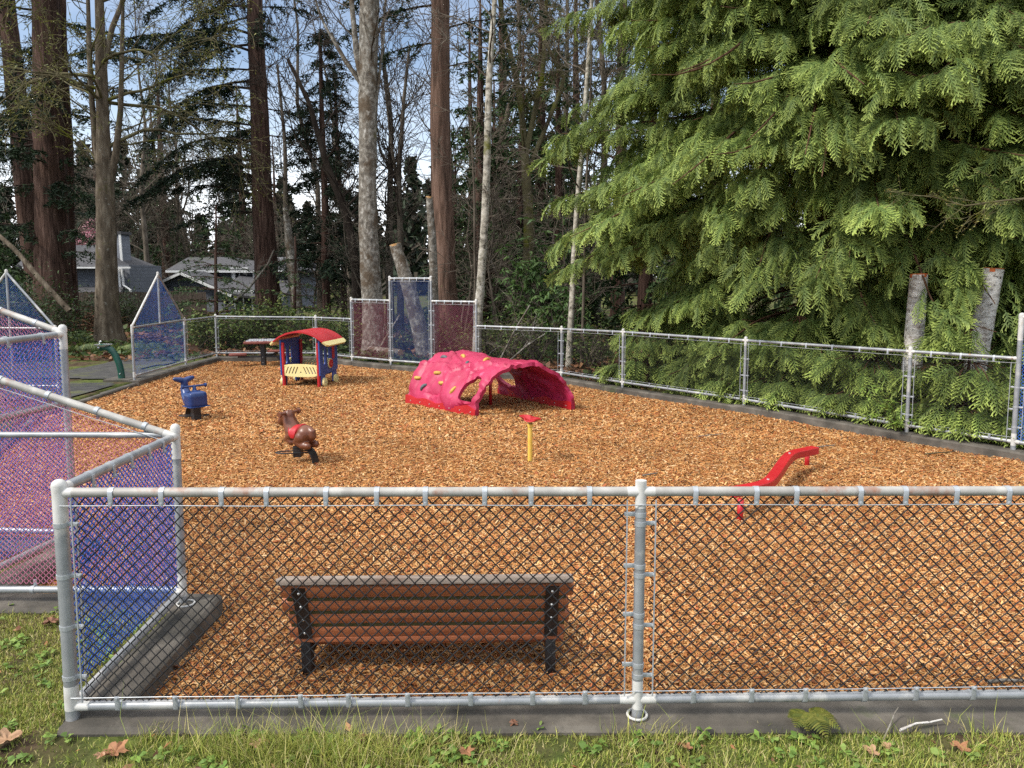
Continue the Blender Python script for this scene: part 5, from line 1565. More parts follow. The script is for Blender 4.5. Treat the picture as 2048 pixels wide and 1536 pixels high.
def cedar(label, base, ht, rad, seed, nl, face=None, cav=None, zmin=.35, skl=.66, r0=.42):
    rng = np.random.default_rng(seed)
    t = thing("cedar_tree", label, "tree", base)
    tb = TB(); bt = TB()
    P = [base, base + Vector((.05, 0, ht * .35)), base + Vector((.1, .05, ht * .7)), base + Vector((.1, .1, ht))]
    Q, rr = trunk_tb(tb, P, [r0, r0 * .7, r0 * .42, .02], rng, 20, .07, .5)
    pos = []; yaw = []; pit = []; rol = []; siz = []; tone = []
    def add(p, a, pt, ro, s, tn): pos.append(p); yaw.append(a); pit.append(pt); rol.append(ro); siz.append(s); tone.append(tn)
    zc = 9.3 if ht > 4 else ht * .9
    i = 0; tries = 0; nsk = int(nl * .20) if ht > 4 else 0
    while i < nl and tries < nl * 5:
        tries += 1
        tz = (i + rng.random()) / nl
        z = zmin + (zc - zmin) * tz / .88 if tz < .88 else zc + (ht - zc) * (tz - .88) / .12
        a = rng.uniform(0, 2 * PI)
        if face is not None and rng.random() < .62: a = rng.normal(face, .85)
        sk = i < nsk
        if sk: a = rng.normal(face, .75); z = rng.uniform(.6, 1.2) if cav is not None and cav(1.5, a) else rng.uniform(.7, 2.1)
        zt = z / ht
        L = rad * (1.0 - 1.2 * max(0, zt - .38)) * rng.uniform(.60, 1.08) * (skl if sk else (.80 if z < 3.6 else 1))
        if cav is not None and not sk and cav(z, a) and rng.random() < .95: i += .25; continue
        i += 1
        k = int(np.argmin(np.abs(Q[:, 2] - z)))
        d = nrm(np.array([math.cos(a), math.sin(a), rng.normal(.10, .12)])); m = 10; PP = [Q[k]]; dd = d
        for j in range(m):
            u = j / m
            dd = nrm(dd + np.array([0, 0, -.085 + (.17 if u > .72 else 0)]) + rng.normal(0, .05, 3)); q = PP[-1] + dd * L / m
            q[2] = max(q[2], .25 + .12 * rng.random()); PP.append(q)
        PP = np.array(PP); tb.tube(PP, np.linspace(min(.055, L * .011), .006, len(PP)), 5)
        lt = rng.normal(1, .16)
        # secondary branchlets along the outer part
        ns = int(L * 4.2)
        for j in range(ns):
            u = .36 + .64 * (j + rng.random()) / ns; s = u * m; q = min(m - 1, int(s)); p = PP[q] + (PP[q + 1] - PP[q]) * (s - q)
            ax = nrm(PP[q + 1] - PP[q]); side = (1 if j % 2 else -1)
            ha = math.atan2(ax[1], ax[0]) + side * rng.uniform(.45, 1.1) * (1 if u < .93 else .3)
            l2 = (.32 + .62 * (1 - abs(u - .55) / .5)) * rng.uniform(.7, 1.25) * min(1, L / 2.4)
            nf = max(2, int(l2 / .118)); hd = np.array([math.cos(ha), math.sin(ha), .02])
            for f in range(nf):
                v = (f + .6) / nf
                pp = p + hd * l2 * v + np.array([0, 0, -.38 * l2 * v * v])
                for sd in ((-1, 1) if f < nf - 1 else (0,)):
                    add(pp, ha + sd * rng.uniform(.35, .95), rng.normal(.62 + .35 * v, .34), rng.normal(0, .5), rng.uniform(.26, .50) * (1 - .15 * v), lt * rng.uniform(.85, 1.15))
        for f in range(4):
            add(PP[-1 - (f // 2)], math.atan2(dd[1], dd[0]) + rng.normal(0, .4), rng.normal(.35, .2), rng.normal(0, .3), rng.uniform(.34, .5), lt * 1.1)
    tb.build("trunk", M['bark_cedar'], t, base)
    pos = np.array(pos); yaw = np.array(yaw); pit = np.array(pit); rol = np.array(rol); siz = np.array(siz); tone = np.array(tone)
    tr = np.array(base); toc = nrm(np.array([-tr[0], -tr[1], 0])); rel = pos - tr; sidev = rel[:, 0] * toc[0] + rel[:, 1] * toc[1]
    rad_ = np.hypot(rel[:, 0], rel[:, 1]); keep = (pos[:, 2] > .16) & ((sidev > -.6) | (rng.random(len(pos)) < .25)) & ((rad_ > .45 * rad) | (rng.random(len(pos)) < .45)); pos, yaw, pit, rol, siz, tone = [x[keep] for x in (pos, yaw, pit, rol, siz, tone)]
    pv = np.array([proj(q) for q in pos]); hide = np.zeros(len(pos), bool)
    for (u0, v0, u1, v1, w_, yy) in ((1839, 540, 1828, 680, 26, 9.7), (1988, 530, 1962, 670, 30, 9.5)):      # limbs were cleared round the felled birches
        tt = np.clip((pv[:, 1] - v0) / (v1 - v0), 0, 1); hide |= (np.abs(pv[:, 0] - (u0 + (u1 - u0) * tt)) < w_) & (pv[:, 1] > v0 - 50) & (pv[:, 1] < v1 - 12) & (pos[:, 1] < yy + .25)
    kp = ~hide | (rng.random(len(pos)) < .10); pos, yaw, pit, rol, siz, tone = [x[kp] for x in (pos, yaw, pit, rol, siz, tone)]
    # stay on the wood side of the fence
    ok = ~(inside(pos[:, 0], pos[:, 1])) | (pos[:, 2] > 1.15)
    dist = edge_dist(pos[:, 0], pos[:, 1]); ins_ = inside(pos[:, 0], pos[:, 1])
    ok &= ~((~ins_) & (dist < .16) & (pos[:, 2] < 1.1)); ok &= ~(ins_ & (dist > .55))
    pos, yaw, pit, rol, siz, tone = [x[ok] for x in (pos, yaw, pit, rol, siz, tone)]
    which = rng.integers(0, 6, len(pos)); arrs = []
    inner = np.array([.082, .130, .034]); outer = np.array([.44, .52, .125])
    for w in range(6):
        T, TF, W = frond_template(rng); s = which == w
        if not s.any(): continue
        Rm = rot_zyx(yaw[s], pit[s] * .62, rol[s])
        V, Fc = instance(T, TF, Rm, siz[s] * 1.05, pos[s])
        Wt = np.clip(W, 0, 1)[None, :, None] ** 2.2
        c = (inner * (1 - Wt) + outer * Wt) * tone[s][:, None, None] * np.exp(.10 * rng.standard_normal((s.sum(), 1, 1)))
        arrs.append((V, Fc, c.reshape(-1, 3)))
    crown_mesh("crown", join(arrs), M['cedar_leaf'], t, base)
    print("cedar fronds", len(pos))
    return t
cb = at(1640, 690, 13.4); cb.z = -.05
FACE = math.atan2(-cb.y, -cb.x)
def cav1(z, a):
    d = (a - (-2.32) + PI) % (2 * PI) - PI
    return 1.15 < z < 4.3 and abs(d) < .52
cedar("huge drooping red cedar with a dark hollow under its boughs", cb, 15.5, 5.1, 61, 540, -2.0, cav1)
cb2 = at(2120, 690, 12.8); cb2.z = -.05
cedar("neighbouring red cedar cut by the picture edge, behind the birch stumps", cb2, 13.5, 4.4, 62, 320, -2.4, None, skl=1.0)

def along(a, b, t, off):
    d = (b - a).normalized(); n = Vector((-d.y, d.x, 0)); n = n if n.y > 0 else -n
    p = a.lerp(b, t) + n * off; p.z = -.04; return p
for i, (p, h_, r_, n_, lab) in enumerate([
        (along(R4, R5, .32, .62), 1.35, .95, 46, "low young cedar crowding the fence at the foot of the shorter birch stump"),
        (along(R4, R5, .03, .60), 1.30, .75, 44, "low young cedar right behind the fence post with the green shoot"),
        (along(R4, R5, .86, .85), 1.30, .85, 40, "low young cedar below the taller leaning birch stump"),
        (along(R3, R4, .62, .80), 1.25, 1.05, 50, "low young cedar against the long fence left of its leafy green shoot"),
        (along(R3, R4, .12, .85), 1.35, 1.05, 48, "low young cedar behind the fence in front of the dark hollow"),
        (along(R1, R2, .85, .90), 1.45, 1.0, 46, "low young cedar behind the fence nearest the leaning birch")]):
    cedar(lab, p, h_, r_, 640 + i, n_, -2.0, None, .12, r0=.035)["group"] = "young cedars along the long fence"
# ------------------------------------------------------------------ trees farther back (built once per kind, then copied)
def far_tree(kind, seed):
    rng = np.random.default_rng(seed); o = Vector((0, 0, 0))
    if kind == 'bare':
        t = thing("bare_tree", "", "tree", o); tb = TB(); bt = TB(); ht = rng.uniform(13, 17)
        P = [np.array([0, 0, -.1])]; 
        for k in range(5): P.append(P[-1] + np.array([rng.normal(0, .35), rng.normal(0, .35), ht / 5]))
        Q, rr = trunk_tb(tb, P, np.linspace(rng.uniform(.13, .2), .025, 6), rng, 8, .04, .2, .6)
        limbs_from(bt, Q, rr, rng, 22, 2.6, ht * .95, lambda t: 4.2 - 2.6 * t, PRM_BG, ang=(.4, 1.0))
        tb.build("trunk", M['bark_grey'], t); bt.build("branches", M['bark_grey'], t)
    elif kind == 'brushy':
        t = thing("bare_tree", "", "tree", o); tb = TB(); bt = TB(); lv = []
        for s in range(3):
            P = [np.array([rng.normal(0, .15), rng.normal(0, .15), -.1])]; 
            for k in range(4): P.append(P[-1] + np.array([rng.normal(0, .5), rng.normal(0, .5), 1.6]))
            Q, rr = trunk_tb(tb, P, np.linspace(.07, .02, 5), rng, 6, .04, .2, .5)
            limbs_from(bt, Q, rr, rng, 12, .6, 6.2, lambda t: 2.2 - .8 * t, PRM_BG, ang=(.5, 1.2), leaves=lv)
        tb.build("trunk", M['bark_grey'], t); bt.build("branches", M['bark_grey'], t)
    else:
        t = thing("fir_tree" if kind == 'fir' else "cedar_tree", "", "tree", o); tb = TB(); bt = TB(); ht = 17 if kind == 'fir' else 12
        P = [np.array([0, 0, -.1]), np.array([.1, 0, ht * .5]), np.array([.15, .1, ht])]
        Q, rr = trunk_tb(tb, P, [.28, .17, .03], rng, 10, .04, .3, .6); bt = tb
        if kind == 'fir': d = boughs(bt, Q, rr, rng, 62, 2.2, ht * .98, lambda t: 3.6 - 3.1 * t, dens=.75, size=(.20, .055), cols=FIR_COLS, hang=.55)
        else: d = boughs(bt, Q, rr, rng, 90, .5, ht * .98, lambda t: 3.0 - 2.5 * t, dens=1.0, size=(.18, .06), cols=[(.05, .085, .032), (.065, .10, .036), (.035, .06, .024)], hang=1.1, bend=-.06, rise=.0)
        tb.build("trunk", M['bark_fir'], t); crown_mesh("crown", d, M['needle'], t)
    return t
PROTO = {}
def plant(kind, var, u, Y, label, s=1.0, group=None, rz=None):
    key = (kind, var)
    if key not in PROTO: PROTO[key] = far_tree(kind, 100 + var * 7 + len(kind)); o = PROTO[key]
    else: o = copy_tree(PROTO[key])
    p = at(u, 640, Y); o.location = (p.x, p.y, -.05)
    o.rotation_euler = (0, 0, random.uniform(0, 6.28) if rz is None else rz); o.scale = (s, s, s * random.uniform(.92, 1.08))
    tag(o, label, "tree", group)
GB = "bare trees standing far behind the playground"; GF = "dark firs standing far behind the playground"; GC = "dark cedars behind the fence"
for i, (u, Y, v, lab) in enumerate([
        (640, 33, 0, "hazy bare tree beyond the hemlocks, crown against pale sky"), (780, 30, 1, "hazy bare tree just beyond the leaning grey cut trunk"),
        (700, 40, 3, "hazy bare tree far behind the pale alder"),
        (385, 50, 2, "hazy bare tree rising over the middle of the grey roof"),
        (300, 42, 0, "hazy bare tree rising over the white-trimmed chimney"), (935, 30, 3, "hazy bare tree between the sunlit fir and the slender birch"),
        (1010, 27, 0, "hazy bare tree just beyond the slender pale birch"), (1100, 30, 2, "hazy bare tree between the two birches, deep in the wood"),
        (160, 46, 3, "hazy bare tree behind the twin-trunked fir"), (20, 40, 1, "hazy bare tree behind the fallen leaning trunk"), (1190, 26, 1, "hazy bare tree tucked behind the edge of the cedar")]):
    plant('bare', v, u, Y, lab, 1.0, GB)
for i, (u, Y, v, s, lab) in enumerate([
        (1010, 38, 0, 1.15, "dark fir deep behind the slender pale birch"), (1075, 33, 1, 1.0, "dark fir deep behind the mossy forked maple"), (1150, 36, 0, 1.1, "dark fir deep behind the leaning birch"),
        (945, 46, 1, 1.1, "dark fir far behind the last maroon panel"), (330, 60, 0, 1.0, "dark fir far behind the grey house with the hip roof"), (215, 52, 1, 1.0, "dark fir far behind the lichen-spotted maple"),
        (-40, 34, 0, 1.0, "dark fir at the picture edge behind the bent fir"), (560, 58, 1, .8, "dark fir far behind the broken snag"), (1235, 30, 1, 1.1, "dark fir right behind the big cedar")]):
    plant('fir', v, u, Y, lab, s, GF)
for i, (u, Y, s, lab) in enumerate([(1040, 24, .75, "bushy dark cedar behind the glossy rhododendron"), (1120, 23, .8, "bushy dark cedar beside the leaning birch"), (985, 29, .8, "bushy dark cedar behind the slender birch"),
        (-30, 24, .7, "bushy dark cedar behind the blue gabled panel"), (1420, 21, .9, "bushy dark cedar hidden in the hollow of the big cedar"), (1640, 20, 1.0, "bushy dark cedar directly behind the big cedar trunk"), (1880, 19, 1.0, "bushy dark cedar behind the white birch stumps"), (1290, 22, .9, "bushy dark cedar behind the big cedar's outer boughs"),
        (690, 47, .55, "low dark cedar behind the pale alder"), (910, 26, .5, "low dark cedar beside the sunlit fir"), (965, 24, .9, "tall bushy cedar just behind the slender birch"), (1085, 26, 1.05, "tall bushy cedar behind the rhododendron and the mossy maple"), (340, 52, 1.3, "broad dark cedar showing over the hip-roofed house"), (500, 50, 1.2, "broad dark cedar behind the tall one-sided fir")]):
    plant('cedar', 0, u, Y, lab, s, GC)
for i, (u, Y, s, lab) in enumerate([(300, 47, 1.5, "brown thicket tree behind the grey roof"), (450, 48, 1.5, "brown thicket tree behind the far grey wing"), (920, 22, .7, "twiggy thicket tree behind the last maroon panel"),
        (1010, 20, .7, "twiggy thicket tree between the slender birch and the rhododendron"), (760, 23, .6, "twiggy thicket tree behind the navy panel"), (660, 27, .7, "twiggy thicket tree behind the hemlocks"), (560, 44, .9, "twiggy thicket tree behind the tall one-sided fir"),
        (180, 48, 1.4, "brown thicket tree over the corner of the grey house"), (380, 49, 1.6, "brown thicket tree behind the hip roof"), (1105, 19.5, .6, "twiggy thicket tree before the leaning birch")]):
    plant('brushy', i % 2, u, Y, lab, s, "leafless thicket trees beyond the fence")

# far-off wood closing the horizon
def far_wood():
    rng = np.random.default_rng(77); PT = []
    for i in range(190):
        a = rng.uniform(-1.0, 1.0); Y = rng.uniform(66, 100); x = Y * a * .95; h = rng.uniform(7, 11.5) if rng.random() < .8 else rng.uniform(11, 15)
        n = 380; z = rng.random(n) ** .9 * h; rr = (1 - z / h) * h * .24 + .25; th = rng.uniform(0, 2 * PI, n); q = np.sqrt(rng.random(n))
        PT.append(np.stack([x + rr * q * np.cos(th), Y + rr * q * np.sin(th), z], 1))
    PT = np.concatenate(PT)
    return needle_quads(PT, 0, rng, (.9, .35), .5, [(.020, .032, .018), (.05, .042, .03), (.035, .045, .025)])
tag(crown_mesh("far_wood", far_wood(), M['needle'], None), "dark wood closing the view behind the houses", "wood", kind="stuff")

# ------------------------------------------------------------------ shrubs and undergrowth
def leaf_quads(P, rng, L, W, cols, droop=.3, jit=.2):
    T = np.array([(0, -.12, 0), (.35, -.5, .04), (.75, -.42, 0), (1.0, 0, -.08), (.75, .42, 0), (.35, .5, .04), (0, .12, 0)], float)
    TF = np.array([(0, 1, 5, 6), (1, 2, 4, 5)]); TF = np.array([(0, 1, 5, 6), (1, 2, 4, 5), (2, 3, 3, 4)])
    T = np.array([(0, -.06, 0), (.4, -.5, .05), (1.0, -.03, -.08), (1.0, .03, -.08), (.4, .5, .05), (0, .06, 0)], float); TF = np.array([(0, 1, 4, 5), (1, 2, 3, 4)])
    n = len(P); s = np.exp(.25 * rng.standard_normal(n))
    S = np.stack([L * s, W * s, L * s], 1)
    Rm = rot_zyx(rng.uniform(0, 2 * PI, n), rng.normal(droop, .4, n), rng.normal(0, .5, n))
    V, Fc = instance(T, TF, Rm, S, P); c = palette(n, cols, [1] * len(cols), jit, rng)
    return V, Fc, np.repeat(c, 6, 0)

def shrub(name, label, c, rad, seed, n, L, W, cols, stems=10, group=None, whorl=0, zc=.5):
    rng = np.random.default_rng(seed); t = thing(name, label, "shrub", c, 0, group); tb = TB(); PT = []
    ends = []
    for i in range(stems):
        a = rng.uniform(0, 2 * PI); q = math.sqrt(rng.random()); top = np.array([rad[0] * q * math.cos(a), rad[1] * q * math.sin(a), rad[2] * rng.uniform(.5, 1.0) * math.sqrt(max(.15, 1 - q * q * .8))])
        mid = top * .5 + np.array([0, 0, rad[2] * .12]); tb.tube([(0, 0, 0), mid, top], [.014, .010, .005], 5); ends += [top, mid * .3 + top * .7, mid]
        for k in range(5):
            b = mid + (top - mid) * rng.random(); e = b + rng.normal(0, .22, 3) * np.array(rad) ; e[2] = max(.05, e[2]); tb.tube([b, (b + e) / 2 + [0, 0, .03], e], [.007, .005, .003], 3); ends += [e, (b + e) / 2]
    ends = np.array(ends)
    if whorl:
        m = n // whorl; ctr = ends[rng.integers(0, len(ends), m)] + rng.normal(0, .10, (m, 3)) * np.array(rad)
        ctr[:, 2] = np.maximum(ctr[:, 2], .08); P = np.repeat(ctr, whorl, 0) + rng.normal(0, .012, (m * whorl, 3))
    else:
        P = ends[rng.integers(0, len(ends), n)] + rng.normal(0, .17, (n, 3)) * np.array(rad); P[:, 2] = np.abs(P[:, 2]) + .03
    tb.build("stems", M['bark_grey'], t)
    V, Fc, c_ = leaf_quads(P, rng, L, W, cols, .25)
    np_mesh("leaves", V, Fc, M['leaf'], t, col=c_)
    return t
RH = [(.045, .09, .024), (.07, .13, .034), (.10, .165, .045)]
SAL = [(.05, .085, .02), (.08, .125, .025), (.12, .165, .036), (.14, .155, .042)]
IVY = [(.035, .062, .018), (.05, .085, .022), (.075, .105, .028)]
def onz(u, v, Y, z=-.02): p = at(u, v, Y); p.z = z; return p
shrub("rhododendron", "large glossy rhododendron behind the dome, between the birches", onz(1072, 700, 17.6), (1.05, .8, 2.9), 201, 2600, .16, .05, RH, 26, whorl=7)
shrub("rhododendron", "lower rhododendron clump at the foot of the leaning birch", onz(1120, 700, 16.3), (.8, .5, 1.5), 202, 1200, .14, .045, RH, 14, whorl=7)
sh = [(455, 18.9, 1.0, "leafy green shrub behind the corner of the low back fence"), (505, 19.3, 1.15, "leafy green shrub behind the game table"), (560, 19.6, 1.2, "leafy green shrub behind the play train's roof"), (610, 19.4, 1.1, "leafy green shrub behind the play train's centre pole"),
      (665, 19.0, .95, "leafy green shrub just beside the play train"), (405, 18.8, .9, "leafy green shrub behind the gabled panel's far post")]
for i, (u, Y, h, lab) in enumerate(sh):
    shrub("salal_shrub", lab, onz(u, 700, Y), (.85, .6, h * .95), 210 + i, 1300, .085, .045, SAL, 14, "leafy shrubs behind the low back fence")
for i, (u, Y, h, lab) in enumerate([(740, 18.9, .55, "low brambly shrub at the foot of the alder"), (815, 18.6, .6, "low brambly shrub behind the navy panel"), (905, 18.2, .75, "low brambly shrub behind the last maroon panel"), (975, 17.5, .9, "brambly shrub at the foot of the slender birch"), (1020, 16.6, 1.0, "brambly shrub directly behind the dome's arch"), (1075, 16.0, 1.15, "brambly shrub behind the fence just past the dome"), (1180, 15.2, 1.1, "brambly shrub beneath the cedar's outermost boughs"), (880, 19.2, 1.2, "taller brambly shrub at the foot of the sunlit fir"), (700, 20.5, 1.3, "taller brambly shrub between the train and the alder")]):
    shrub("bramble_shrub", lab, onz(u, 700, Y), (.8, .5, h), 230 + i, 700, .06, .035, SAL, 26, "brambly shrubs behind the panels")
# hedge-like evergreen shrubs before the houses
for i, (u, Y, h, r_, lab) in enumerate([(40, 19, 1.9, 1.3, "dense evergreen shrub beneath the fallen leaning trunk"), (110, 20, 1.5, 1.2, "dense evergreen shrub at the foot of the massive twin fir"), (175, 26, 1.45, 1.3, "dense evergreen shrub against the board fence behind the maple"), (255, 27.5, 1.35, 1.2, "dense evergreen shrub before the chimney of the grey house"), (-20, 17, 1.6, 1.2, "dense evergreen shrub at the picture edge behind the gabled panel")]):
    shrub("evergreen_shrub", lab, onz(u, 690, Y), (r_, .9, h), 240 + i, 2200, .09, .035, [(.03, .055, .014), (.05, .085, .02), (.02, .036, .012)], 18, "evergreen shrubs along the board fence")
for i, (u, v, lab) in enumerate([(172, 690, "sword fern beside the maple trunk"), (236, 705, "small fern just behind the drinking fountain"), (150, 705, "sword fern by the path under the brush pile")]):
    rng = np.random.default_rng(260 + i); c = gp(u, v, .0); t = thing("sword_fern", lab, "fern", c, 0, "ferns on the bank"); P = []
    arrs = []
    for k in range(16):
        a = 2 * PI * k / 16 + rng.normal(0, .2); L = rng.uniform(.5, .8); tt = np.linspace(.1, 1, 16)
        x = L * tt; z = L * (.85 * tt - .75 * tt ** 2); pts = np.stack([x * math.cos(a), x * math.sin(a), z + .05], 1); pts = np.repeat(pts, 2, 0)
        n = len(pts); T = np.array([(0, -.5, 0), (1, -.1, -.1), (1, .1, -.1), (0, .5, 0)], float); S = np.stack([np.repeat(.16 * np.sin(PI * (.15 + .85 * tt)) * L + .02, 2), np.full(n, .035), np.ones(n)], 1)
        Rm = rot_zyx(a + np.tile([1.35, -1.35], n // 2), np.full(n, .2), np.zeros(n)); V, Fc = instance(T, np.array([(0, 1, 2, 3)]), Rm, S, pts)
        arrs.append((V, Fc, np.repeat(palette(n, SAL, [1, 1, 1, 1], .15, rng), 4, 0)))
    V, Fc, c_ = join(arrs); np_mesh("fronds", V, Fc, M['leaf'], t, col=c_)

def undergrowth():
    rng = np.random.default_rng(300); X = []; Y = []
    n = 60000; y = rng.uniform(13.5, 34, n); x = rng.uniform(-1, 1, n) * (.78 * y); d = edge_dist(x, y); ok = ~inside(x, y) & (d > .2)
    # keep the path clear
    pth = (x < -5.9) & (y < 16.6 + (x + 8) * .0) & (y > 0); pth2 = (x < -4.6) & (x > -9) & (y > 13) & (y < 16.4)
    ok &= ~pth & ~pth2
    x, y = x[ok], y[ok]; k = vnoise(x, y, 1.6, 5.0)
    z = ground_z(x, y) + rng.random(len(x)) * .10 * (1 + 1.6 * np.clip(k, 0, 1))
    g = k > -.05; P = np.stack([x, y, z], 1)
    a = leaf_quads(P[g], rng, .11, .085, IVY + [(.06, .085, .022)], .1); b = leaf_quads(P[~g], rng, .14, .10, [(.20, .09, .042), (.13, .06, .03), (.26, .14, .07), (.08, .042, .025)], 0)
    return join([a, b])
V, Fc, c_ = undergrowth(); o = np_mesh("undergrowth", V, Fc, M['leaf'], None, col=c_); tag(o, "ivy and dead leaves covering the woodland floor", "ground cover", kind="stuff")
def underside():
    rng = np.random.default_rng(301); n = 16000; y = rng.uniform(8.3, 14.5, n); x = rng.uniform(1.2, 9, n); ok = ~inside(x, y) & (edge_dist(x, y) > .14); x, y = x[ok], y[ok]
    P = np.stack([x, y, ground_z(x, y) + .02 * rng.random(len(x))], 1)
    return leaf_quads(P, rng, .07, .035, [(.10, .042, .02), (.06, .03, .016), (.15, .075, .035), (.05, .05, .018)], 0)
V, Fc, c_ = underside(); o = np_mesh("cedar_litter", V, Fc, M['dry'], None, col=c_); tag(o, "brown cedar litter on the ground under the big cedar", "leaf litter", kind="stuff")

def brush_pile():
    c = gp(166, 668, .0); rng = np.random.default_rng(310); t = thing("brush_pile", "heap of reddish brown cut branches beside the maple", "brush pile", c); tb = TB()
    for i in range(230):
        a = rng.uniform(0, PI); z = abs(rng.normal(0, .32)); L = rng.uniform(.5, 1.5); r_ = 1.25 * (1 - z * .6); q = np.array([rng.uniform(-1, 1) * r_, rng.uniform(-.6, .6) * r_, z + .05]); d = np.array([math.cos(a), math.sin(a) * .6, rng.normal(0, .22)])
        tb.tube([q - d * L / 2, q + rng.normal(0, .05, 3), q + d * L / 2], [.016, .012, .005], 4)
    tb.build("cut_branches", M['bark_cedar'], t)
brush_pile()

# loose arching dead branches behind the fence near the dome
def dead_branches():
    rng = np.random.default_rng(320); lab = ["pale dead branch arching over the fence beside the dome", "dead branch leaning low behind the dome", "dead branch leaning against the foot of the alder", "long bare stem leaning across the tall one-sided fir"]
    sp = [[(1000, 720, 4), (1030, 660, 4), (1060, 610, 3)], [(1015, 725, 4), (1055, 690, 4), (1090, 668, 3)], [(752, 712, 6), (770, 678, 5), (800, 630, 4)], [(440, 625, 6), (495, 580, 5), (535, 530, 4), (548, 500, 3)]]
    Ys = [15.9, 15.7, 18.0, 22]
    for l, s, Y in zip(lab, sp, Ys):
        P, r = px_line(s, Y); t = thing("dead_branch", l, "branch", P[0]); tb = TB(); Q, rr = resample(P, r, .15); tb.tube(Q - np.array(P[0]), rr, 6); 
        prm = dict(lev=2, kids=[3, 4], wob=.15, up=.03, rmin=.004, seg=.2)
        for k in range(4): grow(tb, Q[len(Q) * (k + 2) // 8] - np.array(P[0]), np.array([rng.normal(), rng.normal() * .3, .8]), .7, .008, 1, rng, prm)
        tb.build("stem", M['bark_alder'], t)
dead_branches()

# spring shoot at the cedar-side fence post
def shoot():
    c = R4 + Vector((-.05, .10, -.05)); rng = np.random.default_rng(330); t = thing("leafy_shoot", "bright green leafy shoot growing through the long fence at a post", "plant", c); tb = TB(); PT = []
    for k in range(11):
        a = rng.uniform(PI * .85, PI * 2.15) if k % 2 else rng.uniform(0, 2 * PI); L = rng.uniform(.3, .62); e = np.array([L * math.cos(a), -abs(L * math.sin(a)) * .35 - .12, rng.uniform(.15, .75)])
        m_ = e * .5 + np.array([0, 0, .12]); tb.tube([(0, 0, 0), m_, e], [.006, .004, .002], 4)
        for q in np.linspace(.35, 1, 8): PT.append(m_ + (e - m_) * q if q > .5 else m_ * q * 2)
    tb.build("stems", M['bark_moss'], t); PT = np.repeat(np.array(PT), 3, 0) + rng.normal(0, .012, (len(PT) * 3, 3))
    V, Fc, c_ = leaf_quads(PT, rng, .065, .026, [(.16, .24, .04), (.20, .29, .055), (.12, .19, .035)], -.1); np_mesh("leaves", V, Fc, M['leaf'], t, col=c_)
shoot()
# budding twigs reaching in from the frame edge before the cedar
def twig_branch():
    P, r = px_line([(2075, 395, 5), (2000, 402, 4), (1930, 412, 3), (1860, 392, 2)], 8.0); t = thing("budding_branch", "thin bare budding branch reaching in front of the cedar over the birch stumps", "branch", P[0]); tb = TB(); lv = []; rng = np.random.default_rng(335)
    Q, rr = resample(P, r, .06); Q = Q - np.array(P[0]); tb.tube(Q, rr, 5)
    for k in range(12): grow(tb, Q[rng.integers(2, len(Q))], np.array([-1, rng.normal(0, .4), rng.normal(0, .55)]), .45, .004, 2, rng, dict(lev=3, kids=[3, 3, 4], wob=.12, up=0, rmin=.0022, seg=.1), lv)
    tb.build("twigs", M['bark_moss'], t); L = np.array(lv); L = np.repeat(L, 2, 0) + rng.normal(0, .008, (2 * len(L), 3)); V, Fc, c_ = leaf_quads(L, rng, .022, .011, [(.24, .24, .06), (.3, .27, .08)], 0); np_mesh("buds", V, Fc, M['leaf'], t, col=c_)
twig_branch()

# pink blossom tree behind the house roof
def blossom():
    c = onz(186, 640, 52); t = thing("blossom_tree", "pink blossoming cherry tree showing over the grey house roof", "tree", c); rng = np.random.default_rng(340); tb = TB(); bt = TB(); lv = []
    Q, rr = trunk_tb(tb, [(0, 0, 0), (.1, 0, 1.2), (.1, 0, 2.4)], [.16, .13, .08], rng, 8); limbs_from(bt, Q, rr, rng, 16, 1.0, 2.4, lambda t: 2.2, PRM_BG, leaves=lv)
    tb.build("trunk", M['bark_dark'], t); bt.build("branches", M['bark_dark'], t); L = np.array(lv); L = np.repeat(L, 6, 0) + rng.normal(0, .16, (6 * len(L), 3))
    V, Fc, c_ = leaf_quads(L, rng, .16, .12, [(.62, .30, .36), (.7, .42, .46), (.5, .2, .27)], 0); np_mesh("blossom", V, Fc, M['leaf'], t, col=c_)
blossom()

# ------------------------------------------------------------------ houses
def siding_mat(name, c):
    m, nt, b = new_mat(name); L = nt.links; tc = nd(nt, "ShaderNodeTexCoord"); sp = nd(nt, "ShaderNodeSeparateXYZ"); L.new(tc.outputs["Object"], sp.inputs[0])
    mu = nd(nt, "ShaderNodeMath", operation='MULTIPLY'); mu.inputs[1].default_value = 6.2; L.new(sp.outputs["Z"], mu.inputs[0]); fr = nd(nt, "ShaderNodeMath", operation='FRACT'); L.new(mu.outputs[0], fr.inputs[0])
    n = nd(nt, "ShaderNodeTexNoise"); n.inputs["Scale"].default_value = 3; L.new(tc.outputs["Object"], n.inputs["Vector"])
    rp = ramp(nt, [(.3, tuple(x * .85 for x in c)), (.7, tuple(x * 1.15 for x in c))]); L.new(n.outputs[0], rp.inputs[0]); L.new(rp.outputs[0], b.inputs["Base Color"]); b.inputs["Roughness"].default_value = .7
    bp = nd(nt, "ShaderNodeBump"); bp.inputs["Strength"].default_value = 1.0; bp.inputs["Distance"].default_value = .05; bp.invert = True; L.new(fr.outputs[0], bp.inputs["Height"]); L.new(bp.outputs[0], b.inputs["Normal"])
    return m
M['siding'] = siding_mat('slate_blue_siding', (.075, .083, .10)); M['siding2'] = siding_mat('blue_grey_siding', (.115, .125, .15))
M['shingle'] = noise_mat('asphalt_shingles', [(.3, (.04, .039, .043)), (.7, (.09, .088, .093))], 9, rough=.95, stretch=(1, 1, 3), second=[((.06, .065, .03), .6, .58, .74)], bump=.4, bscale=14)
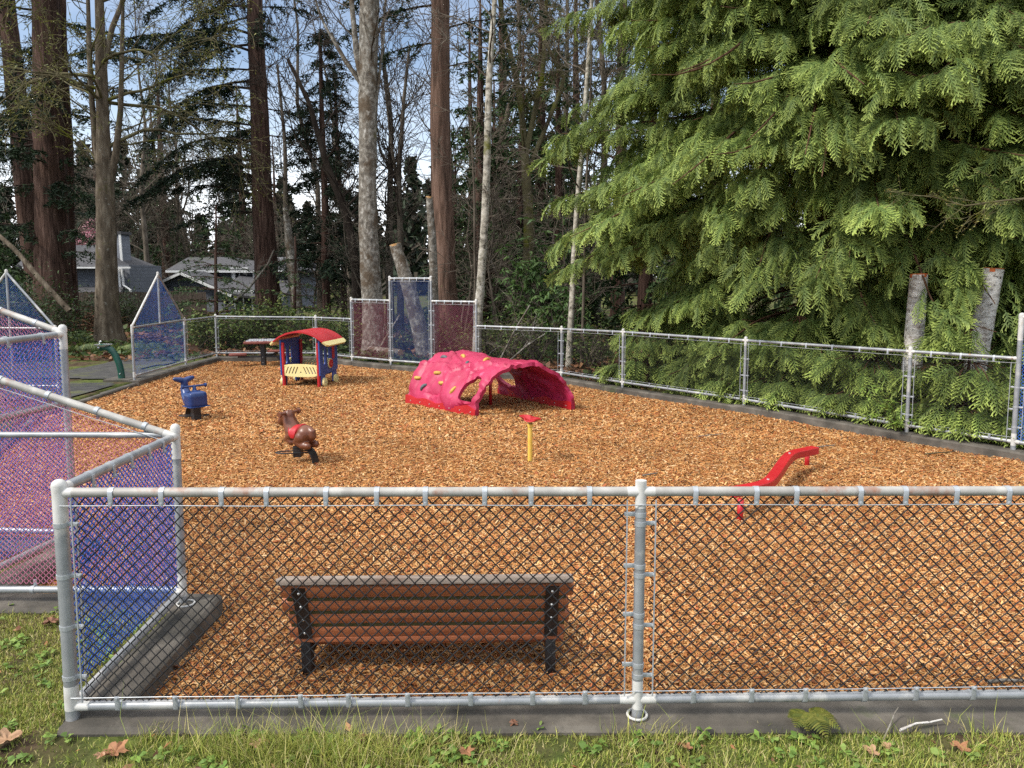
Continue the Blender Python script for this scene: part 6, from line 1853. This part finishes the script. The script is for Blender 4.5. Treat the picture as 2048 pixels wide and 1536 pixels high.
M['shingle_light'] = noise_mat('grey_shingles', [(.3, (.16, .155, .16)), (.7, (.25, .245, .25))], 9, rough=.95, bump=.3, bscale=14)
M['trim'] = noise_mat('white_trim', [(.3, (.62, .62, .61)), (.7, (.74, .74, .73))], 5, rough=.6)
M['trim_brown'] = noise_mat('brown_fascia', [(.3, (.16, .09, .075)), (.7, (.24, .15, .13))], 5, rough=.7)
m_, nt_, b_ = new_mat('window_glass'); b_.inputs["Base Color"].default_value = (.03, .035, .04, 1); b_.inputs["Roughness"].default_value = .08; n_ = nd(nt_, "ShaderNodeTexNoise"); n_.inputs["Scale"].default_value = 2; r_ = ramp(nt_, [(.3, (.02, .025, .03)), (.7, (.06, .065, .07))]); nt_.links.new(n_.outputs[0], r_.inputs[0]); nt_.links.new(r_.outputs[0], b_.inputs["Base Color"]); M['glass'] = m_

def slab(mb, q, t):
    """roof slab from four top corners"""
    q = [Vector(p) for p in q]; n = (q[1] - q[0]).cross(q[3] - q[0]).normalized(); n = n if n.z > 0 else -n
    V = q + [p - n * t for p in q]; mb.add(V, [(0, 1, 2, 3), (7, 6, 5, 4), (0, 4, 5, 1), (1, 5, 6, 2), (2, 6, 7, 3), (3, 7, 4, 0)])
def win(t, c, w, h, ny=-1):
    f = MB()
    for dx, dz, ww, hh in ((0, h / 2, w + .16, .09), (0, -h / 2, w + .16, .09), (-w / 2, 0, .08, h - .09), (w / 2, 0, .08, h - .09), (0, 0, .05, h - .1)): f.box((c[0] + dx, c[1] - .03, c[2] + dz), (ww, .08, hh))
    o = f.build("window", M['trim'], t); g = MB(); g.box((c[0], c[1] + .01, c[2]), (w - .08, .03, h - .09)); g.build("pane", M['glass'], o)
def house_near():
    Y = 33; k = px(Y); O = at(145, 640, Y); O.z = -.6; t = thing("house", "slate grey clapboard house with dark roof and chimney behind the maple", "house", O)
    def W(u, v, y=0): p = at(u, v, Y + y); return p - O
    e = W(145, 530).z; xl = W(60, 530).x; xr = W(258, 530).x
    w = MB(); w.box(((xl + xr) / 2, 1.5, e / 2), (xr - xl, 3, e)); w.build("wall", M['siding'], t)
    rf = MB(); rz = W(145, 490, 1.5).z; xe = W(232, 534).x; xt = xe - 1.3
    slab(rf, [(xl - .4, -.45, e - .06), (xe, -.45, e - .06), (xt, 1.5, rz), (xl - .4, 1.5, rz)], .14)
    slab(rf, [(xl - .4, 3.45, e - .06), (xl - .4, 1.5, rz), (xt, 1.5, rz), (xe + .3, 3.45, e - .06)], .14)
    slab(rf, [(xe, -.45, e - .07), (xe + .35, 3.4, e - .07), (xt, 1.52, rz - .01), (xt - .02, 1.5, rz)], .12)
    ro = rf.build("roof", M['shingle'], t); g = MB(); g.box(((xl + W(232, 0).x) / 2, -.50, e - .12), (W(232, 0).x - xl, .08, .075)); g.build("gutter", M['trim'], ro)
    ch = MB(); c0 = W(236, 500, 1.5); ch.box((c0.x, 1.5, (e + W(236, 486, 1.5).z) / 2), (.75, .8, W(236, 486, 1.5).z - e + .8)); co = ch.build("chimney", M['siding2'], t)
    for dx in (-.36, .36): c = MB(); c.box((c0.x + dx, 1.08, (e + W(236, 486, 1.5).z) / 2), (.10, .06, W(236, 486, 1.5).z - e + .8)); c.build("corner_trim", M['trim'], co)
    c = MB(); c.box((c0.x, 1.5, W(236, 486, 1.5).z + .45), (.9, .95, .12)); c.build("chimney_cap", M['shingle'], co)
    wc = W(228, 565); win(t, (wc.x, -.02, wc.z), .6, 1.3)
    d = MB(); x = W(248, 560).x; d.tube([(x, -.12, e - .15), (x + .05, -.15, e - .9), (x + .35, -.18, e - 1.1), (x + .35, -.18, .3)], .05, 8); d.build("downspout", M['trim'], t)
    lo = MB(); zt = W(200, 573).z; zb2 = W(200, 597, -2).z; slab(lo, [(xl, -2.2, zb2), (W(285, 600).x, -2.2, zb2), (W(248, 575).x, .01, zt), (xl, .01, zt)], .12); l = lo.build("porch_roof", M['shingle'], t)
    f = MB(); f.box(((xl + W(285, 600).x) / 2, -2.22, zb2 - .12), (W(285, 600).x - xl, .08, .14)); f.build("fascia", M['trim_brown'], l)
    for x in (xl + 2.2, W(270, 600).x): p = MB(); p.box((x, -2.0, (zb2 - .1) / 2), (.14, .14, zb2 - .1)); p.build("porch_post", M['trim'], t)
house_near()
def house_far():
    Y = 37; O = at(380, 640, Y); O.z = -.7; t = thing("house", "wide blue-grey house with white trimmed gable behind the feathery fir", "house", O)
    def W(u, v, y=0): return at(u, v, Y + y) - O
    e = W(300, 540, 3).z; xl = W(262, 0).x; xr = W(520, 0).x
    w = MB(); w.box(((xl + xr) / 2, 6, e / 2), (xr - xl, 6, e)); w.build("wall", M['siding2'], t)
    rz = W(380, 514, 6).z; rf = MB(); a = W(345, 0, 6).x; b = W(430, 0, 6).x
    slab(rf, [(xl - .4, 2.6, e), (xr + .5, 2.6, e), (b, 6, rz), (a, 6, rz)], .14); slab(rf, [(xl - .4, 9.4, e), (a, 6, rz), (b, 6, rz), (xr + .5, 9.4, e)], .14)
    slab(rf, [(xl - .4, 2.6, e), (a, 6, rz), (a - .02, 6.02, rz), (xl - .4, 9.4, e)], .12); slab(rf, [(xr + .5, 2.6, e), (xr + .5, 9.4, e), (b + .02, 6.02, rz), (b, 6, rz)], .12)
    ro = rf.build("roof", M['shingle'], t); g = MB(); g.box(((xl + xr) / 2, 2.54, e - .08), (xr - xl + .9, .08, .12)); g.build("fascia", M['trim'], ro)
    # front gable wing
    gx0 = W(283, 0).x; gx1 = W(415, 0).x; gp_ = W(334, 546).z; ge = W(283, 566).z; gxm = W(332, 0).x; ge2 = W(415, 585).z
    gw = MB(); V = [(gx0, 0, 0), (gx1, 0, 0), (gx1, 0, ge2), (gxm, 0, gp_), (gx0, 0, ge)]; V2 = [(x, 2.95, z) for x, y, z in V]
    gw.add(V + V2, [(0, 1, 2, 3, 4), (9, 8, 7, 6, 5), (0, 4, 9, 5), (1, 6, 7, 2)]); gw.build("gable_wall", M['siding2'], t)
    gr = MB(); slab(gr, [(gx0 - .5, -.4, ge - .13), (gxm, -.4, gp_ + .1), (gxm, 3, gp_ + .1), (gx0 - .5, 3, ge - .13)], .12); slab(gr, [(gxm, -.4, gp_ + .1), (gx1 + .5, -.4, ge2 - .04), (gx1 + .5, 3, ge2 - .04), (gxm, 3, gp_ + .1)], .12); gro = gr.build("gable_roof", M['shingle'], t)
    for p, q in (((gx0 - .5, ge - .13), (gxm, gp_ + .1)), ((gxm, gp_ + .1), (gx1 + .5, ge2 - .04))):
        f = MB(); a_ = Vector((p[0], -.44, p[1] - .12)); b_ = Vector((q[0], -.44, q[1] - .12)); d = b_ - a_; f.box((a_ + b_) / 2, (d.length, .07, .12), Matrix.Rotation(-math.atan2(d.z, d.x), 3, 'Y')); f.build("barge_board", M['trim'], gro)
    v = MB(); v.box((gxm, -.02, gp_ - .55), (.35, .05, .45)); v.build("gable_vent", M['siding'], t)
    # chimney chase with white corners
    c0 = W(270, 560, -.2); zt = W(270, 537).z; ch = MB(); ch.box((c0.x, -.0, zt / 2), (.72, .7, zt)); co = ch.build("chimney", M['siding2'], t)
    for dx in (-.36, .36): c = MB(); c.box((c0.x + dx, -.36, zt / 2), (.12, .08, zt)); c.build("corner_trim", M['trim'], co)
    c = MB(); c.box((c0.x, 0, zt + .04), (.9, .85, .1)); c.build("chimney_cap", M['trim'], co)
    # lower wing to the east
    lx0 = W(420, 0).x; lx1 = W(519, 0).x; le = W(460, 582).z; lw = MB(); lw.box(((lx0 + lx1) / 2, 1.5, le / 2), (lx1 - lx0, 2.9, le)); lw.build("wing_wall", M['siding'], t)
    lr = MB(); slab(lr, [(lx0 - .3, -.4, le), (lx1 + .5, -.4, le - .5), (lx1 + .2, 3, le + .55), (lx0 - .3, 3, le + .85)], .12); lr.build("wing_roof", M['shingle'], t)
    wc = W(488, 612); win(t, (wc.x, .02, wc.z), .9, 1.5); wc = W(480, 553, 3); win(t, (wc.x, 2.98, wc.z), .8, .9)
    for u in (467, 508): c = MB(); q = W(u, 556, 2.6); c.box((q.x, 2.7, (e + le) / 2 + .1), (.14, .12, e - le - .2)); c.build("porch_post", M['trim'], t)
house_far()
def house_behind():
    O = at(545, 640, 50); O.z = -.5; t = thing("house", "distant house with pale grey roof behind the tall one-sided fir", "house", O)
    def W(u, v): return at(u, v, 50) - O
    e = W(520, 545).z; xl = W(455, 0).x; xr = W(590, 0).x; w = MB(); w.box(((xl + xr) / 2, 3, e / 2), (xr - xl, 6, e)); w.build("wall", M['siding2'], t)
    rz = W(520, 521).z + .3; rf = MB(); slab(rf, [(xl - .3, -.4, e), (xr + .3, -.4, e), (xr - 1, 3, rz), (xl + 1, 3, rz)], .12); slab(rf, [(xl - .3, 6.4, e), (xl + 1, 3, rz), (xr - 1, 3, rz), (xr + .3, 6.4, e)], .12); rf.build("roof", M['shingle_light'], t)
    wc = W(570, 570); win(t, (wc.x, 0, wc.z), 1.0, 1.0)
house_behind()
def board_fence():
    a = onz(60, 660, 29.5); b = onz(420, 660, 29.5); t = thing("board_fence", "weathered brown board fence in front of the grey houses", "fence", a); n = int((b - a).length / .145)
    m = noise_mat('weathered_boards', [(.3, (.07, .05, .036)), (.7, (.14, .105, .08))], 4, stretch=(3, 3, .3), rough=.9, bump=.3); rng = random.Random(4); mb = MB()
    for k in range(n): mb.box(((k + .5) * .145, rng.uniform(-.006, .006), .62 + rng.uniform(-.02, .02)), (.137, .022, 1.35))
    mb.build("boards", m, t); r = MB(); r.box((n * .0725, .04, 1.05), (n * .145, .05, .09)); r.box((n * .0725, .04, .3), (n * .145, .05, .09)); r.build("rails", m, t)
board_fence()

# ------------------------------------------------------------------ lawn strip in front
def lawn_area(n, x0, x1, y0, y1):
    x = RNG.uniform(x0, x1, n); y = RNG.uniform(y0, y1, n); d = edge_dist(x, y)
    ok = ~inside(x, y) & (d > .075 + .06 * vnoise(x, y, .12, 4.0)); ok |= ~inside(x, y) & (x < A1.x - .02) & (d > .06 + .05 * vnoise(x, y, .1, 4.0))
    bare_ = vnoise(x, y, .22, 8.0) > .52
    ok &= ~(bare_ & (RNG.random(n) < .8))
    near_corner = np.hypot(x - A1.x - .1, y - A1.y + .14) < .26
    ok &= ~(near_corner & (RNG.random(n) < .8))
    return x[ok], y[ok]
GRASS = [(.30, .34, .065), (.23, .295, .052), (.40, .39, .095), (.46, .40, .15), (.50, .42, .21), (.17, .22, .042)]
def blades(x, y, h, w, wts, lean=.75):
    n = len(x); T = np.array([(-.5, 0, 0), (.5, 0, 0), (-.38, .16, .55), (.38, .16, .55), (-.05, .55, .95), (.05, .55, .95)], float); TF = np.array([(0, 1, 3, 2), (2, 3, 5, 4)])
    hh = h * np.exp(.35 * RNG.standard_normal(n)); S = np.stack([np.full(n, w), hh * lean, hh], 1)
    Rm = rot_zyx(RNG.uniform(0, 2 * PI, n), RNG.normal(0, .3, n), RNG.normal(0, .45, n)); V, Fc = instance(T, TF, Rm, S, np.stack([x, y, ground_z(x, y) - .006], 1))
    c = palette(n, GRASS, wts, .2); c = c * (1 + .18 * vnoise(x, y, .35, 6.0))[:, None]; return V, Fc, np.repeat(c, 6, 0)
ar = []
x, y = lawn_area(125000, -4.3, 2.9, 2.35, 3.2); ar.append(blades(x, y, .024, .0040, [6, 6, 4, 3, 2.0, 4]))
x, y = lawn_area(60000, -4.6, 3.6, 1.0, 2.4); ar.append(blades(x, y, .026, .0046, [6, 6, 5, 4, 2.5, 3]))
x, y = lawn_area(80000, -4.4, -1.55, 2.9, 4.4); ar.append(blades(x, y, .022, .0042, [6, 5, 6, 4, 2.2, 3]))
xx, yy = lawn_area(9000, -1.6, 2.9, 2.35, 3.0); k = (vnoise(xx, yy, .3, 9.) > .15); ar.append(blades(xx[k], yy[k], .075, .0032, [6, 4, 6, 5, 4, 2], .9))
xx = RNG.normal(-.85, .28, 1500); yy = RNG.normal(2.76, .05, 1500); ar.append(blades(xx, yy, .11, .0026, [6, 4, 6, 3, 2, 2], .9))
V, Fc, c_ = join(ar); o = np_mesh("grass", V, Fc, M['leaf'], None, col=c_); tag(o, "short mixed green and straw grass along the kerb", "grass", kind="stuff")
def weeds():
    rng = np.random.default_rng(401); arrs = []
    x, y = lawn_area(2300, -4.3, 2.9, 2.35, 4.4); k = (vnoise(x, y, .25, 12.) > -.1); x, y = x[k], y[k]; n = len(x)
    for a in range(6):
        ang = rng.uniform(0, 2 * PI, n); L = rng.uniform(.018, .042, n)
        T = np.array([(0, -.06, 0), (.35, -.32, .16), (.8, -.38, .18), (1, 0, .10), (.8, .38, .18), (.35, .32, .16), (0, .06, 0)], float); TF = np.array([(0, 1, 5, 6), (1, 2, 4, 5), (2, 3, 3, 4)])
        T = np.array([(0, -.05, 0), (.6, -.42, .22), (1, -.10, .12), (1, .10, .12), (.6, .42, .22), (0, .05, 0)], float); TF = np.array([(0, 1, 4, 5), (1, 2, 3, 4)])
        Rm = rot_zyx(ang, rng.normal(-.1, .25, n), rng.normal(0, .25, n)); V, Fc = instance(T, TF, Rm, np.stack([L, L * rng.uniform(.5, 1.1, n), L], 1), np.stack([x, y, ground_z(x, y) + rng.uniform(.004, .03, n)], 1))
        arrs.append((V, Fc, np.repeat(palette(n, [(.16, .25, .045), (.21, .29, .065), (.12, .20, .04)], [1, 1, 1], .15, rng), 6, 0)))
    return join(arrs)
V, Fc, c_ = weeds(); o = np_mesh("lawn_weeds", V, Fc, M['leaf'], None, col=c_); tag(o, "small broad-leaved weeds and clover in the grass", "weeds", kind="stuff")
def litter():
    rng = np.random.default_rng(402); x, y = lawn_area(420, -4.3, 2.9, 2.4, 4.3); P = np.stack([x, y, ground_z(x, y) + rng.uniform(.008, .03, len(x))], 1)
    return leaf_quads(P, rng, .035, .016, [(.28, .12, .05), (.16, .075, .04), (.36, .2, .1), (.09, .05, .03)], 0)
V, Fc, c_ = litter(); o = np_mesh("leaf_scraps", V, Fc, M['dry'], None, col=c_); tag(o, "crumbled brown leaf scraps scattered on the lawn", "leaf litter", kind="stuff")

# larger dry leaves, each its own thing
def dry_leaf(label, p, s, seed, cols):
    rng = np.random.default_rng(seed); t = thing("dry_leaf", label, "leaf", p, rng.uniform(0, 6.28), "curled dry leaves on the lawn and chips"); n = 40; V = [(0, 0, .012)]; 
    for ring in (.35, .7, 1.0):
        for k in range(n):
            th = 2 * PI * k / n; lob = .52 + .48 * abs(math.cos(2.5 * th)) ** 1.3 + .06 * math.sin(13 * th); r_ = s * ring * (lob if ring > .5 else .6)
            z = .012 + s * (.34 * ring ** 2 * (.5 + .5 * math.sin(2 * th + seed)) + .10 * math.sin(5 * th + seed * 2) * ring + .03 * rng.standard_normal())
            V.append((r_ * math.cos(th), r_ * math.sin(th), max(.004, z)))
    Fs = [(0, 1 + k, 1 + (k + 1) % n) for k in range(n)]
    for q in range(2):
        for k in range(n): a = 1 + q * n + k; b = 1 + q * n + (k + 1) % n; Fs.append((a, a + n, b + n, b))
    m = MB(); m.add(V, Fs); st = MB(); st.tube([(-s * .9, 0, .02), (-s * .4, .01, .014), (0, 0, .012)], .0022, 5); m.add(st.v, st.f); o = m.build("blade", M['dl%d' % (seed % 3)], t, smooth=True)
for i, (a, b) in enumerate((((.20, .085, .035), (.34, .16, .075)), ((.12, .05, .028), (.22, .10, .05)), ((.26, .14, .07), (.42, .26, .15)))): M['dl%d' % i] = noise_mat('dry_leaf_%d' % i, [(.3, a), (.7, b)], 22, rough=.75, bump=.2, bscale=60)
for i, (u, v, s, z, lab) in enumerate([(14, 1484, .075, -.02, "big curled brown maple leaf at the bottom corner of the lawn"), (232, 1508, .070, -.02, "crumpled brown maple leaf below the corner post"), (100, 1248, .055, -.02, "brown leaf curled up before the pink panel's bottom rail"), (514, 1492, .04, -.015, "upright tan leaf in long grass below the bench's end"),
        (934, 1508, .042, -.015, "reddish dry leaf in the weeds below the bench"), (1028, 1452, .03, -.015, "small brown leaf by the kerb below the bench's other end"), (1740, 1508, .045, -.015, "brown maple leaf in the weeds under the fern"), (1920, 1500, .05, -.015, "curled reddish leaf near the pale sticks"),
        (722, 1480, .035, -.015, "small curled leaf on bare soil by the kerb"), (1770, 1496, .03, -.015, "small pale leaf lying next to the brown maple leaf"), (352, 1305, .06, -.10, "dark reddish leaf on the chips inside the corner kerb"), (345, 1338, .055, -.10, "brown leaf against the dark kerb inside the blue panel"), (200, 1515, .03, -.02, "tan scrap of leaf next to the crumpled maple leaf"), (1375, 1500, .028, -.015, "thin orange leaf below the middle post")]):
    dry_leaf(lab, gp(u, v, z), s * .82, 500 + i, None)
def stick(label, pts, r, mat='bark_alder', z=0):
    P = [gp(u, v, zz) for u, v, zz in pts]; t = thing("stick", label, "stick", P[0]); tb = TB(); tb.tube([p - P[0] for p in P], np.linspace(r, r * .6, len(P)), 7); tb.build("wood", M[mat], t)
stick("pale thin stick standing out of the grass toward the fence", [(1765, 1485, -.02), (1780, 1450, .01), (1790, 1425, .035), (1797, 1415, .05)], .0045)
stick("pale lichened stick lying along the kerb edge", [(1800, 1460, .008), (1832, 1447, .02), (1862, 1444, .02), (1884, 1439, .03)], .006, 'bark_paper')
stick("thin curved twig lying in the grass below the bench", [(690, 1484, -.01), (684, 1458, .0), (690, 1440, .015), (705, 1434, .02)], .003)
stick("grey branch lying on the chips near the fence's far bottom", [(1972, 1364, -.09), (2010, 1360, -.08), (2060, 1362, -.09)], .011)
for i, (u, v, w, lab) in enumerate([(1420, 870, 50, "long thin twig on the chips before the cedar-side kerb"), (1650, 892, 40, "thin twig on the chips near the balance beam's far end"), (1880, 905, 60, "green cedar twig dropped on the chips by the kerb"), (380, 795, 26, "dark twig on the chips near the whale rider"), (1300, 948, 30, "grey bit of bark lying behind the middle post's top")]):
    stick(lab, [(u - w / 2, v + 3, CHIP_Z + .03), (u, v, CHIP_Z + .04), (u + w / 2, v - 2, CHIP_Z + .03)], .009, 'bark_moss' if i in (2, 3) else 'bark_alder')
# little fern at the kerb
def kerb_fern():
    c = gp(1612, 1438, 0); rng = np.random.default_rng(600); t = thing("small_fern", "small olive fern hanging over the kerb at the fence foot", "fern", c); arrs = []
    for a, L in ((-2.9, .09), (-2.3, .12), (-1.4, .15), (-.75, .14), (-.1, .11), (-1.9, .12)):
        tt = np.linspace(.12, 1, 13); x = L * tt; z = L * (.45 * tt - .55 * tt ** 2) + .035; pts = np.repeat(np.stack([x * math.cos(a), x * math.sin(a), z], 1), 2, 0); n = len(pts)
        T = np.array([(0, -.5, 0), (.55, -.42, .03), (1, -.05, -.06), (1, .05, -.06), (.55, .42, .03), (0, .5, 0)], float); S = np.stack([np.repeat(.42 * L * np.sin(PI * (.22 + .75 * tt)) + .004, 2), np.full(n, .011), np.full(n, .05)], 1)
        Rm = rot_zyx(a + np.tile([1.15, -1.15], n // 2), np.full(n, .15), np.zeros(n)); V, Fc = instance(T, np.array([(0, 1, 4, 5), (1, 2, 3, 4)]), Rm, S, pts); arrs.append((V, Fc, np.repeat(palette(n, [(.13, .14, .025), (.17, .17, .035), (.10, .12, .025)], [1, 1, 1], .12, rng), 6, 0)))
    V, Fc, c_ = join(arrs); np_mesh("fronds", V, Fc, M['leaf'], t, col=c_)
kerb_fern()

# ------------------------------------------------------------------ sky and sun
SUN_EL, SUN_AZ = R(46), R(-118)          # azimuth of the sun seen from above, from +Y towards +X
w = bpy.data.worlds.new("World"); SC.world = w; w.use_nodes = True; nt = w.node_tree; L = nt.links; bg = nt.nodes["Background"]
sky = nd(nt, "ShaderNodeTexSky", sky_type='NISHITA'); sky.sun_disc = False; sky.sun_elevation = SUN_EL; sky.sun_rotation = SUN_AZ; sky.air_density = 1.0; sky.dust_density = 0.3; sky.ozone_density = 2.2
tc = nd(nt, "ShaderNodeTexCoord"); sp = nd(nt, "ShaderNodeSeparateXYZ"); L.new(tc.outputs["Generated"], sp.inputs[0])
mp = nd(nt, "ShaderNodeMapping"); mp.inputs["Scale"].default_value = (1.0, 1.0, 2.6); L.new(tc.outputs["Generated"], mp.inputs["Vector"])
n1 = nd(nt, "ShaderNodeTexNoise"); n1.inputs["Scale"].default_value = 2.6; n1.inputs["Detail"].default_value = 8; n1.inputs["Roughness"].default_value = .58; L.new(mp.outputs[0], n1.inputs["Vector"])
r1 = ramp(nt, [(.44, 0.0), (.66, 1.0)]); L.new(n1.outputs["Fac"], r1.inputs[0])
r2 = ramp(nt, [(.0, 1.0), (.07, .85), (.16, .25), (.26, .03), (.42, .10), (.55, .75), (1, .95)]); L.new(sp.outputs["Z"], r2.inputs[0])
ad = nd(nt, "ShaderNodeMath", operation='MULTIPLY_ADD'); L.new(r1.outputs[0], ad.inputs[0]); ad.inputs[1].default_value = .14; L.new(r2.outputs[0], ad.inputs[2]); ad.use_clamp = True
mx = nd(nt, "ShaderNodeMix", data_type='RGBA'); L.new(ad.outputs[0], mx.inputs[0]); L.new(sky.outputs[0], mx.inputs[6]); mx.inputs[7].default_value = (12.0, 12.3, 12.8, 1)
L.new(mx.outputs[2], bg.inputs["Color"]); bg.inputs["Strength"].default_value = 0.088
sl = bpy.data.lights.new("sun", 'SUN'); sl.energy = 2.5; sl.angle = R(11); sl.color = (1, .95, .87)
so = bpy.data.objects.new("sun", sl); COL.objects.link(so)
sd = Vector((math.sin(SUN_AZ) * math.cos(SUN_EL), math.cos(SUN_AZ) * math.cos(SUN_EL), math.sin(SUN_EL)))
so.rotation_euler = sd.to_track_quat('Z', 'Y').to_euler(); so.location = sd * 30
vs = SC.view_settings; vs.view_transform = 'Standard'; vs.look = 'None'; vs.gamma = 1; vs.exposure = 0.84
SC.render.engine = 'CYCLES'; SC.cycles.use_denoising = False; SC.cycles.max_bounces = 6; SC.cycles.transparent_max_bounces = 8
SC.cycles.use_adaptive_sampling = False
